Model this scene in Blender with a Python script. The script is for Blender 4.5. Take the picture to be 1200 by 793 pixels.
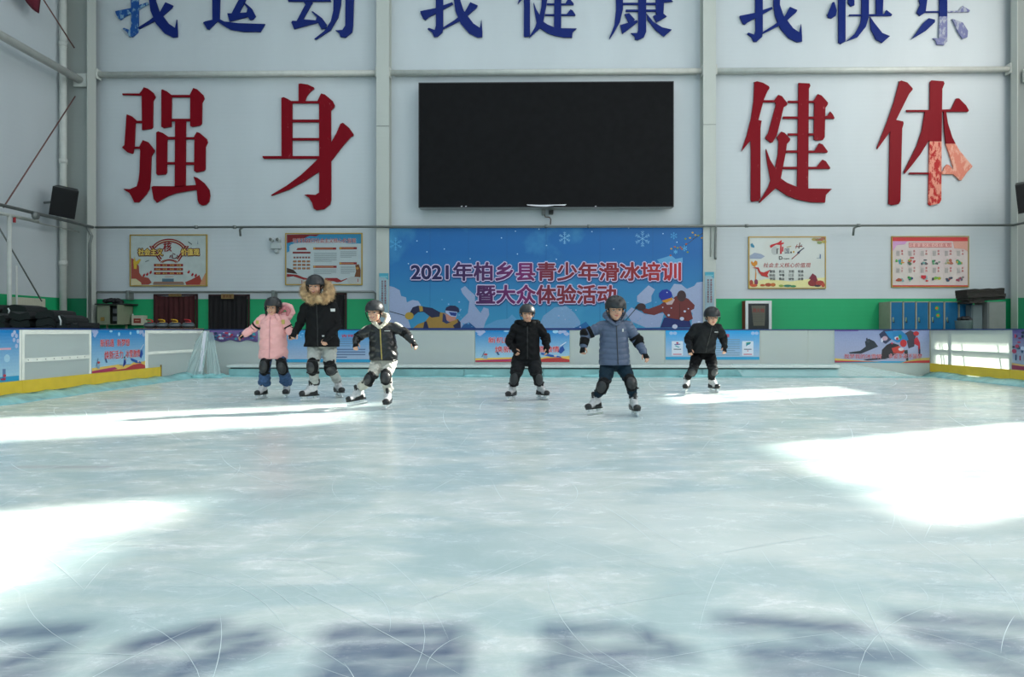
import bpy, bmesh, math, random
import numpy as np
from mathutils import Vector, Matrix
from mathutils.geometry import tessellate_polygon

for o in list(bpy.data.objects): bpy.data.objects.remove(o)
SC = bpy.context.scene
COL = SC.collection
random.seed(7)
rng = np.random.default_rng(7)

# ---------------------------------------------------------------- camera, world, sun, fill lamps, exposure
CAM_H, YAW, F = 0.92, math.radians(0.9), 800.0
cam_d = bpy.data.cameras.new('camera'); cam = bpy.data.objects.new('camera', cam_d); COL.objects.link(cam)
cam_d.sensor_width = 36; cam_d.lens = 24; cam_d.shift_y = -8.5/1200; cam_d.clip_end = 300
cam.location = (0, 0, CAM_H); cam.rotation_euler = (math.pi/2, 0, YAW)
SC.camera = cam
vs = SC.view_settings
vs.view_transform = 'Standard'; vs.look = 'None'; vs.gamma = 1; vs.use_curve_mapping = False
vs.exposure = 0.12
w = bpy.data.worlds.new('sky'); SC.world = w; w.use_nodes = True
bg = w.node_tree.nodes['Background']; bg.inputs[0].default_value = (0.62, 0.78, 1, 1); bg.inputs[1].default_value = 1.6

def sun_from(dx, dy, dz, strength):
    d = bpy.data.lights.new('sun', 'SUN'); d.energy = strength; d.angle = math.radians(1.2); d.color = (1, 0.95, 0.86)
    o = bpy.data.objects.new('sun', d); COL.objects.link(o)
    o.rotation_euler = Vector((dx, dy, dz)).to_track_quat('Z', 'Y').to_euler(); return o
SUN_SLOPE, SUN_TAN = 0.47, 0.50          # low winter sun from the far right, through the windows of the right wall
_n = math.hypot(1, SUN_SLOPE)
sun_from(1/_n, SUN_SLOPE/_n, SUN_TAN, 22.0)

def area(name, loc, target, sx, sy, power, color):
    d = bpy.data.lights.new(name, 'AREA'); d.shape = 'RECTANGLE'; d.size = sx; d.size_y = sy; d.energy = power; d.color = color
    o = bpy.data.objects.new(name, d); COL.objects.link(o); o.location = loc
    o.rotation_euler = (Vector(target)-Vector(loc)).to_track_quat('-Z', 'Y').to_euler(); return o
# fill lamps: right wall windows first, the rest added to brighten the hall
area('window_light', (12.9, 5.5, 6.6), (0, 9, 1.5), 22, 6.5, 1250, (1, 0.975, 0.93))
area('window_light', (-11.5, -1.0, 7.0), (0, 5, 1), 18, 4, 330, (0.55, 0.80, 1))  # added bluish fill from the left side
area('window_light', (0.5, -13.0, 6.0), (0.5, 18, 4), 20, 8, 560, (0.62, 0.83, 1))  # added fill behind the camera, the wall there is closed
area('window_light', (12.8, 13.8, 7.8), (5.5, 18, 5.5), 4.5, 5, 260, (1, 0.95, 0.88))  # added fill to brighten the right part of the back wall
area('roof_light', (0.5, 5.0, 12.2), (0.5, 5.0, 0), 16, 20, 900, (0.88, 0.95, 1))  # added fill from overhead, the ceiling has no opening

# ---------------------------------------------------------------- pixel frame (1200x793) -> points on real planes
cY, sY = math.cos(YAW), math.sin(YAW)
def _ray(px, py):
    u = (px-600)/F; v = (388-py)/F
    return Vector((-sY+u*cY, cY+u*sY, v))
def P(px, py, Y):
    d = _ray(px, py); t = Y/d.y; return Vector((d.x*t, Y, CAM_H+d.z*t))
def PX(px, py, X):
    d = _ray(px, py); t = X/d.x; return Vector((X, d.y*t, CAM_H+d.z*t))
def G(px, py):
    d = _ray(px, py); t = -CAM_H/d.z; return Vector((d.x*t, d.y*t, 0))

# ---------------------------------------------------------------- materials
MATS = {}
def mat(name, col, rough=0.6, metal=0.0, var=0.06, scale=6.0, bump=0.0, bscale=None, stretch=(1,1,1), spec=0.5, coat=0.0, sheen=0.0, col2=None, kind='noise'):
    if name in MATS: return MATS[name]
    m = bpy.data.materials.new(name); m.use_nodes = True; nt = m.node_tree; N = nt.nodes; L = nt.links
    b = N['Principled BSDF']; b.inputs['Roughness'].default_value = rough; b.inputs['Metallic'].default_value = metal
    b.inputs['Specular IOR Level'].default_value = spec; b.inputs['Coat Weight'].default_value = coat; b.inputs['Sheen Weight'].default_value = sheen
    tc = N.new('ShaderNodeTexCoord'); mp = N.new('ShaderNodeMapping'); mp.inputs['Scale'].default_value = stretch
    L.new(tc.outputs['Object'], mp.inputs['Vector'])
    nz = N.new('ShaderNodeTexNoise'); nz.inputs['Scale'].default_value = scale; nz.inputs['Detail'].default_value = 5
    L.new(mp.outputs[0], nz.inputs['Vector'])
    rp = N.new('ShaderNodeValToRGB'); rp.color_ramp.elements[0].position = 0.3; rp.color_ramp.elements[1].position = 0.7
    c = Vector(col[:3]); c2 = Vector(col2[:3]) if col2 else c*(1+var); c1 = c if col2 else c*(1-var)
    rp.color_ramp.elements[0].color = (*c1, 1); rp.color_ramp.elements[1].color = (min(c2[0],1), min(c2[1],1), min(c2[2],1), 1)
    L.new(nz.outputs[0], rp.inputs[0]); L.new(rp.outputs[0], b.inputs['Base Color'])
    if bump:
        nb = N.new('ShaderNodeTexNoise'); nb.inputs['Scale'].default_value = bscale or scale*6; nb.inputs['Detail'].default_value = 3
        L.new(mp.outputs[0], nb.inputs['Vector'])
        bp = N.new('ShaderNodeBump'); bp.inputs['Strength'].default_value = bump; bp.inputs['Distance'].default_value = 0.02
        L.new(nb.outputs[0], bp.inputs['Height']); L.new(bp.outputs[0], b.inputs['Normal'])
    MATS[name] = m; return m
def hexc(h):
    r = [int(h[i:i+2], 16)/255 for i in (0, 2, 4)]
    return tuple((x/12.92 if x <= 0.04045 else ((x+0.055)/1.055)**2.4) for x in r)
def flatm(h, rough=0.55):          # printed ink of one colour
    return mat('ink_'+h, hexc(h), rough, var=0.04, scale=30)

# ---------------------------------------------------------------- mesh builder
ORG = {}
class MB:
    def __init__(s): s.v = []; s.f = []
    def add(s, vs, fs):
        k = len(s.v); s.v += [tuple(x) for x in vs]; s.f += [tuple(i+k for i in f) for f in fs]; return s
    def box(s, a, b, M=None):
        x0, y0, z0 = a; x1, y1, z1 = b
        v = [Vector(p) for p in ((x0,y0,z0),(x1,y0,z0),(x1,y1,z0),(x0,y1,z0),(x0,y0,z1),(x1,y0,z1),(x1,y1,z1),(x0,y1,z1))]
        if M: v = [M @ p for p in v]
        return s.add(v, [(0,3,2,1),(4,5,6,7),(0,1,5,4),(1,2,6,5),(2,3,7,6),(3,0,4,7)])
    def bbox(s, a, b, bev=0.01, M=None):      # box with chamfered edges
        bm = bmesh.new(); bmesh.ops.create_cube(bm, size=1)
        c = (Vector(a)+Vector(b))/2; d = Vector(b)-Vector(a)
        for q in bm.verts: q.co = Vector((q.co.x*d.x+c.x, q.co.y*d.y+c.y, q.co.z*d.z+c.z))
        bmesh.ops.bevel(bm, geom=bm.edges[:], offset=bev, segments=2, affect='EDGES', profile=0.6)
        if M: bm.transform(M)
        s.add([q.co for q in bm.verts], [[q.index for q in f.verts] for f in bm.faces]); bm.free(); return s
    def prism(s, pts, off):                   # polygon (any concave outline) given depth
        pts = [Vector(p) for p in pts]; off = Vector(off); n = len(pts)
        tr = tessellate_polygon([pts])
        s.add(pts+[p+off for p in pts], list(tr)+[(c+n, b+n, a+n) for a, b, c in tr]+[(i, (i+1) % n, (i+1) % n+n, i+n) for i in range(n)]); return s
    def flat(s, pts):
        pts = [Vector(p) for p in pts]; return s.add(pts, tessellate_polygon([pts]))
    def tube(s, pts, r, n=10, caps=True, ry=None, up=None):
        pts = [Vector(p) for p in pts]; m = len(pts)
        rr = r if isinstance(r, (list, tuple)) else [r]*m
        k = len(s.v); prev = None
        for i, p in enumerate(pts):
            t = (pts[min(i+1, m-1)]-pts[max(i-1, 0)]).normalized()
            ref = Vector(up) if up else (prev if prev is not None else (Vector((0,0,1)) if abs(t.z) < 0.9 else Vector((1,0,0))))
            a = (ref-t*ref.dot(t)).normalized(); b = t.cross(a); prev = a
            q = ry if ry else 1.0
            for j in range(n):
                an = 2*math.pi*j/n; s.v.append(tuple(p+a*math.cos(an)*rr[i]+b*math.sin(an)*rr[i]*q))
        for i in range(m-1):
            for j in range(n):
                s.f.append((k+i*n+j, k+i*n+(j+1) % n, k+(i+1)*n+(j+1) % n, k+(i+1)*n+j))
        if caps: s.f.append(tuple(k+j for j in reversed(range(n)))); s.f.append(tuple(k+(m-1)*n+j for j in range(n)))
        return s
    def ell(s, c, r, n=14, m=9, M=None):
        c = Vector(c); r = (r, r, r) if isinstance(r, (int, float)) else r; vs = []
        for i in range(1, m):
            th = math.pi*i/m
            for j in range(n):
                ph = 2*math.pi*j/n; vs.append(Vector((math.sin(th)*math.cos(ph)*r[0], math.sin(th)*math.sin(ph)*r[1], math.cos(th)*r[2])))
        vs += [Vector((0,0,r[2])), Vector((0,0,-r[2]))]
        vs = [(M @ v if M else v)+c for v in vs]; fs = []
        for i in range(m-2):
            for j in range(n): fs.append((i*n+j, (i+1)*n+j, (i+1)*n+(j+1) % n, i*n+(j+1) % n))
        T = (m-1)*n
        for j in range(n): fs.append((T, j, (j+1) % n)); fs.append((T+1, (m-2)*n+(j+1) % n, (m-2)*n+j))
        return s.add(vs, fs)
    def cap(s, a, b, ra, rb, n=14):           # tapered capsule
        s.ell(a, ra, n, 9); s.ell(b, rb, n, 9)
        if (Vector(b)-Vector(a)).length > 1e-5: s.tube([a, b], [ra, rb], n)
        return s
    def chain(s, pts, rs, n=14):
        for i in range(len(pts)-1): s.cap(pts[i], pts[i+1], rs[i], rs[i+1], n)
        return s
    def lathe(s, prof, c, n=24, axis=None):
        c = Vector(c); k = len(s.v); m = len(prof)
        for r, z in prof:
            for j in range(n): an = 2*math.pi*j/n; s.v.append(tuple(c+Vector((r*math.cos(an), r*math.sin(an), z))))
        for i in range(m-1):
            for j in range(n): s.f.append((k+i*n+j, k+i*n+(j+1) % n, k+(i+1)*n+(j+1) % n, k+(i+1)*n+j))
        return s
    def loft(s, rings):
        k = len(s.v); n = len(rings[0])
        for r in rings: s.v += [tuple(p) for p in r]
        for i in range(len(rings)-1):
            for j in range(n): s.f.append((k+i*n+j, k+i*n+(j+1) % n, k+(i+1)*n+(j+1) % n, k+(i+1)*n+j))
        s.f.append(tuple(k+j for j in reversed(range(n)))); s.f.append(tuple(k+(len(rings)-1)*n+j for j in range(n)))
        return s
    def xform(s, M): s.v = [tuple(M @ Vector(p)) for p in s.v]; return s
    def mesh(s, name, org=(0,0,0)):
        me = bpy.data.meshes.new(name); o = Vector(org)
        me.from_pydata([tuple(Vector(p)-o) for p in s.v], [], s.f); me.update(); return me
    def build(s, name, m, parent=None, smooth=False, world=True, recalc=True):
        org = ORG.get(parent.name, Vector((0,0,0))) if (parent is not None and world) else Vector((0,0,0))
        me = s.mesh(name, org)
        bm = bmesh.new(); bm.from_mesh(me); bmesh.ops.recalc_face_normals(bm, faces=bm.faces) if (recalc and len(bm.faces) < 20000) else None
        bm.to_mesh(me); bm.free()
        return link(name, me, m, parent, smooth)
def link(name, me, m, parent=None, smooth=False):
    o = bpy.data.objects.new(name, me); COL.objects.link(o); me.materials.append(m)
    if smooth:
        me.polygons.foreach_set('use_smooth', [True]*len(me.polygons))
        if smooth == 'auto':
            try: me.set_sharp_from_angle(angle=math.radians(40))
            except Exception: pass
    if parent is not None: o.parent = parent; ORG[o.name] = ORG.get(parent.name, Vector((0,0,0)))
    return o
def tag(o, label=None, cat=None, group=None, kind=None):
    if label: o['label'] = label
    if cat: o['category'] = cat
    if group: o['group'] = group
    if kind: o['kind'] = kind
    return o
def thing(name, label, cat, loc=(0,0,0), group=None):
    o = bpy.data.objects.new(name, None); COL.objects.link(o); o.location = loc; o.empty_display_size = 0.1
    ORG[o.name] = Vector(loc); return tag(o, label, cat, group)
def dup(o, parent=None, delta=None):
    c = o.copy(); COL.objects.link(c); c.parent = parent
    for ch in list(o.children): dup(ch, c)
    return c
def bake_voxel(mb, voxel, smooth=2, sf=0.5):
    me = mb.mesh('tmp'); o = bpy.data.objects.new('tmp', me); COL.objects.link(o)
    r = o.modifiers.new('r', 'REMESH'); r.mode = 'VOXEL'; r.voxel_size = voxel
    if smooth: sm = o.modifiers.new('s', 'SMOOTH'); sm.factor = sf; sm.iterations = smooth
    dg = bpy.context.evaluated_depsgraph_get(); dg.update()
    out = bpy.data.meshes.new_from_object(o.evaluated_get(dg), depsgraph=dg)
    bpy.data.objects.remove(o); bpy.data.meshes.remove(me); return out
def co_get(me):
    a = np.empty(len(me.vertices)*3, np.float32); me.vertices.foreach_get('co', a); return a.reshape(-1, 3)
def no_get(me):
    a = np.empty(len(me.vertices)*3, np.float32); me.vertices.foreach_get('normal', a); return a.reshape(-1, 3)
def co_set(me, a): me.vertices.foreach_set('co', a.astype(np.float32).ravel()); me.update()

# ---------------------------------------------------------------- lettering
_tc = {}; _tw = {}
def glyph_mesh(text, bold=0.0):
    k = (text, bold)
    if k in _tc: return _tc[k]
    c = bpy.data.curves.new('t', 'FONT'); c.body = text; c.offset = bold; c.resolution_u = 3; c.fill_mode = 'FRONT'
    o = bpy.data.objects.new('t', c); COL.objects.link(o)
    dg = bpy.context.evaluated_depsgraph_get(); dg.update()
    me = bpy.data.meshes.new_from_object(o.evaluated_get(dg), depsgraph=dg)
    v = [(p.co.x, p.co.y) for p in me.vertices]; f = [tuple(p.vertices) for p in me.polygons]
    bpy.data.objects.remove(o); bpy.data.curves.remove(c); bpy.data.meshes.remove(me)
    if v:
        a = np.array(v); lo = a.min(0); hi = a.max(0); v = [((x-lo[0])/(hi[0]-lo[0]+1e-9), 1-(y-lo[1])/(hi[1]-lo[1]+1e-9)) for x, y in v]
    _tc[k] = (v, f); _tw[k] = (float(hi[0]-lo[0]), float(lo[0])) if v else (1, 0); return _tc[k]

class Sheet:                                 # flat print on a wall plane; shapes given in the photograph's pixels, stored at real size on the plane
    def __init__(s, parent, axis, val, step=0.0025, sgn=-1):
        s.p = parent; s.axis = axis; s.val = val; s.step = step; s.sgn = sgn; s.d = {}; s.n = 0
    def pt(s, x, y, l):
        v = s.val+s.sgn*s.step*l
        return P(x, y, v) if s.axis == 'Y' else PX(x, y, v)
    def mb(s, h, name): return s.d.setdefault((h, name), MB())
    def poly(s, pts, h, l=1, name='print'):
        s.n += 1; l = l+(s.n % 29)*0.012; s.mb(h, name).flat([s.pt(x, y, l) for x, y in pts]); return s
    def rect(s, x0, y0, x1, y1, h, l=1, name='print'): return s.poly([(x0,y0),(x1,y0),(x1,y1),(x0,y1)], h, l, name)
    def oval(s, cx, cy, rx, ry, h, l=1, n=14, name='print'): return s.poly([(cx+rx*math.cos(2*math.pi*i/n), cy+ry*math.sin(2*math.pi*i/n)) for i in range(n)], h, l, name)
    def line(s, x0, y0, x1, y1, wd, h, l=1, name='print'):
        dx, dy = x1-x0, y1-y0; n = math.hypot(dx, dy) or 1; a, b = -dy/n*wd/2, dx/n*wd/2
        return s.poly([(x0+a,y0+b),(x1+a,y1+b),(x1-a,y1-b),(x0-a,y0-b)], h, l, name)
    def text(s, t, x0, y0, x1, y1, h, l=2, bold=0.0, name='lettering', skew=0.0):
        v, f = glyph_mesh(t, 0.0); W, H = x1-x0, y1-y0; r = bold*abs(H)*0.8; m = s.mb(h, name); asp = 1.0 if abs(W) > 1.5 else 0.35
        for dx, dy in ([(0, 0)] if r == 0 else [(math.cos(k*math.pi/4+0.39)*r, math.sin(k*math.pi/4+0.39)*r) for k in range(8 if bold > 0.05 else 4 if bold < 0.02 else 6)]):
            l += 0.02; m.add([s.pt(x0+a*W-skew*(b-0.5)*H+dx*asp, y0+b*H+dy, l) for a, b in v], f)
        return s
    def vtext(s, t, x, y0, y1, sz, h, l=2, bold=0.02):
        st = (y1-y0)/len(t)
        for i, c in enumerate(t): s.text(c, x-sz/2, y0+i*st, x+sz/2, y0+i*st+min(sz, st*0.85), h, l, bold)
        return s
    def done(s, mats={}):
        for (h, name), m in s.d.items():
            o = m.build(name, mats.get(h) or flatm(h), s.p)
            if len(m.f) > 3: o['kind'] = 'stuff'
    def chars(s, t, x0, y0, x1, y1, m, l, bold):      # big lettering: every character a part of its own
        v, f = glyph_mesh(t); adv = {}
        for c in '2年': glyph_mesh(c); glyph_mesh(c+c); adv[c] = _tw[(c+c, 0.0)][0]-_tw[(c, 0.0)][0]
        W_, lo = _tw[(t, 0.0)]; x = 0.0; W, H = x1-x0, y1-y0; r = bold*H*0.8
        for ch in t:
            a = adv['2'] if ch.isdigit() else adv['年']; u0, u1 = (x-lo)/W_, (x+a-lo)/W_; x += a
            fs = [q for q in f if u0 <= sum(v[i][0] for i in q)/len(q) < u1]
            if not fs: continue
            ids = sorted({i for q in fs for i in q}); mp = {i: k for k, i in enumerate(ids)}; mb = MB()
            for k in range(6): ll = l+0.02*k; mb.add([s.pt(x0+v[i][0]*W+math.cos(k*math.pi/3)*r, y0+v[i][1]*H+math.sin(k*math.pi/3)*r, ll) for i in ids], [tuple(mp[i] for i in q) for q in fs])
            mb.build('character', m, s.p)
# ================================================================ THE HALL
YB = 18.0; XL, XR = -11.9, 13.2; ZC = 12.6; YN = -14.0
def wall_mat(name, base, dado, z_d):
    m = bpy.data.materials.new(name); m.use_nodes = True; nt = m.node_tree; N = nt.nodes; L = nt.links; b = N['Principled BSDF']
    b.inputs['Roughness'].default_value = 0.55
    g = N.new('ShaderNodeNewGeometry'); sp = N.new('ShaderNodeSeparateXYZ'); L.new(g.outputs['Position'], sp.inputs[0])
    st = N.new('ShaderNodeMath'); st.operation = 'GREATER_THAN'; st.inputs[1].default_value = z_d; L.new(sp.outputs[2], st.inputs[0])
    nz = N.new('ShaderNodeTexNoise'); nz.inputs['Scale'].default_value = 0.9; nz.inputs['Detail'].default_value = 6
    mp = N.new('ShaderNodeMapping'); mp.inputs['Scale'].default_value = (1, 1, 0.25); L.new(g.outputs['Position'], mp.inputs[0]); L.new(mp.outputs[0], nz.inputs['Vector'])
    r1 = N.new('ShaderNodeValToRGB'); e = r1.color_ramp.elements; e[0].position = 0.3; e[1].position = 0.7
    e[0].color = (*[c*0.93 for c in base], 1); e[1].color = (*base, 1); L.new(nz.outputs[0], r1.inputs[0])
    r2 = N.new('ShaderNodeValToRGB'); e = r2.color_ramp.elements; e[0].position = 0.3; e[1].position = 0.7
    e[0].color = (*[c*0.85 for c in dado], 1); e[1].color = (*dado, 1); L.new(nz.outputs[0], r2.inputs[0])
    mx = N.new('ShaderNodeMix'); mx.data_type = 'RGBA'; L.new(st.outputs[0], mx.inputs[0]); L.new(r2.outputs[0], mx.inputs[6]); L.new(r1.outputs[0], mx.inputs[7])
    L.new(mx.outputs[2], b.inputs['Base Color'])
    wv = N.new('ShaderNodeMath'); wv.operation = 'SINE'; ml = N.new('ShaderNodeMath'); ml.operation = 'MULTIPLY'; ml.inputs[1].default_value = 2*math.pi/0.11
    L.new(sp.outputs[2], ml.inputs[0]); L.new(ml.outputs[0], wv.inputs[0])
    bp = N.new('ShaderNodeBump'); bp.inputs['Strength'].default_value = 0.03; bp.inputs['Distance'].default_value = 0.01; L.new(wv.outputs[0], bp.inputs['Height']); L.new(bp.outputs[0], b.inputs['Normal'])
    return m
ZD = 1.775
M_wall = wall_mat('white_sandwich_panel_green_dado', (0.61, 0.66, 0.69), (0.010, 0.42, 0.16), ZD)
M_steel = wall_mat('painted_steel_column', (0.55, 0.58, 0.54), (0.012, 0.33, 0.14), 0.0)
M_web = wall_mat('grey_painted_web', (0.36, 0.39, 0.37), (0.010, 0.22, 0.10), ZD)
M_pipe = mat('painted_tube', (0.60, 0.62, 0.58), 0.4)
M_gpipe = mat('grey_conduit', (0.20, 0.22, 0.21), 0.45, 0.3)
M_conc = mat('concrete_floor', (0.20, 0.21, 0.20), 0.7, scale=3, var=0.15)
M_glass = None
def glass_mat():
    m = bpy.data.materials.new('window_glass'); m.use_nodes = True; N = m.node_tree.nodes; L = m.node_tree.links
    N.remove(N['Principled BSDF']); t = N.new('ShaderNodeBsdfTransparent'); t.inputs[0].default_value = (0.95, 0.97, 0.96, 1)
    g = N.new('ShaderNodeBsdfGlossy'); g.inputs['Roughness'].default_value = 0.03; fr = N.new('ShaderNodeFresnel'); mx = N.new('ShaderNodeMixShader')
    L.new(fr.outputs[0], mx.inputs[0]); L.new(t.outputs[0], mx.inputs[1]); L.new(g.outputs[0], mx.inputs[2]); L.new(mx.outputs[0], N['Material Output'].inputs[0]); return m
M_glass = glass_mat(); M_alu = mat('aluminium', (0.62, 0.64, 0.65), 0.35, 0.6)

def wall_with_holes(name, X, th, holes):
    ys = sorted({YN, YB} | {h[0] for h in holes} | {h[1] for h in holes}); zs = sorted({0.0, ZC} | {h[2] for h in holes} | {h[3] for h in holes})
    mb = MB()
    for i in range(len(ys)-1):
        j = 0
        while j < len(zs)-1:
            def hole(j): 
                yc, zc = (ys[i]+ys[i+1])/2, (zs[j]+zs[j+1])/2; return any(h[0] < yc < h[1] and h[2] < zc < h[3] for h in holes)
            if hole(j): j += 1; continue
            k = j
            while k+1 < len(zs)-1 and not hole(k+1): k += 1
            mb.box((X, ys[i], zs[j]), (X+th, ys[i+1], zs[k+1])); j = k+1
    return tag(mb.build(name, M_wall), kind='structure')
# right wall: two bands of mullioned windows, one low window near the corner
RW = []
for k in range(-3, 2):
    y0 = 8.5+5.5*k if k < 1 else 13.85
    y1 = y0+2.4 if k < 1 else 15.4
    RW += [(y0, y1, 4.4, 6.28), (y0, y1+(0.6 if k == 1 else 0), 8.3, 10.6)]
RW.append((13.95, 16.35, 1.75, 3.42))
wall_with_holes('wall_right', XR, 0.2, RW)
wn = 1
for (y0, y1, z0, z1) in RW:
    f = MB()
    t = 0.05
    for a, b in (((XR, y0, z0), (XR+0.08, y0+t, z1)), ((XR, y1-t, z0), (XR+0.08, y1, z1)), ((XR, y0, z0), (XR+0.08, y1, z0+t)), ((XR, y0, z1-t), (XR+0.08, y1, z1))): f.box(a, b)
    nv = 2 if z0 > 4 else 0; nh = max(1, int(round((z1-z0)/0.62))-1) if z0 > 4 else 0
    for i in range(nv): y = y0+(y1-y0)*(i+1)/(nv+1); f.box((XR, y-0.025, z0), (XR+0.06, y+0.025, z1))
    for i in range(nh): z = z1-0.55*(i+1); f.box((XR, y0, z-0.025), (XR+0.06, y1, z+0.025))
    o = tag(f.build('window_%d' % wn, M_alu), kind='structure')
    MB().box((XR+0.03, y0, z0), (XR+0.035, y1, z1)).build('glass', M_glass, o); wn += 1
LW = [(y, y+4.2, 8.3, 10.6) for y in (-11.5, -6, -0.5, 5)]  # unseen left windows, added to let more daylight in
wall_with_holes('wall_left', XL-0.2, 0.2, LW)
for (y0, y1, z0, z1) in LW:
    f = MB()
    for a, b in (((XL-0.1, y0, z0), (XL, y0+0.05, z1)), ((XL-0.1, y1-0.05, z0), (XL, y1, z1)), ((XL-0.1, y0, z0), (XL, y1, z0+0.05)), ((XL-0.1, y0, z1-0.05), (XL, y1, z1))): f.box(a, b)
    for i in range(4): y = y0+(y1-y0)*(i+1)/5; f.box((XL-0.08, y-0.025, z0), (XL-0.02, y+0.025, z1))
    o = tag(f.build('window_%d' % wn, M_alu), kind='structure'); MB().box((XL-0.06, y0, z0), (XL-0.055, y1, z1)).build('glass', M_glass, o); wn += 1
tag(MB().box((XL-0.2, YB, 0), (XR+0.2, YB+0.2, ZC)).build('wall_back', M_wall), kind='structure')
tag(MB().box((XL-0.2, YN-0.2, 0), (XR+0.2, YN, ZC)).build('wall_front', M_wall), kind='structure')
tag(MB().box((XL-0.2, YN-0.2, ZC), (XR+0.2, YB+0.2, ZC+0.2)).build('ceiling', mat('ceiling_panel', (0.55, 0.58, 0.58), 0.6)), kind='structure')
tag(MB().box((XL-0.2, YN-0.2, -0.25), (XR+0.2, YB+0.2, -0.03)).build('floor', M_conc), kind='structure')

# corner frame columns (H sections: web facing the hall, inner flange edge on) and wind columns on the back wall
def hcolumn(name, label, web_a, web_b, flanges):
    t = thing(name, label, 'column', (web_a[0], web_a[1], -0.03))
    MB().box(web_a, web_b).build('web', M_web if 'corner' in label else M_steel, t)
    for a, b in flanges: MB().box(a, b).build('flange', M_steel, t)
    MB().box((min(web_a[0], flanges[0][0][0])-0.02, min(web_a[1], flanges[0][0][1])-0.02, -0.03), (max(web_b[0], flanges[0][1][0])+0.02, YB-0.02, 0.0)).build('base_plate', M_steel, t)
    return t
hcolumn('steel_column', 'grey steel column standing in the left corner behind the speaker', (XL+0.02, 17.56, -0.03), (-11.22, 17.575, ZC), [((-11.22, 17.40, -0.03), (-11.2, 17.75, ZC))])
hcolumn('steel_column', 'pale steel column standing in the right corner beside the grey cabinet', (12.58, 17.64, -0.03), (XR-0.02, 17.655, ZC), [((12.56, 17.54, -0.03), (12.58, 17.77, ZC))])
for (x0, x1, lb) in ((441, 456, 'pale steel wind column left of the big black screen'), (824, 839, 'pale steel wind column right of the big black screen')):
    a = P(x0, 388, 17.68).x; b = P(x1, 388, 17.68).x
    t = hcolumn('steel_column', lb, ((a+b)/2-0.006, 17.7, -0.03), ((a+b)/2+0.006, YB-0.012, ZC), [((a, 17.68, -0.03), (b, 17.70, ZC)), ((a, YB-0.012, -0.03), (b, YB-0.001, ZC))])
    zs = P(800, 146, 17.66).z
    MB().box((a, 17.674, zs), (b, 17.68, zs+0.012)).build('splice_seam', M_gpipe, t)

# strut tubes high up between the columns
ZS = P(600, 83.2, 17.75).z
for (x0, x1, lb) in ((-11.19, P(441, 83, 17.75).x, 'white strut tube across the wall above the two leftmost red characters'), (P(456, 83, 17.75).x, P(824, 83, 17.75).x, 'white strut tube across the wall just above the big black screen'), (P(839, 83, 17.75).x, 12.55, 'white strut tube across the wall above the two rightmost red characters')):
    t = thing('strut_tube', lb, 'pipe', (x0, 17.8, ZS))
    MB().tube([(x0, 17.82, ZS), (x1, 17.82, ZS)], 0.07, 16).build('tube', M_pipe, t, True)
    for x in (x0+0.01, x1-0.01): MB().bbox((x-0.015, 17.72, ZS-0.13), (x+0.015, 17.93, ZS+0.13), 0.004).build('end_plate', M_pipe, t)
    MB().bbox((x0+0.1, 17.88, ZS-0.035), (x1-0.1, 17.99, ZS+0.09), 0.004).build('wall_rail', M_pipe, t)
t = thing('strut_tube', 'thick white tube running along the left wall into the corner column', 'pipe', (-11.45, 17.5, 7.55))
zt = PX(88, 88, -11.35).z
MB().tube([(-11.45, 2, zt), (-11.45, 17.5, zt)], 0.095, 16).build('tube', M_pipe, t, True)
MB().bbox((-11.62, 17.46, zt-0.17), (-11.28, 17.52, zt+0.17), 0.01).build('end_plate', M_pipe, t)
t = thing('strut_tube', 'short white tube end meeting the right corner column above the speaker', 'pipe', (12.85, 17.5, zt))
MB().tube([(12.85, 2, zt), (12.85, 17.5, zt)], 0.095, 16).build('tube', M_pipe, t, True)
MB().bbox((12.7, 17.5, zt-0.17), (13.02, 17.56, zt+0.17), 0.01).build('end_plate', M_pipe, t)

# mid height grey rail
ZM = P(600, 264.5, 17.5).z
t = thing('wall_pipe', 'thin grey pipe running across the back wall under the screen', 'pipe', (-11.1, 17.55, ZM))
MB().tube([(-11.12, 17.6, ZM), (12.52, 17.6, ZM)], 0.03, 12).build('tube', M_gpipe, t, True)
for px in (275, 640, 690, 875, 1006, 230): x = P(px, 265, 17.6).x; MB().tube([(x-0.04, 17.6, ZM), (x+0.04, 17.6, ZM)], 0.045, 12).build('coupling', M_gpipe, t, True)
for px, dz in ((280, 0.22), (1002, 0.24)):
    x = P(px, 266, 17.6).x; MB().tube([(x+0.1, 17.6, ZM), (x, 17.66, ZM-0.06), (x, 17.7, ZM-dz)], 0.028, 10).build('bracket', M_gpipe, t, True)
x = P(839, 266, 17.6).x; MB().tube([(x, 17.6, ZM), (x, 17.66, ZM-0.78), (x, 17.62, ZM-0.84)], 0.03, 10).build('drop_pipe', M_gpipe, t, True)
x = P(838, 266, 17.6).x-0.09; MB().tube([(x, 17.6, ZM), (x, 17.66, ZM-0.02), (x, 17.67, ZM-0.78)], 0.018, 10).build('drop_pipe', M_pipe, t, True)
t = thing('wall_pipe', 'dark grey pipe sloping into the corner along the left wall under the speaker', 'pipe', (-11.15, 17.5, ZM))
MB().tube([(-11.16, 3, ZM), (-11.16, 17.55, ZM)], 0.038, 12).build('tube', M_gpipe, t, True)
c = PX(41, 252.5, -11.1); MB().tube([c-Vector((0.02,0,0)), c+Vector((0.05,0,0))], 0.09, 14).build('valve', M_gpipe, t, True)
MB().tube([(-11.5, 3, ZM-0.13), (-11.5, 17.5, ZM-0.13)], 0.015, 8).build('cable', M_pipe, t, True)
MB().tube([(-11.2, 17.35, ZM), (-11.1, 17.42, ZM-0.25), (-11.15, 17.42, ZM-0.45), (-11.15, 17.42, 0.02)], 0.032, 10).build('drop_pipe', M_gpipe, t, True)
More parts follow.
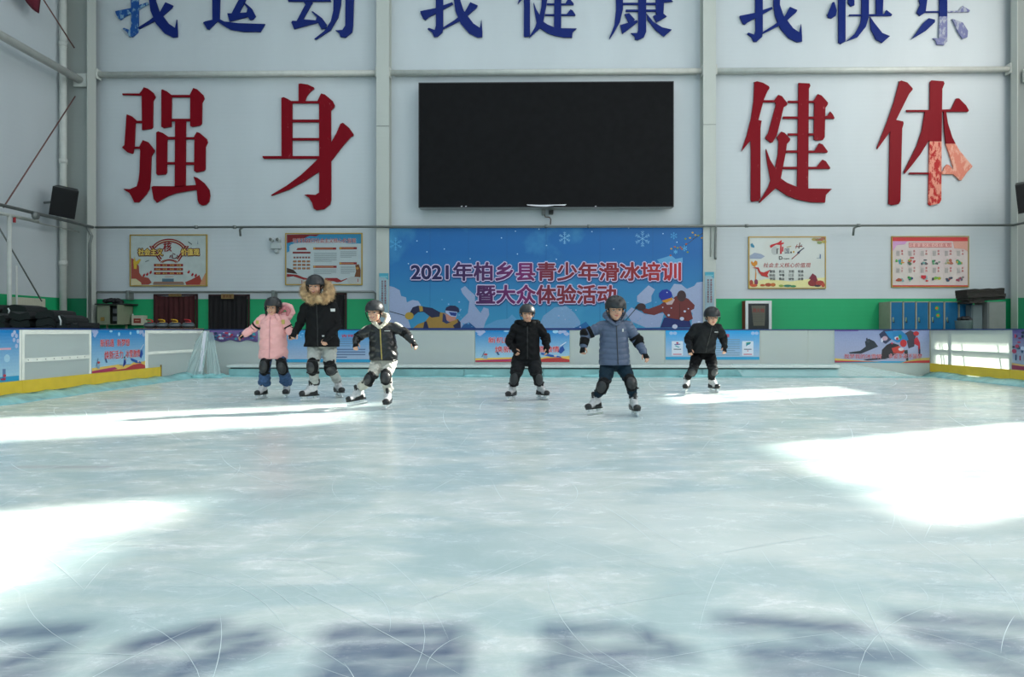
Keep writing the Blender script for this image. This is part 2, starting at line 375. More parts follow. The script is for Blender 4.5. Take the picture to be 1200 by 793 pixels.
t = thing('wall_pipe', 'thin grey pipe end crossing the right corner column below the speaker', 'pipe', (12.5, 17.5, ZM))
MB().tube([(12.5, 4, ZM+0.02), (12.5, 17.6, ZM)], 0.03, 12).build('tube', M_gpipe, t, True)
# low grey rail over the doors on the left
zl = P(300, 342, 17.8).z
t = thing('wall_pipe', 'low grey pipe running over the three curtained doorways', 'pipe', (P(113, 342, 17.8).x, 17.8, zl))
xa, xb = P(112, 342, 17.8).x, P(441, 342, 17.8).x-0.02
MB().tube([(xa, 17.8, 0.0), (xa, 17.8, zl-0.05), (xa+0.05, 17.8, zl), (xb-0.05, 17.8, zl), (xb, 17.8, zl-0.05), (xb, 17.8, 0.0)], 0.03, 10).build('tube', M_gpipe, t, True)
for px in (151, 321): x = P(px, 342, 17.8).x; MB().bbox((x-0.05, 17.74, zl-0.2), (x+0.03, 17.98, zl+0.04), 0.01).build('bracket', M_gpipe, t)

# left wall fittings
t = thing('downpipe', 'tall white downpipe in the left corner behind the black speaker', 'pipe', (-11.78, 17.2, 0))
xp = PX(74, 200, -11.75)
MB().tube([(-11.75, xp.y, -0.03), (-11.75, xp.y, ZC)], 0.085, 16).build('pipe_run', M_pipe, t, True)
for z in (2.6, 5.2, 8.2, 10.8): MB().tube([(-11.75, xp.y, z), (-11.75, xp.y, z+0.12)], 0.1, 16).build('pipe_socket', M_pipe, t, True)
M_rod = mat('red_brown_rod', (0.16, 0.07, 0.06), 0.5)
for (a, b, lb) in (((88, 113), (4, 243), 'thin brace rod slanting above the grey pipe beside the black speaker'), ((-6, 258), (49, 353), 'thin brace rod slanting down to the radiator on the left wall'), ((50, -2), (87, 56), 'thin brace rod slanting at the top left beside the red cloth')):
    A = PX(*a, -11.5); B = PX(*b, -11.5); o = MB().tube([A, B], 0.016, 8).build('brace_rod', M_rod if a[0] != -6 else M_gpipe, None, True); tag(o, lb, 'rod')
t = thing('metal_post', 'slim white metal post with a short arm on the left wall', 'post', PX(11, 360, -11.4).xy.to_3d())
a = PX(11, 252, -11.4)
MB().tube([(-11.4, a.y, 0.0), (-11.4, a.y, a.z)], 0.045, 10).build('upright', M_pipe, t, True)
MB().tube([(-11.4, a.y+0.22, 0.9), (-11.4, a.y+0.22, a.z-1.1)], 0.02, 8).build('side_pipe', M_pipe, t, True)
MB().tube([(-11.4, a.y-1.0, a.z), (-11.4, a.y+0.9, a.z)], 0.035, 10).build('arm', M_pipe, t, True)
MB().tube([(-11.4, a.y+0.15, a.z), (-11.4, a.y+0.15, a.z-0.14)], 0.03, 8).build('red_tap', mat('red_paint', (0.5, 0.03, 0.04)), t, True)
t = thing('radiator', 'cream ribbed radiator on the left wall behind the black mats', 'radiator', PX(36, 380, -11.6).xy.to_3d())
A = PX(22, 348, -11.6); B = PX(52, 350, -11.6); n = 12
M_cream = mat('cream_enamel', (0.55, 0.53, 0.42), 0.4)
for i in range(n):
    y = A.y+(B.y-A.y)*i/(n-1); MB().bbox((-11.75, y-0.045, 0.7), (-11.6, y+0.045, A.z), 0.02).build('fin', M_cream, t)
MB().tube([(-11.67, A.y-0.1, 0.85), (-11.67, B.y+0.1, 0.85)], 0.03, 8).build('header_pipe', M_cream, t, True)
MB().tube([(-11.67, A.y-0.1, 0.0), (-11.67, A.y-0.1, 0.85)], 0.025, 8).build('feed_pipe', M_cream, t, True)

# loudspeakers
M_blk = mat('black_speaker', (0.007, 0.007, 0.009), 0.45, bump=0.1, scale=60); M_grl = mat('speaker_grille', (0.004, 0.004, 0.005), 0.7, bump=0.5, bscale=260)
def wallspeaker(cx, cy, Xw, lb, yaw, tilt, roll):
    c = PX(cx, cy, Xw); t = thing('loudspeaker', lb, 'loudspeaker', c)
    M = Matrix.Translation(c) @ Matrix.Rotation(roll, 4, 'Y') @ Matrix.Rotation(yaw, 4, 'Z') @ Matrix.Rotation(tilt, 4, 'X')
    cab = MB(); hw, hd, hh = 0.27, 0.2, 0.35
    cab.loft([[M @ Vector(p) for p in ((-hw, -hd, z), (hw, -hd, z), (hw*0.75, hd, z), (-hw*0.75, hd, z))] for z in (-hh, hh)]).build('cabinet', M_blk, t)
    MB().bbox((-hw+0.02, -hd-0.02, -hh+0.03), (hw-0.02, -hd-0.002, hh-0.03), 0.008, M).build('grille', M_grl, t)
    s = 1 if Xw > 0 else -1
    MB().tube([M @ Vector((0, hd, 0)), Vector((XR-0.05 if s > 0 else XL+0.06, c.y+0.1, c.z))], 0.03, 8).build('bracket', M_gpipe, t, True)
wallspeaker(76, 236.5, -11.25, 'black loudspeaker tilted down in the left corner by the downpipe', math.radians(30), math.radians(12), math.radians(10))
wallspeaker(1206, 230, 12.2, 'black loudspeaker cut by the right edge of the frame', math.radians(-30), math.radians(12), math.radians(-8))
# red cloth at the top left
c = PX(34, -24, -11.5); t = MB(); M_cloth = mat('dark_red_cloth', (0.16, 0.012, 0.03), 0.8, bump=0.3, scale=12)
rings = []
for k in range(8):
    z = -0.52+k*0.3; rings.append([Vector((c.x+0.07*math.cos(a)*(1+0.25*math.sin(3*a)), c.y+(0.30+0.05*k)*math.sin(a)*(1+0.12*math.sin(5*a+k)), c.z+z-0.12*math.sin(a)*(k == 0))) for a in [2*math.pi*j/18 for j in range(18)]])
tag(t.loft(rings).build('hanging_cloth', M_cloth, None, True), 'dark red folded cloth hanging at the top left of the left wall', 'cloth')

# ---------------------------------------------------------------- the big red and blue cut-out characters
def wearmat(name, col, wear, amt, rough=0.45, sc=3.2):
    m = bpy.data.materials.new(name); m.use_nodes = True; N = m.node_tree.nodes; L = m.node_tree.links; b = N['Principled BSDF']; b.inputs['Roughness'].default_value = rough; b.inputs['Specular IOR Level'].default_value = 0.12
    g = N.new('ShaderNodeNewGeometry'); nz = N.new('ShaderNodeTexNoise'); nz.inputs['Scale'].default_value = sc*2.2; nz.inputs['Detail'].default_value = 8; nz.inputs['Roughness'].default_value = 0.7
    mp = N.new('ShaderNodeMapping'); mp.inputs['Scale'].default_value = (1.6, 1, 0.8); L.new(g.outputs['Position'], mp.inputs[0]); L.new(mp.outputs[0], nz.inputs['Vector'])
    r = N.new('ShaderNodeValToRGB'); e = r.color_ramp.elements; e[0].position = amt; e[0].color = (*col, 1); e[1].position = amt+0.07; e[1].color = (*wear, 1)
    L.new(nz.outputs[0], r.inputs[0]); L.new(r.outputs[0], b.inputs['Base Color']); return m
M_red = wearmat('red_acrylic', (0.215, 0.0015, 0.009), (0.45, 0.12, 0.14), 0.64)
M_red2 = wearmat('red_acrylic_clean', (0.215, 0.0015, 0.009), (0.24, 0.005, 0.015), 0.62)
M_fade = wearmat('red_acrylic_faded', (0.48, 0.03, 0.03), (0.75, 0.30, 0.22), 0.46)
M_fade2 = wearmat('red_acrylic_bleached', (0.72, 0.24, 0.17), (0.80, 0.42, 0.32), 0.5)
M_blue = wearmat('blue_acrylic', (0.008, 0.022, 0.16), (0.012, 0.03, 0.2), 0.6)
M_bfade = wearmat('blue_acrylic_worn', (0.02, 0.09, 0.32), (0.25, 0.42, 0.55), 0.52)
M_bgrey = wearmat('blue_acrylic_bleached', (0.18, 0.19, 0.36), (0.40, 0.42, 0.50), 0.5)
def R(x0, y0, x1, y1): return [(x0,y0),(x1,y0),(x1,y1),(x0,y1)]
def character(lb, strokes, ox, oy, sc, m, grp, extra={}):
    Yf = YB-0.06; pts0 = [P(ox+x/sc, oy+y/sc, Yf) for s in strokes for x, y in s]
    c = sum(pts0, Vector())/len(pts0); t = thing('wall_character', lb, 'lettering', (c.x, YB-0.02, c.z), grp)
    by = {}
    for i, s in enumerate(strokes): by.setdefault(extra.get(i, m).name, (extra.get(i, m), []))[1].append((i, s))
    for mm, ss in by.values():
        for i, s in ss:
            mb = MB(); mb.prism([P(ox+x/sc, oy+y/sc, Yf) for x, y in s], (0, 0.045, 0))
            mb.v[-2*len(s):] = [(a, b-0.0011*(i % 7), c_) for a, b, c_ in mb.v[-2*len(s):]]
            mb.build('stroke', mm, t)
    s0 = MB()
    for x, y in (strokes[0][0], strokes[-1][0]):
        q = P(ox+x/sc, oy+y/sc, Yf); s0.box((q.x-0.01, Yf+0.03, q.z-0.01), (q.x+0.01, YB, q.z+0.01))
    s0.build('standoff', M_gpipe, t)
Q = 793/160
QIANG = [[(178,80),(190,60),(215,68),(245,92),(257,115),(243,140),(241,290),(235,300),(180,308),(178,107),(66,105),(66,96),(165,96)], R(143,255,182,267),
 [(92,217),(120,228),(150,255),(147,262),(140,270),(134,405),(128,440),(122,446),(95,438),(66,412),(66,406),(78,396),(90,225)], R(132,405,168,417),
 [(165,405),(185,367),(215,378),(252,425),(250,435),(233,460),(228,600),(222,650),(205,680),(160,728),(135,728),(122,700),(108,675),(75,655),(76,650),(110,652),(150,635),(160,600),(165,560),(170,430)],
 [(293,75),(300,73),(325,84),(355,108),(352,115),(350,240),(350,288),(305,297),(293,290)], R(348,105,462,118),
 [(455,108),(478,64),(500,72),(535,105),(541,125),(528,150),(526,270),(515,282),(470,290),(460,285),(460,118)], R(345,243,465,257), [(372,250),(434,250),(432,635),(370,640)],
 [(263,322),(275,316),(300,325),(340,352),(325,365),(323,555),(315,566),(270,570),(263,562)], R(330,348,374,362), R(430,350,490,362), R(320,495,374,508), R(430,495,485,510),
 [(480,352),(498,320),(515,325),(555,360),(560,380),(548,405),(547,535),(540,545),(495,554),(482,545),(485,365)],
 [(235,640),(245,634),(370,635),(495,628),(500,655),(440,664),(380,675),(330,692),(265,730),(248,710)],
 [(480,580),(500,585),(540,615),(570,655),(575,690),(568,725),(550,743),(530,747),(512,738),(503,715),(498,650),(490,610)]]
SHEN = [[(247,40),(260,38),(300,44),(335,60),(337,68),(315,85),(295,110),(283,142),(247,142)], [(147,122),(160,117),(185,128),(212,145),(210,160),(210,462),(148,462)], R(205,140,368,153),
 [(357,140),(378,96),(400,102),(445,140),(457,165),(452,178),(435,195),(436,480),(436,712),(430,740),(395,768),(350,774),(335,765),(325,730),(308,702),(280,686),(300,682),(345,685),(366,672),(367,545),(366,150)],
 R(208,248,368,263), R(208,355,368,369), [(38,460),(60,460),(366,460),(380,475),(45,475),(38,468)],
 [(437,378),(465,330),(490,272),(505,266),(540,295),(565,330),(565,342),(550,348),(500,405),(435,490),(365,550),(290,600),(190,655),(90,690),(86,686),(180,630),(260,570),(330,505),(370,465),(437,400)]]
JIAN = [[(120,30),(135,25),(170,34),(205,55),(208,65),(195,85),(175,130),(143,250),(163,255),(160,262),(155,300),(155,705),(145,720),(105,724),(99,715),(100,430),(97,370),(45,432),(48,420),(75,340),(100,240),(115,140)],
 R(172,135,242,147), [(235,137),(258,104),(280,112),(312,155),(308,165),(290,175),(250,340),(225,380),(215,382),(185,358),(183,350),(200,325),(245,160)],
 [(250,350),(275,318),(295,325),(328,360),(325,372),(308,390),(302,440),(290,500),(273,590),(310,615),(365,638),(430,648),(570,650),(535,685),(530,730),(450,728),(370,712),(310,690),(245,645),(150,732),(148,725),(200,640),(213,600),(195,500),(186,430),(188,418),(210,480),(240,530),(256,450),(260,372)],
 [(376,35),(440,38),(445,52),(436,70),(432,650),(368,640)], R(315,139,378,150), R(434,139,472,150), R(287,230,378,243), R(434,230,472,243), [(528,230),(545,225),(560,200),(575,218),(585,238),(583,243),(528,243)],
 R(315,328,376,340), R(430,328,467,340), R(305,427,374,440), [(430,428),(470,428),(495,385),(515,392),(545,432),(543,440),(430,440)], R(288,522,372,535), [(428,522),(482,522),(515,480),(535,490),(560,528),(558,534),(428,534)],
 [(463,140),(488,100),(510,108),(547,150),(545,162),(532,180),(528,350),(518,365),(485,370),(465,362),(468,150)]]
TI = [[(170,25),(180,21),(215,32),(247,68),(245,75),(225,100),(150,250),(190,258),(194,270),(185,300),(175,720),(165,738),(125,745),(107,738),(115,330),(120,312),(42,418),(40,408),(100,255),(140,140)],
 [(348,30),(355,20),(425,25),(431,38),(418,70),(414,375),(344,375)], [(344,375),(414,375),(412,715),(400,735),(350,747),(338,738)],
 [(210,192),(350,192),(350,203),(212,203)], [(416,190),(470,188),(500,125),(515,125),(555,165),(572,195),(568,202),(416,202)],
 [(318,200),(350,200),(348,360),(330,385),(290,450),(240,515),(200,562),(196,550),(225,490),(270,400),(300,310)],
 [(430,200),(440,205),(450,270),(475,350),(494,388),(439,388),(430,310),(426,203)], [(494,388),(520,430),(570,490),(593,518),(590,525),(560,555),(530,600),(520,600),(500,580),(478,560),(482,520),(460,450),(439,388)],
 R(228,555,342,565), [(408,555),(425,545),(430,525),(445,508),(462,515),(480,540),(480,565),(408,565)]]
g = 'big red cut-out characters on the back wall'
character('large red wall character left of all the red ones, above the poster with the fan', QIANG, 130, 90, Q, M_red2, g)
character('large red scuffed wall character with a long slanting tail, left of the screen', SHEN, 300, 90, Q, M_red, g)
character('large red scratched wall character just right of the black screen', JIAN, 860, 90, Q, M_red, g)
character('large red wall character at far right with a bleached pink lower stroke', TI, 1020, 90, Q, M_red2, g, {2: M_fade, 7: M_fade2, 9: M_fade2})
WO = [[(92,-190),(128,-190),(128,130),(125,150),(100,172),(85,172),(75,150),(55,135),(60,130),(88,140),(94,120)], [(20,52),(90,38),(170,10),(175,18),(120,48),(60,80),(45,92),(35,88),(22,62)],
 [(180,-195),(215,-190),(208,0),(225,50),(270,110),(300,130),(308,90),(312,150),(312,172),(290,175),(250,155),(210,110),(185,50),(178,0)],
 [(255,10),(290,25),(285,35),(240,75),(200,100),(130,135),(125,130),(180,95),(230,55)], [(0,-78),(285,-78),(300,-104),(325,-78),(325,-68),(0,-68)], [(25,-130),(150,-190),(165,-165),(30,-122)], [(245,-175),(285,-150),(290,-120),(265,-115)]]
YUN = [[(432,105),(440,100),(475,92),(475,-60),(430,-60),(430,-70),(490,-90),(512,-70),(508,88),(530,100),(600,108),(722,112),(700,148),(620,148),(560,138),(520,115),(498,98),(458,138),(450,136)],
 [(545,62),(565,62),(598,0),(598,-38),(640,-38),(630,2),(600,60),(635,58),(640,40),(620,12),(625,10),(660,40),(678,75),(665,90),(650,92),(640,78),(555,100)], [(535,-48),(700,-50),(715,-75),(735,-46),(735,-36),(535,-36)], [(570,-128),(680,-130),(695,-152),(712,-126),(712,-118),(570,-118)], [(450,-170),(475,-165),(505,-130),(490,-110),(470,-125)]]
DONG = [[(830,-4),(1000,-4),(1010,-24),(1030,0),(1030,6),(830,6)], [(850,-98),(975,-98),(985,-120),(1002,-94),(1002,-86),(850,-86)], [(900,6),(945,10),(900,90),(960,95),(965,80),(940,55),(945,52),(990,85),(1012,115),(1005,132),(985,135),(970,105),(858,135),(845,105),(850,97),(870,98),(912,20)],
 [(1045,-195),(1085,-190),(1078,20),(1065,80),(1030,140),(960,185),(953,182),(1000,145),(1030,100),(1042,50),(1043,0)], [(975,-80),(1095,-80),(1120,-100),(1150,-70),(1140,-50),(1135,120),(1130,150),(1100,175),(1075,172),(1070,155),(1052,142),(1085,140),(1098,120),(1100,-68),(975,-68)]]
KANG = [[(905,-130),(938,-130),(938,40),(925,95),(900,140),(880,170),(878,165),(900,110),(908,40)], [(905,-140),(1110,-140),(1125,-165),(1155,-138),(1155,-128),(905,-128)], [(1000,-190),(1040,-175),(1045,-140),(1010,-150)],
 [(1005,-110),(1040,-110),(1040,140),(1030,162),(1005,175),(990,172),(990,158),(972,145),(1000,145),(1005,130)], R(935,12,1085,20), R(950,42,1110,50), R(950,-78,1085,-70), R(935,-30,1150,-22), [(1080,-95),(1100,-100),(1122,-78),(1116,60),(1083,60)],
 [(1118,-4),(1135,-14),(1158,6),(1118,10)], [(945,62),(965,58),(990,85),(980,100),(960,95)], [(925,110),(1000,88),(1003,95),(960,130),(935,148)], [(1070,70),(1110,55),(1130,72),(1085,98)], [(1042,60),(1070,95),(1110,120),(1152,130),(1118,160),(1080,130),(1045,85)]]
KUAI = [[(455,70),(480,10),(488,10),(500,50),(495,75),(475,88),(458,84)], [(507,-190),(542,-185),(542,200),(520,212),(508,205)], [(555,-20),(585,0),(585,25),(570,30),(555,15)], [(560,70),(730,68),(740,48),(768,70),(765,76),(560,76)],
 [(620,-190),(655,-185),(655,80),(640,130),(600,180),(545,200),(590,160),(615,110),(620,70)], [(565,-70),(690,-70),(705,-95),(728,-70),(722,70),(690,70),(690,-58),(565,-58)], [(660,80),(680,110),(720,160),(757,175),(720,207),(690,190),(665,140)]]
LE = [[(900,0),(925,-60),(950,-110),(1080,-150),(1095,-130),(960,-92),(945,-50),(930,60),(905,75),(888,60),(905,20)], [(930,54),(1000,53),(1000,59),(930,60)], [(1032,53),(1090,52),(1110,28),(1145,50),(1143,56),(1032,59)], [(998,-70),(1035,-75),(1035,80),(998,80)], [(998,80),(1035,80),(1035,200),(1020,218),(985,215),(980,195),(965,185),(995,185)],
 [(862,190),(920,110),(945,88),(975,95),(975,108),(930,150)], [(1060,92),(1110,110),(1135,150),(1132,180),(1110,188),(1085,150)]]
g = 'blue cut-out characters along the top of the back wall'
character('blue wall character with a worn pale left half, first of the top row', WO, 130, 0, 4.0, M_blue, g, {0: M_bfade, 1: M_bfade})
character('blue wall character second from the left in the top row', YUN, 130, 0, 4.0, M_blue, g)
character('blue wall character third in the top row, left of the wind column', DONG, 130, 0, 4.0, M_blue, g)
character('blue wall character above the left end of the black screen', WO, 487.3, 0, 4.0, M_blue, g)
character('blue wall character above the middle of the black screen', JIAN, 606.7-45*0.1315, 44-732*0.1315, 1/0.1315, M_blue, g)
character('blue wall character above the right end of the black screen', KANG, 480, 0, 3.75, M_blue, g)
character('blue glossy wall character just right of the right wind column', WO, 862, 5.5, 4.0, M_blue, g)
character('blue wall character second from the right in the top row', KUAI, 860, 0, 4.138, M_blue, g)
character('blue wall character at top right whose lower strokes have bleached grey', LE, 860, 0, 4.138, M_blue, g, {2: M_bgrey, 4: M_bgrey, 6: M_bgrey})

# ---------------------------------------------------------------- LED screen
a = P(490.5, 97, 17.6); b = P(789.5, 242.5, 17.6)
t = thing('video_screen', 'huge blank black video screen on the back wall above the blue banner', 'screen', ((a.x+b.x)/2, 17.8, b.z))
MB().bbox((a.x, 17.6, b.z), (b.x, 17.9, a.z), 0.01).build('housing', mat('screen_housing', (0.35, 0.36, 0.36), 0.4, 0.4), t)
MB().box((a.x+0.012, 17.588, b.z+0.015), (b.x-0.012, 17.6, a.z-0.012)).build('display', mat('black_led', (0.0065, 0.0065, 0.0075), 0.7, bump=0.2, bscale=300, var=0.2, spec=0.15), t)
fr = MB()
for q0, q1 in (((a.x, 17.582, b.z), (a.x+0.02, 17.6, a.z)), ((b.x-0.02, 17.582, b.z), (b.x, 17.6, a.z)), ((a.x, 17.582, a.z-0.02), (b.x, 17.6, a.z)), ((a.x, 17.582, b.z), (b.x, 17.6, b.z+0.015))): fr.box(q0, q1)
fr.build('edge_trim', mat('dark_trim', (0.03, 0.03, 0.035), 0.4), t)
MB().prism([P(x, y, 17.58) for x, y in ((617, 239.5), (632, 240), (655, 239.6), (664, 239.3), (662, 240.8), (650, 240.6), (640, 242), (628, 241.6), (618, 240.5))], (0, 0.004, 0)).build('torn_tape', mat('white_tape', (0.8, 0.8, 0.85)), t)
for x in (540, 545, 697): MB().prism([P(x, 241.3, 17.58), P(x+2, 241, 17.58), P(x+2, 242, 17.58), P(x, 242.2, 17.58)], (0, 0.004, 0)).build('torn_tape', MATS['white_tape'], t)
for (x, y) in ((581, 248), (735, 247)):
    pass
t = thing('camera_box', 'small black camera with a grey box on the wall beneath the screen', 'camera', P(645, 248, YB))
q = P(637, 248.5, 17.9); MB().bbox((q.x-0.05, 17.88, q.z-0.07), (q.x+0.05, 18, q.z+0.07), 0.01).build('junction_box', mat('grey_plastic', (0.22, 0.23, 0.23)), t)
q = P(645.8, 248.5, 17.85); MB().bbox((q.x-0.06, 17.78, q.z-0.045), (q.x+0.06, 18, q.z+0.045), 0.012).build('camera_body', M_blk, t); MB().tube([(q.x, 17.77, q.z), (q.x, 17.8, q.z)], 0.03, 12).build('lens', M_grl, t)
MB().tube([P(638, 251, 17.92), P(639, 254, 17.92), P(644, 254.5, 17.92), P(645.5, 257, 17.92), P(645, 263, 17.92)], 0.014, 6).build('cable', mat('brown_cable', (0.12, 0.07, 0.05)), t, True)
# emergency light
c = P(322, 286, 17.85); t = thing('emergency_light', 'white twin-headed emergency light on the wall left of the red and blue poster', 'lamp', (c.x, 17.99, c.z))
M_wp = mat('white_plastic', (0.5, 0.55, 0.55), 0.4)
MB().bbox((c.x-0.13, 17.88, c.z-0.12), (c.x+0.13, 18, c.z+0.04), 0.02).build('case', M_wp, t)
for s in (-1, 1):
    h = MB().tube([(c.x+s*0.09, 17.9, c.z+0.11), (c.x+s*0.09, 17.80, c.z+0.12)], 0.055, 14).build('lamp_head', M_wp, t, True); MB().tube([(c.x+s*0.09, 17.805, c.z+0.12), (c.x+s*0.09, 17.79, c.z+0.12)], 0.038, 14).build('lens', M_gpipe, h, True)
MB().bbox((c.x-0.03, 17.9, c.z-0.22), (c.x+0.07, 18, c.z-0.12), 0.02).build('socket', M_wp, t)
# ================================================================ POSTERS, BANNER, DOORWAYS, FURNITURE ALONG THE BACK WALL
M_gold = mat('gold_frame', (0.45, 0.30, 0.06), 0.4, 0.3)
def poster(lb, x0, y0, x1, y1, paper, fw=0.03, framem=None, Y=YB-0.03, name='wall_poster', col2=None):
    a = P(x0, y0, Y); b = P(x1, y1, Y)
    t = thing(name, lb, 'poster', ((a.x+b.x)/2, YB, b.z))
    MB().box((a.x, Y, b.z), (b.x, YB-0.001, a.z)).build('board', paper, t)
    if framem:
        for q0, q1 in (((a.x-fw, Y-0.015, b.z-fw), (a.x, YB-0.001, a.z+fw)), ((b.x, Y-0.015, b.z-fw), (b.x+fw, YB-0.001, a.z+fw)), ((a.x, Y-0.015, a.z), (b.x, YB-0.001, a.z+fw)), ((a.x, Y-0.015, b.z-fw), (b.x, YB-0.001, b.z))):
            MB().box(q0, q1).build('frame_bar', framem, t)
    return t, Sheet(t, 'Y', Y)
W12 = ['富强', '民主', '文明', '和谐', '自由', '平等', '公正', '法治', '爱国', '敬业', '诚信', '友善']
# -- poster 1 (crop 145,270 scale 11.333)
t, s = poster('gold framed poster with a red fan outline and yellow heading, left end of wall', 153.4, 276, 241.5, 334, mat('paper_grey', (0.50, 0.56, 0.54), 0.35), 0.03, M_gold)
c = lambda x, y: (145+x/11.333, 270+y/11.333)
RD, DR, YL, CR = '8c1a1c', '5e1216', 'e0c060', 'd6c9a0'
def arc_pts(cx, cy, rx, ry, a0, a1, n=16): return [(cx+rx*math.cos(math.radians(a0+(a1-a0)*i/n)), cy+ry*math.sin(math.radians(a0+(a1-a0)*i/n))) for i in range(n+1)]
def band(s, outer, inner, h, l): 
    for i in range(len(outer)-1): s.poly([c(*outer[i]), c(*outer[i+1]), c(*inner[i+1]), c(*inner[i])], h, l)
for k, (dr, h, l) in enumerate(((0, RD, 1), (22, 'c8b490', 2), (30, RD, 3))):
    th = 18 if k != 1 else 10
    o = [(340+dr, 205)]+arc_pts(600, 330, 262-dr, 222-dr, 212, 328)+[(860-dr, 205)]
    i_ = [(340+dr+th, 210)]+arc_pts(600, 330, 262-dr-th, 222-dr-th, 212, 328)+[(860-dr-th, 210)]
    band(s, o, i_, h, l)
    for (xa, ya, xb, yb) in ((345+dr, 205, 485+dr*0.5, 410-dr), (857-dr, 205, 725-dr*0.5, 410-dr)): s.line(*c(xa, ya), *c(xb, yb), th/11.3, h, l)
    band(s, arc_pts(605, 480, 150-dr, 100-dr*0.2, 220, 320), arc_pts(605, 495, 150-dr-2, 100-dr*0.2, 220, 320), h, l)
s.text('社会主义', *c(190, 240), *c(520, 335), DR, 4, 0.16); s.text('社会主义', *c(192, 242), *c(518, 330), YL, 5, 0.05)
s.text('价值观', *c(760, 240), *c(1005, 335), DR, 4, 0.16); s.text('价值观', *c(762, 242), *c(1003, 330), YL, 5, 0.05)
s.text('核', *c(525, 150), *c(635, 280), RD, 5, 0.03); s.text('心', *c(605, 300), *c(730, 372), DR, 5, 0.03)
for r in range(3):
    s.rect(*c(402, 443+54*r), *c(788, 477+54*r), RD, 2)
    for k in range(4): s.text(W12[r*4+k], *c(425+92*k, 449+54*r), *c(485+92*k, 471+54*r), YL, 3)
s.poly([c(*q) for q in ((100,365),(130,380),(200,470),(205,560),(240,610),(330,630),(372,690),(330,720),(100,720))], 'a0493c', 1)
s.poly([c(*q) for q in ((100,640),(160,640),(230,690),(235,722),(100,722))], CR, 2)
s.poly([c(*q) for q in ((128,410),(145,350),(160,410),(215,375),(228,390),(200,440),(175,450),(172,510),(135,510))], 'd9b23a', 3)
s.poly([c(*q) for q in ((815,685),(900,650),(1005,590),(1035,670),(1040,722),(830,722))], 'a03a2e', 1)
s.poly([c(*q) for q in ((1020,690),(1080,570),(1095,560),(1095,722),(1010,722))], 'c98f68', 2)
s.rect(*c(390, 690), *c(800, 722), '8a7468', 1); s.rect(*c(510, 638), *c(665, 690), '4d6f80', 2); s.rect(*c(400, 680), *c(790, 694), '9a6a50', 2)
for x, y in ((255,590),(300,575),(345,550),(850,545),(900,580),(945,590)): s.poly([c(x,y), c(x+20,y-22), c(x+30,y+4), c(x+12,y+28), c(x-6,y+20)], 'a8121c', 3)
s.rect(*c(545, 611), *c(660, 617), 'b07060', 2); s.poly([c(975,180),c(985,120),c(990,185)], '8898a0', 2); s.line(*c(855,150), *c(905,185), 1, '505858', 2); s.line(*c(285,415), *c(335,395), 0.9, '606868', 2)
s.done()
# -- poster 2 (crop 325,265 scale 10.573)
t, s = poster('gold framed poster with blue sky and rows of grey text behind the adult skater', 335.6, 274.3, 423.4, 332.6, mat('paper_pale', (0.47, 0.54, 0.58), 0.35), 0.03, M_gold)
c = lambda x, y: (325+x/10.573, 265+y/10.573)
s.poly([c(*q) for q in ((118,105),(1040,95),(1040,215),(880,215),(700,160),(420,190),(200,215),(118,260))], '2f86ae', 1)
s.poly([c(*q) for q in ((118,105),(520,100),(480,125),(400,118),(330,150),(250,160),(190,190),(118,210))], '7c1418', 2); s.poly([c(*q) for q in ((118,235),(150,250),(150,310),(118,325))], '2a86b8', 2)
s.rect(*c(165, 225), *c(1005, 700), 'b9c4c6', 2)
s.text('培育和践行社会主义核心价值观', *c(190, 148), *c(975, 208), 'e8e0dc', 3, 0.04); s.text('培育和践行社会主义核心价值观', *c(192, 148), *c(973, 206), 'a01828', 4, 0.012)
s.poly([c(*q) for q in ((235,295),(250,270),(350,262),(370,295))], '8c2018', 3); s.rect(*c(190, 316), *c(412, 338), '7c1818', 3)
for k in range(6): s.rect(*c(200+36*k, 376), *c(226+36*k, 398), '8a5a50', 3)
for r in range(3):
    for k in range(4): s.rect(*c(195+56*k, 424+43*r), *c(238+56*k, 448+43*r), '8a3a20', 3); s.text(W12[r*4+k], *c(199+56*k, 428+43*r), *c(234+56*k, 444+43*r), 'd8b878', 4)
for x0, y0, x1 in ((445, 262, 730), (445, 488, 735), (768, 258, 985), (768, 446, 985)): s.rect(*c(x0, y0), *c(x1, y0+28), '8a1c1c', 3); s.rect(*c(x0+30, y0+9), *c(x1-40, y0+18), 'c08050', 4); s.oval(*c(x0+15, y0+13), 1.3, 1.0, 'd0a040', 4)
for x0, x1, ya, yb in ((455, 735, 330, 460), (450, 730, 535, 610), (780, 980, 312, 410), (785, 960, 495, 600)):
    n = int((yb-ya)/17)
    for k in range(n): s.rect(*c(x0, ya+17*k), *c(x1-(60 if k == n-1 else 0), ya+17*k+6), '808c90', 3)
s.poly([c(*q) for q in ((118,515),(200,540),(250,590),(118,575))], '3c2418', 3); s.poly([c(*q) for q in ((118,590),(240,600),(330,635),(400,650),(400,668),(320,660),(200,620),(118,628))], '8c1a1c', 4)
s.poly([c(*q) for q in ((590,640),(740,640),(790,672),(860,645),(870,652),(790,690),(740,695),(690,680),(590,680))], '8c1a1c', 4)
for x, y, r in ((140,660,32),(235,670,66),(930,670,66),(1020,665,30),(170,705,50),(980,705,60),(620,705,60),(360,705,50)): s.oval(*c(x, min(y, 712-r*0.4)), r/10.6, min(r, 50)/10.6, 'b4b6b4', 3)
s.poly([c(*q) for q in ((965,480),(1010,470),(1032,540),(1030,630),(955,625),(975,560))], '70401c', 5); s.oval(*c(990, 520), 2.0, 1.4, 'b0803a', 6)
s.rect(*c(300, 668), *c(308, 715), '9a2020', 4); s.rect(*c(994, 650), *c(1002, 690), '9a2020', 5)
s.done()
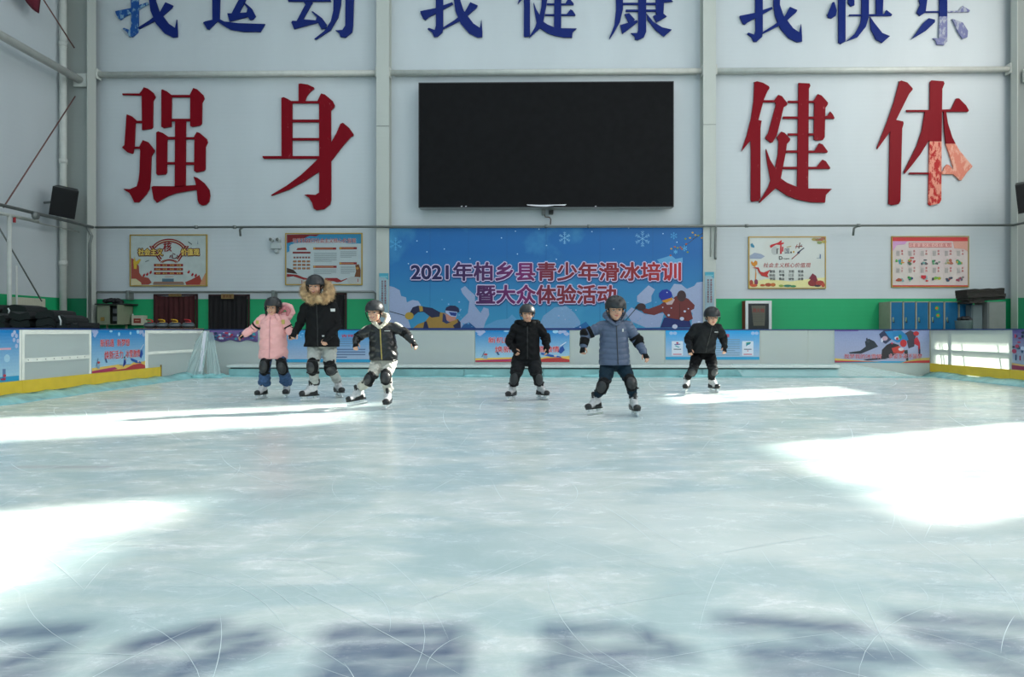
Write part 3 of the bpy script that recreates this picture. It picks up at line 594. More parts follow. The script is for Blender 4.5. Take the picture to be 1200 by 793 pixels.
# -- poster 3 (crop 870,270 scale 10.571)
t, s = poster('gold framed ink-wash poster with brush lettering above the fire box', 878.2, 278.2, 966.6, 337, mat('paper_cream', (0.60, 0.62, 0.56), 0.35, col2=(0.66, 0.70, 0.68), scale=1.2), 0.025, M_gold)
c = lambda x, y: (870+x/10.571, 270+y/10.571)
s.poly([c(*q) for q in ((88,640),(300,600),(600,630),(820,600),(1022,580),(1022,704),(88,704))], 'e6dfa0', 1)
s.poly([c(*q) for q in ((90,310),(150,275),(230,290),(280,320),(230,350),(90,350))], '9aa6bc', 1); s.oval(*c(400, 250), 4, 5, 'b8bcba', 1)
s.poly([c(*q) for q in ((340,190),(360,175),(440,150),(485,118),(490,130),(480,150),(515,148),(515,162),(485,175),(488,290),(466,290),(468,180),(420,175),(375,200),(350,220))], 'c8202c', 3); s.rect(*c(492, 200), *c(508, 262), 'c8202c', 3)
s.rect(*c(425, 225), *c(436, 290), '202020', 3); s.rect(*c(425, 225), *c(450, 232), '202020', 3)
s.text('国', *c(525, 222), *c(580, 285), '2a3a5c', 3); s.line(*c(548, 205), *c(605, 195), 0.7, 'b09040', 3); s.oval(*c(603, 270), 0.9, 1.2, '2a2a2a', 3); s.oval(*c(635, 265), 0.9, 1.3, 'c8a030', 3)
s.line(*c(655, 200), *c(745, 195), 0.9, '8c2c28', 3); s.line(*c(712, 150), *c(700, 225), 0.9, '6c2c28', 3); s.line(*c(680, 170), *c(660, 225), 0.7, 'a04038', 3); s.line(*c(690, 215), *c(740, 175), 0.7, '505050', 3)
s.line(*c(765, 215), *c(690, 270), 1.2, '28324c', 3); s.line(*c(690, 285), *c(610, 355), 0.9, '8c1c1c', 3); s.line(*c(730, 240), *c(690, 285), 1.0, '303a58', 4); s.oval(*c(695, 275), 1.6, 1.1, '303a58', 4)
s.text('D', *c(454, 318), *c(495, 360), '101010', 3, 0.03); s.text('ream', *c(502, 342), *c(580, 358), '404040', 3)
s.text('社会主义核心价值观', *c(262, 400), *c(845, 458), 'b82a2c', 3, 0.0, skew=0.2)
for r in range(3):
    for k in range(4): s.text(W12[r*4+k], *c(338+117*k, 490+46*r), *c(404+117*k, 524+46*r), '383c40', 3, 0.02)
s.poly([c(*q) for q in ((115,375),(135,400),(160,370),(185,385),(185,420),(160,440),(175,540),(165,640),(155,640),(165,460),(120,430),(105,400))], 'd68a28', 3)
s.poly([c(*q) for q in ((120,460),(200,455),(225,510),(265,520),(350,485),(330,510),(310,550),(325,580),(240,560),(205,520),(185,475))], 'bc2a24', 4)
for x, y, rx, ry, h in ((110,650,2.4,4.2,'b04a34'),(170,640,2.2,4.0,'8c3a5a'),(140,680,4.5,2,'d05a30'),(250,678,3,1.6,'c05a30'),(320,672,4,2.4,'b05030'),(380,672,3,2.4,'c06830'),(480,685,3,1.6,'90a848'),(560,685,5,1.6,'2c7c68'),(630,690,3.6,1.4,'3c8c58'),(880,590,4,5,'7c2838'),(870,650,5.6,4.5,'8c2c30'),(960,650,5,3.4,'b04038'),(1000,675,2.2,3,'c05038'),(930,685,4,1.4,'40303c')): s.oval(*c(x, y), rx, ry*0.9, h, 3, 9)
s.poly([c(*q) for q in ((820,600),(870,530),(905,560),(935,620),(900,640),(860,600))], '7c2438', 4)
for x, y, h in ((890,110,'a89858'),(930,115,'98784a'),(975,112,'a05a4a'),(955,150,'88985a'),(1000,100,'a86a58'),(1010,140,'b8a858')): s.oval(*c(x, y), 3.2, 1.8, h, 3, 8)
s.poly([c(*q) for q in ((100,170),(120,155),(148,190),(148,215),(110,205))], '3c88a8', 3); s.poly([c(*q) for q in ((955,345),(960,285),(972,300),(972,352))], '60789c', 3); s.rect(*c(920, 338), *c(970, 344), '8898ac', 3)
s.done()
# -- poster 4 (crop 1035,270 scale 10.573)
t, s = poster('poster with a red top band and twelve small pictures, above the blue lockers', 1045.6, 277.6, 1134.4, 335.6, mat('paper_rose', (0.66, 0.62, 0.56), 0.35, scale=1.0, col2=(0.66, 0.50, 0.52)), 0.02, M_gold)
c = lambda x, y: (1035+x/10.573, 270+y/10.573)
s.rect(*c(115, 84), *c(1048, 132), 'd03c3c', 1); s.rect(*c(115, 678), *c(1048, 694), 'cc3430', 1)
s.poly([c(*q) for q in ((118,133),(300,133),(270,170),(170,180),(118,260))], 'd09ac8', 1); s.poly([c(*q) for q in ((860,133),(1046,133),(1046,260),(1000,230),(880,220))], 'dca090', 1)
s.rect(*c(318, 150), *c(848, 210), 'd06468', 2); s.rect(*c(324, 155), *c(842, 205), 'e8b8b0', 3)
for k, ch in enumerate('社会主义核心价值观'): s.text(ch, *c(332+57*k, 160), *c(378+57*k, 201), 'c0565c', 4, 0.01)
pics = [['3c98a8','58a848','d8943c'],['c04848','98b048','506858'],['505860','7a3c44','70a8a0'],['4c9868','88a890','605860'],['b06858','b89858','a8b098'],['3c9468','48a070','c0a048'],['b04838','78a860','88a8a8'],['2c9048','28386c','88b8a0'],['c83840','c84040','90b0b8'],['304048','b8b030','78b048'],['405068','384858','985048'],['9c4058','706878','88807c']]
rng2 = random.Random(5)
for k in range(12):
    cx, cy = 205+150*(k % 6), 385+ (0 if k < 6 else 210)
    s.rect(*c(cx-55, cy-145), *c(cx-54, cy+60), 'c8a898', 2); s.rect(*c(cx-55, cy-145), *c(cx+50, cy-144), 'c8a898', 2)
    for j in range(4): s.rect(*c(cx-40+11*j, cy-135), *c(cx-35+11*j, cy-70), 'a8a8a4', 3)
    s.vtext(W12[k], *c(cx+30, 0)[:1], c(0, cy-142)[1], c(0, cy-70)[1], 2.1, 'c83c44', 3)
    for j in range(7):
        s.oval(*c(cx+rng2.uniform(-40, 40), cy+rng2.uniform(-22, 30)), rng2.uniform(0.9, 2.4), rng2.uniform(0.8, 1.9), pics[k][j % 3], 3+j*0.3, 8)
s.rect(*c(470, 555), *c(530, 590), 'c82c38', 6); s.rect(*c(332, 328), *c(382, 345), 'c04848', 6)
s.done()

# -- the blue banner
Yb = 17.72
a = P(456.3, 266.8, Yb); b = P(824, 398, Yb)
def banner_mat():
    m = bpy.data.materials.new('banner_vinyl'); m.use_nodes = True; N = m.node_tree.nodes; L = m.node_tree.links; bs = N['Principled BSDF']; bs.inputs['Roughness'].default_value = 0.45
    g = N.new('ShaderNodeNewGeometry'); sp = N.new('ShaderNodeSeparateXYZ'); L.new(g.outputs['Position'], sp.inputs[0])
    mr = N.new('ShaderNodeMapRange'); mr.inputs[1].default_value = 0.9; mr.inputs[2].default_value = 3.6; L.new(sp.outputs[2], mr.inputs[0])
    r = N.new('ShaderNodeValToRGB'); e = r.color_ramp.elements; e[0].position = 0.0; e[0].color = (*hexc('3c9cc8'), 1); e[1].position = 0.75; e[1].color = (*hexc('0066ae'), 1); L.new(mr.outputs[0], r.inputs[0])
    nz = N.new('ShaderNodeTexNoise'); nz.inputs['Scale'].default_value = 0.75; nz.inputs['Detail'].default_value = 7; L.new(g.outputs['Position'], nz.inputs['Vector'])
    r2 = N.new('ShaderNodeValToRGB'); e = r2.color_ramp.elements; e[0].position = 0.54; e[0].color = (0,0,0,1); e[1].position = 0.78; e[1].color = (0.75,0.75,0.75,1); L.new(nz.outputs[0], r2.inputs[0])
    mx = N.new('ShaderNodeMix'); mx.data_type = 'RGBA'; L.new(r2.outputs[0], mx.inputs[0]); L.new(r.outputs[0], mx.inputs[6]); mx.inputs[7].default_value = (*hexc('58b4d8'), 1); L.new(mx.outputs[2], bs.inputs['Base Color']); return m
t = thing('event_banner', 'wide blue event banner with two lines of red and purple lettering', 'banner', ((a.x+b.x)/2, 17.9, b.z))
MB().box((a.x, Yb, b.z), (b.x, Yb+0.02, a.z)).build('vinyl', banner_mat(), t)
MB().box((a.x, Yb-0.012, a.z-0.01), (b.x, Yb+0.03, a.z+0.03)).build('top_batten', M_pipe, t)
for px in (504, 549, 594, 640, 703, 765): q = P(px, 300, Yb); MB().box((q.x-0.004, Yb-0.0015, b.z), (q.x+0.004, Yb, a.z)).build('seam', flatm('0a5a98'), t)
def letter_mat():
    m = bpy.data.materials.new('banner_letter_ink'); m.use_nodes = True; N = m.node_tree.nodes; L = m.node_tree.links; bs = N['Principled BSDF']; bs.inputs['Roughness'].default_value = 0.5
    g = N.new('ShaderNodeNewGeometry'); sp = N.new('ShaderNodeSeparateXYZ'); L.new(g.outputs['Position'], sp.inputs[0])
    mr = N.new('ShaderNodeMapRange'); mr.inputs[1].default_value = P(480,0,Yb).x; mr.inputs[2].default_value = P(798,0,Yb).x; L.new(sp.outputs[0], mr.inputs[0])
    r = N.new('ShaderNodeValToRGB'); e = r.color_ramp.elements; e[0].position = 0.1; e[0].color = (*hexc('1c1250'), 1); e[1].position = 1; e[1].color = (*hexc('b8202c'), 1)
    for p_, h in ((0.28, '4c1458'), (0.42, '7a1868'), (0.5, '7c1c34'), (0.8, '8c1c28')): q = r.color_ramp.elements.new(p_); q.color = (*hexc(h), 1)
    L.new(mr.outputs[0], r.inputs[0]); L.new(r.outputs[0], bs.inputs['Base Color']); return m
M_let = letter_mat()
s = Sheet(t, 'Y', Yb, 0.0018); LV = 'd2c4e6'
A = lambda x, y: (440+x/6, 260+y/6); B = lambda x, y: (640+x/6, 260+y/6)
CL = ['a4b2d4', '9cacd2']
for fn, pts, h in ((A, ((95,450),(130,458),(170,480),(180,520),(215,530),(220,565),(260,548),(300,555),(320,585),(230,690),(250,748),(95,748)), CL[0]),
  (A, ((600,470),(630,450),(660,480),(700,515),(700,590),(740,640),(760,600),(795,610),(800,650),(775,700),(760,748),(600,748),(590,700),(650,640),(660,560),(610,500)), CL[1]),
  (A, ((760,748),(770,730),(850,690),(930,680),(960,650),(1010,700),(1010,748)), '5fa0d0'),
  (A, ((1140,748),(1180,660),(1260,600),(1340,590),(1400,640),(1440,700),(1440,748)), '7fa8d2'),
  (B, ((640,520),(720,445),(765,475),(740,520),(740,560),(690,580),(640,560)), CL[0]), (B, ((560,640),(600,600),(700,650),(830,640),(800,740),(700,742),(600,700)), CL[1]),
  (B, ((870,480),(900,435),(950,440),(990,470),(1040,450),(1060,425),(1104,420),(1104,742),(1020,742),(1030,640),(900,540)), CL[0]),
  (B, ((780,265),(880,235),(910,260),(960,250),(960,290),(800,290)), '5fa4d4'),
  (A, ((600,748),(620,720),(660,705),(710,748)), '1c5a98'), (A, ((1380,748),(1420,735),(1480,700),(1510,740),(1520,748)), '1668a8')):
    s.poly([fn(*q) for q in pts], h, 1)
rr = random.Random(11)
for k in range(60):
    fn, x0, x1, y0, y1 = rr.choice(((A, 570, 800, 500, 740), (A, 330, 600, 540, 740), (B, 560, 780, 560, 740), (B, 60, 240, 600, 740), (A, 1180, 1400, 620, 745)))
    s.oval(*fn(rr.uniform(x0, x1), rr.uniform(y0, y1)), rr.uniform(0.3, 1.4), rr.uniform(0.3, 1.0), rr.choice(['8cb8e0', 'a8b8dc', '68a8d8']), 1.4, 7)
def flake(cx, cy, r, h='8cc8ec'):
    for k in range(6):
        an = math.pi/3*k+math.pi/6; dx, dy = math.cos(an), math.sin(an)
        s.line(cx, cy, cx+dx*r, cy+dy*r, 0.45, h, 2)
        for f in (0.45, 0.72):
            for sg in (-1, 1): a2 = an+sg*math.pi/4; s.line(cx+dx*r*f, cy+dy*r*f, cx+dx*r*f+math.cos(a2)*r*0.3, cy+dy*r*f+math.sin(a2)*r*0.3, 0.38, h, 2)
flake(*A(142, 155), 8, '5cb4e4'); flake(*B(130, 112), 7.2); flake(*B(678, 118), 9.5); flake(*B(898, 97), 4.2, '4ca8dc'); flake(*B(972, 185), 3.4, '5cb8e8'); flake(*B(910, 210), 2.4, '5cb8e8')
for fn, x, y in ((A,292,133),(A,484,190),(A,362,210),(A,232,293),(A,984,65),(A,886,112),(A,998,225),(A,666,258),(A,1150,50),(B,3,165),(B,72,262),(B,322,68),(B,475,190),(B,822,82),(B,920,142),(B,580,42),(A,780,300)): s.oval(*fn(x, y), 0.75, 0.75, 'b4dcf4', 2, 6)
s.line(*B(1104, 78), *B(1030, 122), 0.8, '2c3c34', 2); s.line(*B(1040, 118), *B(960, 180), 0.5, '3c3c34', 2)
for x, y in ((1030,75),(1050,92),(1095,112),(980,118),(1012,112),(985,155),(925,182),(955,190),(905,175),(880,188),(995,212),(875,235),(1070,95),(945,178)): s.oval(*B(x, y), 1.3, 1.0, rr.choice(['c89428', '8c9c28', 'b05c28', 'd0a430']), 3, 7)
# speed skater figure on the left, skier figure on the right
s.poly([A(*q) for q in ((455,635),(490,640),(480,690),(500,705),(580,680),(595,705),(560,748),(262,748),(300,718),(350,700),(380,662),(440,668))], 'a8843c', 3)
s.poly([A(*q) for q in ((345,700),(360,698),(375,748),(335,748))], '1c2450', 4)
s.poly([A(*q) for q in ((240,640),(262,600),(300,588),(400,605),(455,635),(450,665),(395,672),(340,632),(300,634),(265,662))], '1c2048', 4)
s.poly([A(*q) for q in ((305,590),(330,592),(335,625),(312,630))], 'b8943c', 5); s.oval(*A(238, 660), 5.2, 4.4, 'b8983c', 5)
s.poly([A(*q) for q in ((575,680),(598,705),(600,746),(556,746),(545,728),(580,705))], '1c2048', 4)
s.poly([A(*q) for q in ((470,700),(475,640),(492,655),(505,700),(530,705),(500,715))], '2c3464', 5)
s.poly([A(*q) for q in ((492,650),(500,625),(560,635),(572,660),(560,690),(520,702),(500,690))], 'c88c7c', 6)
s.poly([A(*q) for q in ((488,628),(498,600),(525,587),(560,588),(585,605),(590,632),(575,640),(500,642))], '20204c', 7)
s.poly([A(*q) for q in ((490,622),(575,632),(570,668),(530,664),(495,640))], 'b4c4e8', 8); s.poly([A(*q) for q in ((515,632),(572,638),(566,662),(530,656))], '1c3c8c', 9)
s.line(*A(98, 628), *A(205, 657), 0.8, '1c1c2c', 3)
s.poly([B(*q) for q in ((830,672),(920,668),(1010,695),(1022,742),(803,742))], '14286c', 3)
s.poly([B(*q) for q in ((670,600),(720,612),(800,582),(840,555),(880,570),(900,530),(930,512),(1000,540),(1045,585),(1040,610),(1018,622),(1032,680),(1000,697),(850,672),(820,632),(760,655),(690,642),(660,612))], '742c2c', 4)
s.oval(*B(668, 597), 5.6, 4.4, '3c2428', 5); s.oval(*B(952, 520), 5.4, 6.6, '40282c', 5); s.line(*B(630, 610), *B(545, 708), 0.8, '18181c', 3); s.line(*B(938, 570), *B(938, 680), 0.5, '3c1818', 5); s.oval(*B(635, 602), 1.6, 1.6, '18181c', 6)
s.poly([B(*q) for q in ((835,560),(890,535),(905,545),(885,580),(850,582))], 'c8b0b4', 5); s.poly([B(*q) for q in ((812,550),(885,528),(888,548),(846,568),(822,562))], 'd08c20', 6)
s.poly([B(*q) for q in ((793,525),(795,500),(815,478),(850,472),(880,492),(888,515),(880,532),(815,552))], '1430a0', 7)
for x, y, r in ((955,680,2.6),(862,655,1.5),(975,628,1.5),(905,735,3.2),(1075,742,2.5),(1000,610,0.9),(850,495,0.8),(880,605,0.8),(1075,705,1.8),(820,600,0.7)): s.oval(*B(x, min(y, 735)), r, r*0.85, 'ccd4ec', 8, 9)
txt = [('2021年柏乡县青少年滑冰培训', 482, 307.5, 797.5, 328.5), ('暨大众体验活动', 558.5, 334, 721.5, 355.5)]
for w_, x0, y0, x1, y1 in txt:
    s.text(w_, x0+0.5, y0+0.7, x1+0.5, y1+0.9, '14407c', 9, 0.13, 'lettering_shadow'); s.text(w_, x0, y0, x1, y1, LV, 10, 0.115, 'lettering_outline'); s.chars(w_, x0, y0, x1, y1, M_let, 11, 0.044)
s.rect(456.4, 384.2, 824, 385.6, '1c3a80', 3, name='hem')
s.done({'LETTER': M_let})

# -- slim vertical banners on the two wind columns
for x0, x1, y0, lb in ((444.3, 455.2, 320, 'slim pale blue vertical banner on the column behind the cream-collared skater'), (826.2, 836.8, 318.5, 'slim pale blue vertical banner on the column above the rightmost skater')):
    Yv = 17.66; a = P(x0, y0, Yv); b = P(x1, 398, Yv)
    t = thing('column_banner', lb, 'banner', ((a.x+b.x)/2, Yv, b.z)); MB().box((a.x, Yv, b.z), (b.x, Yv+0.012, a.z)).build('sheet', mat('pale_blue_vinyl', hexc('9cb8c4'), 0.5, var=0.1, scale=1.5), t)
    s = Sheet(t, 'Y', Yv); s.poly([(x0, y0), (x1, y0), (x1, y0+8), (x0+7, y0+5), (x0, y0+4)], '4ca4bc', 1); s.rect(x0+1.5, y0+3.4, x1-1, y0+5, '7cc0d0', 2)
    w_ = '乘冰雪东风迎冬奥盛会'; 
    for k, xx in enumerate((x0+3.6, x0+7.2)): s.vtext(w_ if k else '享运动快乐展青春风采', xx, y0+8.5, y0+36.5, 2.3, '8c2c38' if k else '782430', 3)
    s.done()

# -- curtained doorways
def doorway(lb, x0, x1, ytop, m, sign, cur):
    a = P(x0, ytop, 17.93); b = P(x1, 388, 17.93); t = thing('door_curtain', lb, 'curtain', ((a.x+b.x)/2, 17.93, 0))
    n = 40; rings = []; mb = MB()
    front = [(a.x+(b.x-a.x)*i/n, 17.93-0.02*math.sin(i*1.3)-0.015*math.sin(i*0.47)) for i in range(n+1)]
    vs = []; nz_ = 6
    for j in range(nz_+1):
        for i, (x, y) in enumerate(front):
            top = a.z-0.035*math.sin(math.pi*i/n) if cur else a.z
            vs.append((x, y, 0.02+(top-0.02)*j/nz_))
    fs = [(j*(n+1)+i, j*(n+1)+i+1, (j+1)*(n+1)+i+1, (j+1)*(n+1)+i) for j in range(nz_) for i in range(n)]
    o = MB().add(vs, fs).build('cloth', m, t, True); md = o.modifiers.new('thick', 'SOLIDIFY'); md.thickness = 0.008
    fw = 0.04
    for q0, q1 in (((a.x-fw, 17.95, 0), (a.x, YB-0.001, a.z+0.02)), ((b.x, 17.95, 0), (b.x+fw, YB-0.001, a.z+0.02)), ((a.x-fw, 17.95, a.z), (b.x+fw, YB-0.001, a.z+0.04))): MB().box(q0, q1).build('door_frame', mat('dark_door_frame', (0.05, 0.015, 0.015), 0.5), t)
    if sign:
        sx0, sy0, sx1, sy1 = sign; q = P(sx0, sy0, 17.86); r = P(sx1, sy1, 17.86)
        MB().bbox((q.x, 17.86, r.z), (r.x, 17.89, q.z), 0.005).build('sign_plate', mat('brass_sign', (0.35, 0.22, 0.08), 0.4, 0.3), t)
        s = Sheet(t, 'Y', 17.858); s.text('更衣室', sx0+2, sy0+1.2, sx1-2, sy1-1.2, '6c2c18', 1, 0.02); s.done()
M_br = mat('maroon_curtain', (0.055, 0.007, 0.008), 0.85, bump=0.2); M_bk = mat('black_curtain', (0.006, 0.005, 0.006), 0.85, bump=0.2)
doorway('maroon door curtain behind the curling stones, gold sign over it', 181, 229, 346, M_br, (197.5, 344, 212, 347.2), True)
doorway('black door curtain left of the girl in pink, gold sign over it', 245.5, 290, 346.5, M_bk, (259, 344.2, 273.5, 350), False)
doorway('black door curtain partly hidden behind the adult in the fur-trimmed coat', 362, 404, 345, M_bk, None, False)

# -- open cabinet and small red-labelled box on the left
a = P(113, 357, 17.55); b = P(147, 380.5, 17.55)
t = thing('wall_cabinet', 'beige cabinet with its right door open beside the left corner column', 'cabinet', ((a.x+b.x)/2, 17.75, b.z))
M_bg = mat('beige_green_metal', (0.26, 0.29, 0.20), 0.45); W_, H_ = b.x-a.x, a.z-b.z
sx = P(128, 370, 17.55).x; ex = P(143.5, 370, 17.55).x
MB().box((a.x, 17.6, b.z), (a.x+0.02, 18, a.z)).box((b.x-0.08, 17.6, b.z), (b.x-0.06, 18, a.z)).box((a.x, 17.6, b.z), (b.x-0.06, 18, b.z+0.02)).box((a.x, 17.6, a.z-0.02), (b.x-0.06, 18, a.z)).box((a.x, 17.98, b.z), (b.x-0.06, 18, a.z)).build('body', M_bg, t)
d = MB().bbox((a.x, 17.57, b.z+0.01), (sx, 17.598, a.z-0.01), 0.005).build('door', M_bg, t); MB().bbox((a.x+0.1, 17.555, b.z+0.1), (a.x+0.2, 17.57, b.z+0.2), 0.005).build('vent_label', mat('orange_label', (0.3, 0.2, 0.05)), d)
d = MB().box((b.x-0.06, 17.28, b.z+0.01), (b.x-0.035, 17.6, a.z-0.01)).build('door', M_bg, t)
MB().box((sx, 17.7, b.z+0.02), (b.x-0.08, 17.97, a.z-0.02)).build('dark_inside', mat('dark_interior', (0.02, 0.02, 0.02), 0.9), t)
for z in (0.1, 0.3): MB().box((sx+0.05, 17.62, b.z+z), (b.x-0.12, 17.7, b.z+z+0.12)).build('folder', mat('grey_folder', (0.14, 0.14, 0.15)), t)
MB().box((a.x-0.02, 17.5, a.z), (b.x+0.08, 18, a.z+0.03)).build('shelf', mat('dark_board', (0.03, 0.03, 0.03)), t)
for x in (a.x+0.1, b.x-0.15): MB().box((x, 17.8, 0), (x+0.04, 17.84, b.z)).build('leg', M_bg, t)
t = MB(); rr = random.Random(3)
for k in range(9): x = P(125+k*2.1, 355, 17.75).x; t.ell((x, 17.75+rr.uniform(-.06, .06), a.z+0.075+rr.uniform(0, .05)), (0.09, 0.08, 0.05+0.03*rr.random()), 8, 6)
tag(t.build('skate_bag', mat('black_bag', (0.01, 0.01, 0.012), 0.7, bump=0.3), None, True), 'lumpy black bag lying on top of the open beige cabinet', 'bag')
a = P(154, 369.5, 17.8); b = P(168, 381, 17.8)
t = thing('control_box', 'small cream wall box with a red label right of the open cabinet', 'box', ((a.x+b.x)/2, 17.9, b.z))
MB().bbox((a.x, 17.8, b.z), (b.x, 18, a.z), 0.01).build('case', M_cream, t); s = Sheet(t, 'Y', 17.8); s.rect(156.5, 373, 165, 378.5, '8c3428', 1); s.rect(158, 375, 163.5, 376, 'c89c80', 2); s.done()
MB().ell(P(155.5, 368.6, 17.85), 0.02).build('indicator', M_wp, t)

# -- fire hose box
Yf = 17.72; a = P(873.6, 352.3, Yf); b = P(904.5, 398, Yf)
t = thing('fire_hose_cabinet', 'silver framed fire hose cabinet with red sides on the green wall', 'cabinet', ((a.x+b.x)/2, 17.85, b.z))
MB().box((a.x, Yf+0.02, b.z), (b.x, YB-0.001, a.z)).build('body', mat('fire_red', (0.30, 0.012, 0.012), 0.4), t)
fw = 0.075
for q0, q1 in (((a.x, Yf, b.z), (a.x+fw, Yf+0.03, a.z)), ((b.x-fw, Yf, b.z), (b.x, Yf+0.03, a.z)), ((a.x+fw, Yf, a.z-fw), (b.x-fw, Yf+0.03, a.z)), ((a.x+fw, Yf, b.z), (b.x-fw, Yf+0.03, b.z+fw))): MB().bbox(q0, q1, 0.008).build('frame_bar', M_alu, t)
MB().box((a.x+fw, Yf+0.012, b.z+fw), (b.x-fw, Yf+0.022, a.z-fw)).build('dark_pane', mat('smoked_pane', (0.035, 0.035, 0.04), 0.15), t)
s = Sheet(t, 'Y', Yf+0.012); s.poly([(880.5, 358), (897, 358), (896, 381.5), (883, 381.5)], '5c5c50', 1); s.text('消火栓', 881.5, 361, 896, 366, '8c2428', 2, 0.02)
for k in range(4): s.rect(882, 368.5+k*2.6, 895.5, 369.1+k*2.6, '50504a', 2)
s.done()

# -- blue lockers
M_lb = mat('locker_blue', (0.006, 0.13, 0.30), 0.35); M_lf = mat('locker_frame_beige', (0.34, 0.33, 0.26), 0.45); M_chr = mat('chrome', (0.55, 0.55, 0.55), 0.2, 0.9)
def locker(lb, x0, x1, nd, ytop, extra=False):
    Yl = 17.42; a = P(x0, ytop, Yl); b = P(x1, 388, Yl); zt_ = a.z; t = thing('locker_unit', lb, 'locker', ((a.x+b.x)/2, 17.7, -0.03))
    W_ = (b.x-a.x); dw = W_/nd; z0 = -0.03
    MB().box((a.x, Yl+0.03, z0), (b.x, YB-0.02, zt_)).build('carcass', M_lf, t)
    for k in range(nd):
        x = a.x+dw*k
        for zz0, zz1 in ((zt_-0.93, zt_-0.02), (0.05, zt_-0.96)):
            if zz1-zz0 < 0.2: continue
            d = MB().bbox((x+0.022, Yl+0.008, zz0), (x+dw-0.022, Yl+0.035, zz1), 0.004).build('door', M_lb, t)
            zh = zz1-0.44
            MB().bbox((x+0.045, Yl-0.012, zh-0.05), (x+0.085, Yl+0.01, zh+0.06), 0.006).build('handle', M_chr, d)
            MB().bbox((x+0.075, Yl-0.008, zh-0.08), (x+0.10, Yl+0.01, zh+0.0), 0.004).build('latch', M_blk, d)
        MB().box((x-0.008, Yl, z0), (x+0.02, Yl+0.03, zt_)).build('stile', M_lf, t)
    MB().box((a.x, Yl, zt_-0.02), (b.x, Yl+0.03, zt_)).build('top_rail', M_lf, t)
    if extra:
        s = Sheet(t, 'Y', Yl+0.004)
        for y in (361, 369.5): s.oval(1098+(y-361)*0.15, y, 2.7, 2.9, '30a050', 1, 10); s.oval(1097.8+(y-361)*0.15, y, 1.6, 1.5, 'c06838', 2, 8)
        s.done()
locker('blue three-door locker unit, the left one of the pair at the right wall end', 1043.5, 1088.6, 3, 353.2)
locker('blue locker unit with green and orange stickers on its first door', 1089.6, 1141, 4-1+0, 353.2, True)
# -- grey cabinets, dark folded mats on top, pail
M_gc = mat('grey_cabinet', (0.20, 0.215, 0.205), 0.5)
a = P(1140, 357, 17.1); b = P(1153, 388, 17.1)
t = thing('low_cabinet', 'grey-blue low cabinet beside the lockers under the dark slab', 'cabinet', ((a.x+b.x)/2, 17.3, -0.03)); MB().bbox((a.x, 17.15, 0), (b.x, 17.38, a.z), 0.01).build('body', mat('bluegrey_cabinet', (0.15, 0.19, 0.20), 0.5), t); MB().bbox((a.x+0.02, 17.125, 0.05), (b.x-0.02, 17.15, a.z-0.02), 0.005).build('door', MATS['bluegrey_cabinet'], t)
a = P(1159, 353.2, 16.95); b = P(1180.5, 388, 16.95)
t = thing('low_cabinet', 'beige-grey low cabinet against the right corner column', 'cabinet', ((a.x+b.x)/2, 17.2, -0.03)); MB().bbox((a.x, 17.0, 0), (b.x, 17.5, a.z), 0.01).build('body', M_gc, t); MB().bbox((a.x+0.02, 16.975, 0.05), (b.x-0.02, 17.0, a.z-0.02), 0.005).build('door', M_gc, t)
M_slab = mat('dark_brown_rubber', (0.022, 0.018, 0.015), 0.8, bump=0.3)
t = thing('folded_mat', 'dark brown folded mats lying on top of the grey cabinets', 'mat', P(1157, 356, 17.1))
for k, (xa, xb, ya, yb, dy) in enumerate(((1136.5, 1154.5, 352.6, 355.5, 0), (1135.5, 1180, 348.6, 352.2, .03), (1134.5, 1179, 345.2, 348.8, -.02), (1134, 1178.5, 341.6, 345.4, .02), (1133.6, 1178, 338.6, 341.8, 0))):
    q = P(xa, ya, 16.9); r = P(xb, yb, 16.9); n = 14
    rings = [[Vector((q.x+(r.x-q.x)*i/n, 16.92+dy, r.z+0.03*(i/n)+0.008*math.sin(i+k))), Vector((q.x+(r.x-q.x)*i/n, 17.38, r.z+0.03*(i/n)+0.008*math.sin(i+k))), Vector((q.x+(r.x-q.x)*i/n, 17.38, q.z+0.03*(i/n)+0.008*math.sin(i*1.3+k)-0.004)), Vector((q.x+(r.x-q.x)*i/n, 16.92+dy, q.z+0.03*(i/n)+0.008*math.sin(i*1.3+k)-0.004))] for i in range(n+1)]
    MB().loft(rings).build('fold', M_slab, t)
c = P(1130, 383, 16.9)
t = thing('pail', 'grey pail with a black bundle in it in front of the lockers', 'pail', (c.x, 16.9, -0.03))
MB().box((c.x-0.3, 16.75, -0.03), (c.x+0.3, 17.1, 0.72)).build('stand', mat('dark_stand', (0.05, 0.05, 0.05)), t)
MB().lathe([(0.0, 0.72), (0.15, 0.72), (0.19, 1.16), (0.2, 1.18), (0.17, 1.17), (0.0, 1.1)], (c.x, 16.92, 0)).build('pail_body', mat('grey_green_plastic', (0.12, 0.17, 0.17), 0.5), t, True)
mb = MB(); 
for k in range(7): mb.ell((c.x+rr.uniform(-.13, .13), 16.9+rr.uniform(-.06, .06), 1.19+rr.uniform(0, .06)), (0.07, 0.06, 0.05), 8, 6)
mb.build('bundle', M_blk, t, True)
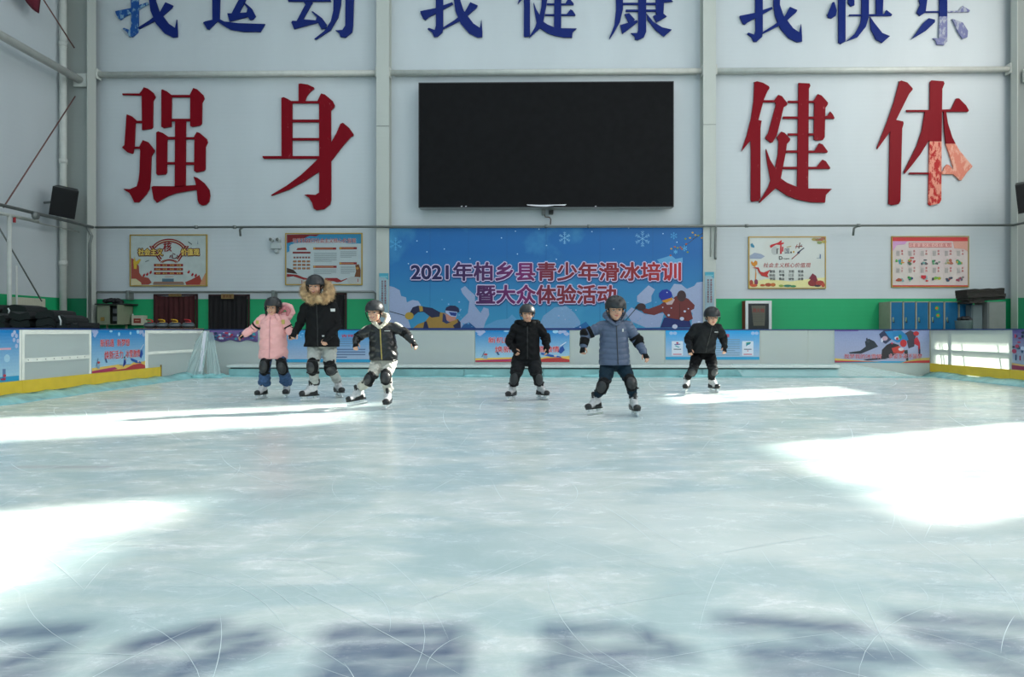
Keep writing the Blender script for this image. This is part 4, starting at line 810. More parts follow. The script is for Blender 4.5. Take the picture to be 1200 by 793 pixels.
# ================================================================ THE RINK
RX0, RX1, RY1, RY0 = -6.7, 8.4, 14.2, -3.0; ZT = 0.955
def ice_mat():
    m = bpy.data.materials.new('ice'); m.use_nodes = True; N = m.node_tree.nodes; L = m.node_tree.links; b = N['Principled BSDF']
    g = N.new('ShaderNodeNewGeometry'); at = N.new('ShaderNodeAttribute'); at.attribute_name = 'under'
    def noise(scale, sx, sy, det=6, rg=0.6, rot=0.0):
        mp = N.new('ShaderNodeMapping'); mp.inputs['Scale'].default_value = (sx, sy, 1); mp.inputs['Rotation'].default_value = (0, 0, rot); L.new(g.outputs['Position'], mp.inputs[0])
        n = N.new('ShaderNodeTexNoise'); n.inputs['Scale'].default_value = scale; n.inputs['Detail'].default_value = det; n.inputs['Roughness'].default_value = rg; n.inputs['Distortion'].default_value = 0.4; L.new(mp.outputs[0], n.inputs['Vector']); return n
    def ramp(src, p0, c0, p1, c1):
        r = N.new('ShaderNodeValToRGB'); e = r.color_ramp.elements; e[0].position = p0; e[0].color = (*c0, 1); e[1].position = p1; e[1].color = (*c1, 1); L.new(src, r.inputs[0]); return r
    def mix(fac, a_, b_, mode='MIX'):
        x = N.new('ShaderNodeMix'); x.data_type = 'RGBA'; x.blend_type = mode
        if isinstance(fac, float): x.inputs[0].default_value = fac
        else: L.new(fac, x.inputs[0])
        for s_, v in ((6, a_), (7, b_)):
            if isinstance(v, tuple): x.inputs[s_].default_value = (*v, 1)
            else: L.new(v, x.inputs[s_])
        return x.outputs[2]
    big = noise(0.35, 1, 1, 3); fine = noise(3.6, 0.8, 1.7, 12, 0.80); mid = noise(1.2, 0.8, 1.6, 5)
    base = ramp(big.outputs[0], 0.35, (0.66, 0.75, 0.71), 0.68, (0.78, 0.83, 0.775))
    c = mix(ramp(fine.outputs[0], 0.46, (0,0,0), 0.62, (0.85,0.85,0.85)).outputs[0], base.outputs[0], (0.95, 0.96, 0.94))
    c = mix(ramp(mid.outputs[0], 0.42, (0.55,0.55,0.55), 0.56, (0,0,0)).outputs[0], c, (0.42, 0.58, 0.60))
    # skate-cut network
    prev = c
    for sc, wd, rt in ((0.9, 0.008, 0.3), (2.3, 0.010, 1.1), (5.5, 0.014, 2.0)):
        mp = N.new('ShaderNodeMapping'); mp.inputs['Rotation'].default_value = (0, 0, rt); mp.inputs['Scale'].default_value = (1, 1.4, 1)
        wn_ = noise(1.3, 1, 1, 2); av = N.new('ShaderNodeVectorMath'); av.operation = 'MULTIPLY_ADD'; av.inputs[1].default_value = (0.6, 0.6, 0); L.new(wn_.outputs[1], av.inputs[0]); L.new(g.outputs['Position'], av.inputs[2])
        L.new(av.outputs[0], mp.inputs[0])
        v = N.new('ShaderNodeTexVoronoi'); v.feature = 'DISTANCE_TO_EDGE'; v.inputs['Scale'].default_value = sc; L.new(mp.outputs[0], v.inputs['Vector'])
        r = ramp(v.outputs['Distance'], 0.0, (0.35,0.35,0.35), wd, (0,0,0)); msk = noise(0.8, 1, 1, 2, rot=rt); mr = ramp(msk.outputs[0], 0.48, (0,0,0), 0.62, (1,1,1))
        mm = N.new('ShaderNodeMix'); mm.data_type = 'RGBA'; mm.blend_type = 'MULTIPLY'; mm.inputs[0].default_value = 1; L.new(r.outputs[0], mm.inputs[6]); L.new(mr.outputs[0], mm.inputs[7])
        prev = mix(mm.outputs[2], prev, (0.86, 0.93, 0.93))
    sp = N.new('ShaderNodeSeparateColor'); L.new(at.outputs['Color'], sp.inputs[0])
    prev = mix(sp.outputs[0], prev, (0.02, 0.05, 0.16))      # dark blue lettering frozen under the ice
    prev = mix(sp.outputs[1], prev, (0.82, 0.87, 0.83))        # dry, re-flooded patch
    prev = mix(sp.outputs[2], prev, (0.50, 0.38, 0.40))        # faint old red line, plus a painted pink reflection
    L.new(prev, b.inputs['Base Color'])
    rr_ = ramp(fine.outputs[0], 0.3, (0.13,)*3, 0.75, (0.36,)*3); L.new(rr_.outputs[0], b.inputs['Roughness'])
    b.inputs['IOR'].default_value = 1.31
    b.inputs['Specular IOR Level'].default_value = 0.6
    bp = N.new('ShaderNodeBump'); bp.inputs['Strength'].default_value = 0.12; bp.inputs['Distance'].default_value = 0.01; L.new(fine.outputs[0], bp.inputs['Height']); L.new(bp.outputs[0], b.inputs['Normal'])
    return m
xs = np.arange(RX0-0.02, RX1+0.03, 0.05)
ys = np.concatenate([np.arange(-3.2, 1.4, 0.25), np.arange(1.4, 3.2, 0.022), np.arange(3.2, 6.0, 0.05), np.arange(6.0, 14.3, 0.12)])
nx, ny = len(xs), len(ys); XX, YY = np.meshgrid(xs, ys); V = np.stack([XX.ravel(), YY.ravel(), np.zeros(nx*ny)], 1)
i0 = (np.arange(ny-1)[:, None]*nx+np.arange(nx-1)[None, :]).ravel(); Fc = np.stack([i0, i0+1, i0+nx+1, i0+nx], 1)
me = bpy.data.meshes.new('ice_surface'); me.vertices.add(nx*ny); me.vertices.foreach_set('co', V.ravel()); me.loops.add(len(Fc)*4); me.loops.foreach_set('vertex_index', Fc.ravel()); me.polygons.add(len(Fc)); me.polygons.foreach_set('loop_start', np.arange(len(Fc))*4); me.polygons.foreach_set('loop_total', np.full(len(Fc), 4)); me.update(calc_edges=True)
ci = me.color_attributes.new('under', 'FLOAT_COLOR', 'POINT'); C4 = np.zeros((nx*ny, 4), np.float32); C4[:, 3] = 1
def seg_d(x0, y0, x1, y1, anis=1.0):
    px_, py_ = V[:, 0], V[:, 1]; dx, dy = x1-x0, (y1-y0)*anis; L2 = dx*dx+dy*dy+1e-9
    tt = np.clip(((px_-x0)*dx+(py_-y0)*anis*dy)/L2, 0, 1); return np.hypot(px_-x0-tt*dx, (py_-y0)*anis-tt*dy)
def stamp(ch, a_, b_, rad, soft, st, anis=1.0):
    A_ = G(*a_); B_ = G(*b_); d = seg_d(A_.x, A_.y, B_.x, B_.y, anis); C4[:, ch] = np.maximum(C4[:, ch], st*np.clip((rad*1.5+soft-d)/(1.8*soft), 0, 1))
wob = 0.03*np.sin(V[:, 0]*9)+0.02*np.sin(V[:, 0]*23+V[:, 1]*17)
for (a_, b_, r_, st) in (((0,742),(85,738),.03,.75),((5,778),(60,760),.03,.8),((10,796),(30,790),.05,.6),((160,756),(245,736),.03,.85),((250,752),(300,743),.025,.8),((215,785),(300,756),.035,.8),((150,782),(205,790),.04,.6),
   ((395,742),(530,740),.03,.85),((400,764),(530,762),.035,.9),((392,788),(520,788),.04,.75),((528,742),(530,785),.03,.8),
   ((655,740),(668,765),.035,.75),((640,785),(664,766),.03,.7),((650,738),(715,736),.02,.7),((690,768),(760,764),.025,.75),((752,742),(795,765),.025,.8),((690,785),(730,780),.03,.7),
   ((858,726),(1000,736),.028,.75),((850,734),(980,738),.02,.5),((885,765),(1050,768),.03,.75),((900,785),(1000,790),.04,.6),((940,745),(985,762),.03,.6),((1065,725),(1200,730),.03,.65),((1090,745),(1200,760),.045,.65),((1140,770),(1200,790),.05,.6)):
    stamp(0, a_, b_, r_, 0.042, st*0.95, 0.8)
nz_ = 0.86+0.14*np.sin(V[:, 0]*31+7*np.sin(V[:, 1]*13))*np.sin(V[:, 1]*41+5*np.sin(V[:, 0]*11)); C4[:, 0] *= nz_
A_, B_ = G(545, 658), G(900, 590); x_, y_ = V[:, 0], V[:, 1]
ed = lambda v, lo, hi, s_: np.clip((v-lo)/s_, 0, 1)*np.clip((hi-v)/s_, 0, 1)
C4[:, 1] = 0.75*ed(y_+0.05*np.sin(x_*3), A_.y, B_.y+0.3, 0.12)*np.clip((x_-A_.x)/0.5, 0, 1)*np.clip((4.5-x_)/1.5, 0, 1)*(0.7+0.3*np.sin(x_*5+3*np.sin(y_*7)))
stamp(2, (20, 547), (125, 547), 0.02, 0.03, 0.5); stamp(2, (322, 510), (330, 575), 0.10, 0.2, 0.22)  # red line, then a soft blur painting the red characters' reflection
ci.data.foreach_set('color', C4.ravel())
ice = link('ice_surface', me, ice_mat()); tag(ice, kind='structure')
tag(MB().box((RX0-0.02, -3.2, -0.03), (RX1+0.02, RY1+0.1, -0.004)).build('ice_bed', M_conc), kind='structure')
# skate cuts: thin raised white burrs
M_cut = mat('ice_cut', (0.80, 0.88, 0.88), 0.6); mb = MB(); rr = random.Random(21)
for k in range(1100):
    y0 = 1.5+12*rr.random()**1.7; x0 = rr.uniform(-6.3, 8.0); an = rr.uniform(0, math.tau); ln = rr.uniform(0.15, 1.5)*(0.4+y0/7); cv = rr.gauss(0, 0.5); n = 8; wd = rr.uniform(0.0005, 0.0014)*(0.6+y0/3.5)
    pts = []; x, y, a_ = x0, y0, an
    for i in range(n+1): pts.append((x, y, a_)); x += math.cos(a_)*ln/n; y += math.sin(a_)*ln/n; a_ += cv/n
    if any(not (-6.6 < p[0] < 8.3 and 0.5 < p[1] < 13.5) for p in pts): continue
    vs = []
    for i, (x, y, a_) in enumerate(pts):
        w_ = wd*math.sin(math.pi*(i+0.3)/(n+0.6)); vs += [(x-math.sin(a_)*w_, y+math.cos(a_)*w_, 0.0012), (x+math.sin(a_)*w_, y-math.cos(a_)*w_, 0.0012)]
    mb.add(vs, [(2*i, 2*i+1, 2*i+3, 2*i+2) for i in range(n)])
tag(mb.build('skate_cut', M_cut, ice), kind='stuff')

# frozen turquoise fillet along the foot of the boards
M_fil = mat('turquoise_frozen_film', (0.25, 0.55, 0.57), 0.25, bump=0.4, bscale=14, var=0.25, scale=5)
def fillet(name, p0, p1, inward, h, wd, n=60):
    p0, p1, inward = Vector(p0), Vector(p1), Vector(inward); rings = []; rr = random.Random(n)
    for i in range(n+1):
        q = p0.lerp(p1, i/n); hh = h*(0.8+0.4*rr.random()); ww = wd*(0.8+0.4*rr.random())
        rings.append([q+Vector((0,0,-0.01)), q+Vector((0,0,hh)), q+inward*ww*0.35+Vector((0,0,hh*0.75)), q+inward*ww*0.8+Vector((0,0,hh*0.15)), q+inward*ww+Vector((0,0,-0.01))])
    return tag(MB().loft(rings).build(name, M_fil, None, True), kind='structure')
fillet('trim_1', (RX0, -3, 0), (RX0, 14.0, 0), (1, 0, 0), 0.10, 0.30)
fillet('trim_2', (RX1, -3, 0), (RX1, 14.15, 0), (-1, 0, 0), 0.10, 0.22)

# dasher boards
def board_mat():
    m = bpy.data.materials.new('milky_board_sheet'); m.use_nodes = True; N = m.node_tree.nodes; L = m.node_tree.links; b = N['Principled BSDF']
    b.inputs['Base Color'].default_value = (0.74, 0.80, 0.80, 1); b.inputs['Roughness'].default_value = 0.35
    t_ = N.new('ShaderNodeBsdfTranslucent'); t_.inputs[0].default_value = (0.80, 0.84, 0.80, 1); mx = N.new('ShaderNodeMixShader'); mx.inputs[0].default_value = 0.6
    nz = N.new('ShaderNodeTexNoise'); nz.inputs['Scale'].default_value = 1.5; nz.inputs['Detail'].default_value = 6; r = N.new('ShaderNodeValToRGB'); e = r.color_ramp.elements
    e[0].color = (0.82, 0.88, 0.89, 1); e[1].color = (0.90, 0.93, 0.92, 1); g = N.new('ShaderNodeNewGeometry'); L.new(g.outputs['Position'], nz.inputs['Vector']); L.new(nz.outputs[0], r.inputs[0]); L.new(r.outputs[0], b.inputs['Base Color'])
    L.new(b.outputs[0], mx.inputs[1]); L.new(t_.outputs[0], mx.inputs[2]); L.new(mx.outputs[0], N['Material Output'].inputs[0]); return m
M_bd = board_mat(); M_frm = mat('cream_board_frame', (0.82, 0.83, 0.74), 0.5); M_top = mat('navy_top_rail', (0.012, 0.035, 0.16), 0.35); M_yel = mat('yellow_kick_plate', (0.80, 0.55, 0.03), 0.35); M_ledge = mat('white_ice_ledge', (0.62, 0.68, 0.66), 0.4, bump=0.2); M_scr = mat('screw_head', (0.35, 0.33, 0.3), 0.4, 0.5)
M_ff = mat('cream_face_strip', (0.90, 0.91, 0.82), 0.45)
def board(lb, side, a0, a1, kick=True, zb=0.0, screws=False):
    # side: 'L','R' run along Y, 'B' along X;   local (s, d, z): s along, d outward
    def T(s, d, z):
        return Vector((RX0-d, s, z)) if side == 'L' else Vector((RX1+d, s, z)) if side == 'R' else Vector((s, RY1+d, z))
    def bx(mb, s0, s1, d0, d1, z0, z1):
        p, q = T(s0, d0, z0), T(s1, d1, z1); mb.box([min(p[i], q[i]) for i in range(3)], [max(p[i], q[i]) for i in range(3)]); return mb
    mid = T((a0+a1)/2, 0.03, 0); t = thing('dasher_board', lb, 'rink board', mid, None)
    bx(MB(), a0+0.003, a1-0.003, 0, 0.006, zb, ZT-0.012).build('panel', M_bd, t)
    for z0, z1 in ((ZT-0.10, ZT-0.02), (0.50, 0.555), (zb, zb+0.06)): bx(MB(), a0+0.0505, a1-0.0505, 0.009, 0.05 if side != 'R' else 0.12, z0, z1).build('rail', M_frm, t)
    for s0, s1 in ((a0+0.002, a0+0.05), (a1-0.05, a1-0.002)): bx(MB(), s0, s1, 0.009, 0.055, zb, ZT-0.02).build('post', M_frm, t)
    bx(MB(), a0, a1, -0.012, 0.075, ZT-0.012, ZT+0.008).build('top_rail', M_top, t)
    if side == 'L':
        q_ = MB(); w_ = 0.055
        for s0, s1, z0, z1 in ((a0+0.004, a1-0.004, ZT-0.075, ZT-0.013), (a0+w_+0.001, a1-w_-0.001, 0.50, 0.555), (a0+0.004, a0+w_, 0.265, ZT-0.0755), (a1-w_, a1-0.004, 0.265, ZT-0.0755)): bx(q_, s0, s1, -0.004, -0.0005, z0, z1)
        q_.build('face_frame', M_ff, t)
    if kick: bx(MB(), a0+0.002, a1-0.002, -0.014, -0.001, 0.09, 0.262).build('kick_plate', M_yel, t)
    if screws:
        n = int((a1-a0)/0.17)
        for i in range(n): p = T(a0+0.12+i*0.17, 0, 0.53); q = T(a0+0.12+i*0.17, -0.009, 0.53); MB().tube([p, q], 0.008, 6).build('screw', M_scr, t)
    for s_ in (a0+0.35, a1-0.35): p0, p1 = T(s_, 0.06, 0.7), T(s_, 0.5, 0.0); MB().tube([p0, p1], 0.02, 6).build('stay', M_gpipe, t)
    return t
def lx(px, X): 
    p = PX(px, 388, X); return p.y
yl = [lx(25, RX0), lx(107, RX0), lx(171.5, RX0)]
names = {}
BL = {}
BL['L0'] = board('left side rink board with the blue poster cut by the left edge', 'L', yl[0]-1.7, yl[0])
BL['L1'] = board('left side rink board, plain white with a row of screws', 'L', yl[0], yl[1], screws=True)
BL['L2'] = board('left side rink board carrying the snow poster with red writing', 'L', yl[1], yl[2])
ye = lx(187.5, RX0)
BL['L3'] = board('plain left side rink board nearest the corner, yellow plate ending halfway', 'L', yl[2], RY1, kick=False)
t3 = BL['L3']; MB().box((RX0+0.001, yl[2], 0.09), (RX0+0.014, ye, 0.262)).build('kick_plate', M_yel, t3); MB().bbox((RX0+0.001, ye, 0.08), (RX0+0.02, ye+0.03, 0.30), 0.004).build('end_cap', mat('dark_yellow', (0.25, 0.16, 0.02)), t3)
y = yl[0]-1.7
for k, w_ in enumerate(('next to the left frame edge', 'level with the camera', 'behind the camera', 'farthest behind the camera')):
    board('plain left side rink board outside the frame, '+w_, 'L', y-1.9, y); y -= 1.9
yr = [lx(1184.5, RX1), lx(1112.5, RX1)]
BL['R0'] = board('right side rink board, short section with the sun behind it by the corner', 'R', yr[1], RY1)
BL['R1'] = board('right side rink board, wide glowing section with the sun behind it', 'R', yr[0], yr[1])
BL['R2'] = board('right side rink board with the poster cut by the right edge', 'R', yr[0]-1.9, yr[0])
y = yr[0]-1.9
for k, w_ in enumerate(('next to the right frame edge', 'ahead of the camera', 'level with the camera', 'behind the camera', 'farthest behind the camera')):
    board('plain right side rink board outside the frame, '+w_, 'R', y-2.1, y); y -= 2.1
bx_ = [RX0+0.02]+[P(p, 400, RY1).x for p in (345, 450, 556.5, 668, 779, 891, 947)]+[RX1-0.015]
bl = ['rear rink board at the left corner, plain white beside the gathered plastic film', 'rear rink board with the text poster behind the adult', 'plain white rear rink board left of the black-clad boy', 'rear rink board with the red-writing poster behind the black-clad boy', 'plain white rear rink board behind the boy in slate blue', 'rear rink board with the two-emblem poster behind the rightmost boy', 'narrow plain rear rink board left of the racing poster', 'rear rink board carrying the speed skating race poster']
for k in range(8): BL['B%d' % k] = board(bl[k], 'B', bx_[k], bx_[k+1], kick=False, zb=0.0)

# posters on the boards
def bposter(lb, key, x0, y0, x1, y1, h, paper='9fc8dc'):
    side = key[0]; parent = None
    ax, val, sg = ('X', RX0+0.007, 1) if side == 'L' else ('X', RX1-0.007, -1) if side == 'R' else ('Y', RY1-0.004, -1)
    t = thing('board_poster', lb, 'poster', P((x0+x1)/2, y1, RY1) if ax == 'Y' else PX((x0+x1)/2, y1, val)); t.location.z = 0.3; ORG[t.name] = Vector(t.location)
    f = (lambda x, y: P(x, y, val)) if ax == 'Y' else (lambda x, y: PX(x, y, val))
    q, r = f(x0, y0), f(x1, y1)
    z0, z1 = h
    if ax == 'Y': MB().box((q.x, val, z0), (r.x, val+0.003, z1)).build('sheet', mat('board_print', hexc('2c9cc8'), 0.4, var=0.02, scale=2), t)
    else: MB().box((min(val, val-sg*0.003), q.y, z0), (max(val, val-sg*0.003), r.y, z1)).build('sheet', MATS.get('board_print') or mat('board_print', hexc('2c9cc8'), 0.4, var=0.02, scale=2), t)
    s = Sheet(t, ax, val, 0.0012, sg)
    # u in 0..1 along, v in 0..1 from the top
    def UV(u, v):
        a = q.x+(r.x-q.x)*u if ax == 'Y' else q.y+(r.y-q.y)*u
        return a, z1-(z1-z0)*v
    s.pt = lambda u, v, l: (Vector((UV(u, v)[0], val+sg*s.step*l, UV(u, v)[1])) if ax == 'Y' else Vector((val+sg*s.step*l, UV(u, v)[0], UV(u, v)[1])))
    return t, s
def sky(s, top='0c80c4', bot='a4cce0', n=14, l=1, y0=0.0, y1=0.9):
    ca, cb = hexc(top), hexc(bot)
    for i in range(n):
        f = i/(n-1); cc = [ca[j]*(1-f)+cb[j]*f for j in range(3)]; h = ''.join('%02x' % int(round(255*(c*12.92 if c <= 0.0031308 else 1.055*c**(1/2.4)-0.055))) for c in cc)
        s.rect(0, y0+(y1-y0)*i/n, 1, y0+(y1-y0)*(i+1)/n, h, l)
def snowposter(s, full=True):
    sky(s)
    for x, y in ((0.03, 0.03), (0.08, 0.05), (0.05, 0.12), (0.94, 0.04), (0.97, 0.12), (0.9, 0.06)): 
        for k in range(4): s.oval(x+0.014*math.cos(k*1.6), y+0.03*math.sin(k*1.6), 0.018, 0.028, 'a8b4d8', 2, 7)
    for x, y, a_, b_ in ((0.33, 0.03, 0.03, 0.03), (0.48, 0.1, 0.02, 0.05), (0.7, 0.08, 0.02, 0.04), (0.85, 0.04, 0.03, 0.06)): s.oval(x, y, a_, b_, 'a0d0ec', 2, 9)
    s.poly([(0, 0.88), (0.25, 0.86), (0.5, 0.84), (0.7, 0.86), (0.8, 0.8), (0.95, 0.82), (1, 0.8), (1, 1), (0, 1)], 'e8c05c', 3)
    s.poly([(0, 0.95), (0.2, 0.92), (0.4, 0.9), (0.45, 0.95), (0.2, 1), (0, 1)], 'b03060', 4); s.poly([(0.6, 0.96), (0.75, 0.88), (0.9, 0.86), (1, 0.92), (1, 1), (0, 1), (0, 0.985), (0.4, 0.97)], 'b83838', 4)
    s.line(0.48, 0.86, 0.7, 0.86, 0.015, '3c8cc8', 4)
    s.text('新机遇', 0.14, 0.22, 0.38, 0.40, 'ecd8e0', 5, 0.06, skew=0.0); s.text('新机遇', 0.14, 0.22, 0.38, 0.40, 'c42030', 6, 0.02, skew=0.0)
    s.text('新梦想', 0.44, 0.22, 0.68, 0.40, 'ecd8e0', 5, 0.06, skew=0.0); s.text('新梦想', 0.44, 0.22, 0.68, 0.40, 'c42030', 6, 0.02, skew=0.0)
    s.text('焕新活力', 0.21, 0.50, 0.55, 0.70, 'ecd8e0', 5, 0.06, skew=0.0); s.text('焕新活力', 0.21, 0.50, 0.55, 0.70, 'c42030', 6, 0.02, skew=0.0)
    s.text('冰雪激情', 0.60, 0.50, 0.89, 0.69, 'ecd8e0', 5, 0.06, skew=0.0); s.text('冰雪激情', 0.60, 0.50, 0.89, 0.69, 'c42030', 6, 0.02, skew=0.0)
    s.poly([(0.90, 0.55), (0.96, 0.42), (0.93, 0.5), (0.95, 0.62), (0.91, 0.74), (0.88, 0.68)], '1c4c9c', 7); s.line(0.9, 0.5, 0.965, 0.37, 0.012, 'e0e4f0', 7)
    s.poly([(0.70, 0.70), (0.76, 0.74), (0.9, 0.82), (0.92, 0.86), (0.8, 0.84), (0.70, 0.76)], '1c58a8', 7); s.oval(0.85, 0.8, 0.018, 0.03, 'd8c8c8', 8, 8)
    s.poly([(0.57, 0.72), (0.6, 0.76), (0.61, 0.82), (0.58, 0.88), (0.54, 0.92), (0.56, 0.82)], '24388c', 7); s.oval(0.575, 0.68, 0.012, 0.03, '283838', 8, 8); s.oval(0.6, 0.73, 0.014, 0.02, 'd89888', 8, 8)
    s.oval(0.11, 0.76, 0.022, 0.03, 'c83838', 7, 8); s.poly([(0.08, 0.76), (0.13, 0.8), (0.13, 0.9), (0.09, 0.9)], '88a8c0', 6); s.line(0.07, 0.84, 0.1, 0.66, 0.008, '4c688c', 7)
    s.line(0.23, 0.68, 0.25, 0.78, 0.02, '2c4c7c', 7)
t, s = bposter('sky blue snow sports poster on the left side boards', 'L', 107.4, 386, 169.8, 438, (0.265, ZT-0.015)); snowposter(s); s.done()
t, s = bposter('sky blue snow sports poster on the rear boards behind the black-clad boy', 'B', 557, 386, 667.4, 424, (0.28, ZT-0.015)); snowposter(s); s.done()
t, s = bposter('sky blue poster cut by the left edge of the frame', 'L', -40, 386, 22.5, 447, (0.265, ZT-0.015)); sky(s)
for x, y in ((0.90, 0.05), (0.94, 0.12), (0.86, 0.1), (0.97, 0.22), (0.89, 0.2), (0.94, 0.32)): s.oval(x, y, 0.03, 0.045, 'b4bcdc', 2, 8)
s.rect(0.5, 0.35, 0.83, 0.385, 'e0a8b8', 2); s.oval(0.75, 0.55, 0.06, 0.08, 'a8d0e4', 2, 9); s.rect(0.66, 0.75, 0.72, 0.98, '5c7ca8', 3); s.oval(0.70, 0.88, 0.03, 0.03, 'c83848', 4, 8); s.rect(0.62, 0.93, 0.72, 0.96, 'c02c44', 4); s.done()
t, s = bposter('pale blue text poster on the rear boards between the two taller skaters', 'B', 336.5, 386, 443, 425.5, (0.27, ZT-0.015)); sky(s, '2894d0', 'a8b8d0')
for k in range(7): s.oval(0.05+0.02*k, 0.1+0.05*(k % 3), 0.012, 0.02, '8cc4e8', 2, 7)
s.text('吉祥物', 0.60, 0.13, 0.80, 0.22, 'c82838', 3, 0.03)
for k in range(4): s.rect(0.28, 0.26+k*0.07, 0.80-(0.1 if k == 3 else 0), 0.285+k*0.07, '6888a8', 3)
for k in range(4): s.rect(0.27, 0.58+k*0.08, 0.86-(0.2 if k == 3 else 0), 0.61+k*0.08, '50688c', 3)
s.done()
t, s = bposter('pale blue poster with two white emblem squares behind the rightmost boy', 'B', 780, 386, 890, 421.5, (0.33, ZT-0.015)); sky(s, '189cdc', 'a4bcd4')
for x in (0.06, 0.1, 0.93, 0.97): s.oval(x, 0.1, 0.022, 0.06, '9cb8e0', 2, 8)
s.text('会徽', 0.615, 0.12, 0.68, 0.24, 'c84050', 3, 0.02)
for k in range(8): s.rect(0.24, 0.30+k*0.075, 0.79-(0.05 if k in (5,) else 0), 0.33+k*0.075, '7898b0', 3)
for k in range(2):
    x0 = 0.065+k*0.75; s.rect(x0, 0.37, x0+0.12, 0.86, 'd4dce8', 3); xc = x0+0.06
    if k == 0: s.oval(xc, 0.43, 0.014, 0.03, 'a82858', 4, 8); s.line(xc-0.03, 0.49, xc+0.03, 0.47, 0.03, '2c3c8c', 4); s.line(xc-0.02, 0.53, xc+0.02, 0.58, 0.022, '1c9ca0', 4)
    else: s.poly([(xc-0.02, 0.55), (xc-0.015, 0.43), (xc+0.035, 0.42), (xc+0.02, 0.48), (xc+0.0, 0.5)], '14889c', 4); s.line(xc-0.02, 0.43, xc+0.03, 0.41, 0.02, '2c8c48', 5); s.oval(xc, 0.70, 0.008, 0.02, 'c84858', 4, 6)
    s.rect(xc-0.04, 0.63, xc+0.04, 0.66, '505c70', 4); s.rect(xc-0.045, 0.80, xc+0.045, 0.83, 'c84060', 4)
s.done()
t, s = bposter('speed skating race poster on the rear boards at the right corner', 'B', 978, 386, 1089, 426, (0.27, ZT-0.015)); sky(s, '8c98c0', 'a8acc8', y1=0.95)
def prace(s):
    for pts, h, l in ((((0.15,0.68),(0.27,0.63),(0.33,0.5),(0.32,0.35),(0.36,0.26),(0.42,0.34),(0.46,0.50),(0.38,0.60),(0.28,0.72),(0.16,0.72)), '28303c', 3),
      (((0.49,0.88),(0.5,0.6),(0.55,0.45),(0.6,0.38),(0.68,0.45),(0.66,0.7),(0.58,0.85)), '2c2830', 3), (((0.30,0.9),(0.5,0.84),(0.56,0.88),(0.34,0.93)), '242838', 4),
      (((0.47,0.12),(0.52,0.0),(0.62,0.0),(0.6,0.28),(0.54,0.42),(0.5,0.35)), '303858', 3), (((0.53,0.04),(0.6,0.02),(0.64,0.2),(0.72,0.36),(0.66,0.38),(0.58,0.24)), '2080b8', 4),
      (((0.6,0.02),(0.7,0.0),(0.76,0.15),(0.78,0.30),(0.68,0.36),(0.62,0.2)), '1c78b0', 4), (((0.6,0.55),(0.68,0.48),(0.74,0.62),(0.72,0.72),(0.62,0.70)), 'c03c34', 5),
      (((0.84,0.28),(0.87,0.2),(0.9,0.38),(0.905,0.7),(0.885,0.72),(0.88,0.48),(0.84,0.42)), 'b82438', 5), (((0.74,0.1),(0.8,0.0),(0.86,0.1),(0.84,0.5),(0.78,0.56),(0.76,0.3)), '3c3848', 3),
      (((0.73,0.62),(0.77,0.6),(0.78,0.98),(0.76,0.98)), '30383c', 4), (((0.89,0.55),(0.905,0.6),(0.9,0.8),(0.885,0.7)), '2c3850', 6)): s.poly(pts, h, l)
    for x, y, rx, ry, h in ((0.725,0.40,0.036,0.13,'c02c34'),(0.86,0.1,0.03,0.08,'b82c34'),(0.53,0.25,0.03,0.08,'c0a0b0'),(0.66,0.24,0.03,0.06,'c8d0e0'),(0.69,0.2,0.018,0.08,'1c8c60'),(0.66,0.26,0.014,0.05,'b02830'),(0.5,0.3,0.012,0.08,'d4d8e8'),(0.70,0.58,0.03,0.06,'d0c8d0'),(0.605,0.40,0.01,0.03,'d83858'),(0.34,0.28,0.008,0.06,'2c3448'),(0.35,0.34,0.02,0.05,'3c4450')): s.oval(x, y, rx, ry*0.9, h, 7, 10)
    s.poly([(0, 0.86), (0.25, 0.93), (0.5, 0.97), (0, 0.97)], 'd8b858', 8); s.poly([(0, 0.93), (0.3, 0.95), (0.45, 0.96), (0, 0.99)], 'b03450', 9); s.poly([(0.75, 0.95), (0.88, 0.86), (1, 0.84), (1, 1), (0.7, 1)], 'c8b060', 8); s.poly([(0.74, 0.97), (0.88, 0.93), (1, 0.92), (1, 1), (0.72, 1)], 'c03038', 9); s.rect(0, 0, 0.25, 0.025, '6c4c9c', 8)
prace(s)
s.text('我梦我的冰雪情', 0.10, 0.73, 0.495, 0.87, 'e0ccd8', 9, 0.05, skew=0.0); s.text('我梦我的冰雪情', 0.10, 0.73, 0.495, 0.87, 'b42038', 10, 0.012, skew=0.0)
s.text('多姿多彩不是梦', 0.57, 0.72, 0.92, 0.87, 'e0ccd8', 11, 0.05, skew=0.0); s.text('多姿多彩不是梦', 0.57, 0.72, 0.92, 0.87, 'b42038', 12, 0.012, skew=0.0)
s.done()
t, s = bposter('hockey players poster cut by the right edge of the frame', 'R', 1186.5, 386, 1240, 440, (0.265, ZT-0.015)); sky(s, '58508c', 'a8b8c8', y1=0.95)
rr = random.Random(8)
for k in range(46): s.oval(rr.uniform(0.02, 0.95), rr.uniform(0.03, 0.55)**1.0, rr.uniform(0.02, 0.07), rr.uniform(0.02, 0.06), rr.choice(['24486c', '7c2c5c', 'b8c4dc', '182c40', 'a83858', '1c6c70']), 2+k*0.15, 7)
for k in range(8): s.rect(0.08+0.1*k, 0.62+0.02*(k % 2), 0.11+0.1*k, 0.76, rr.choice(['8c2040', '24486c']), 10)
s.poly([(0, 0.83), (0.6, 0.90), (1, 0.93), (1, 0.97), (0, 0.9)], 'd8b070', 10); s.poly([(0, 0.88), (1, 0.95), (1, 1), (0, 1)], '8c3050', 11); s.done()
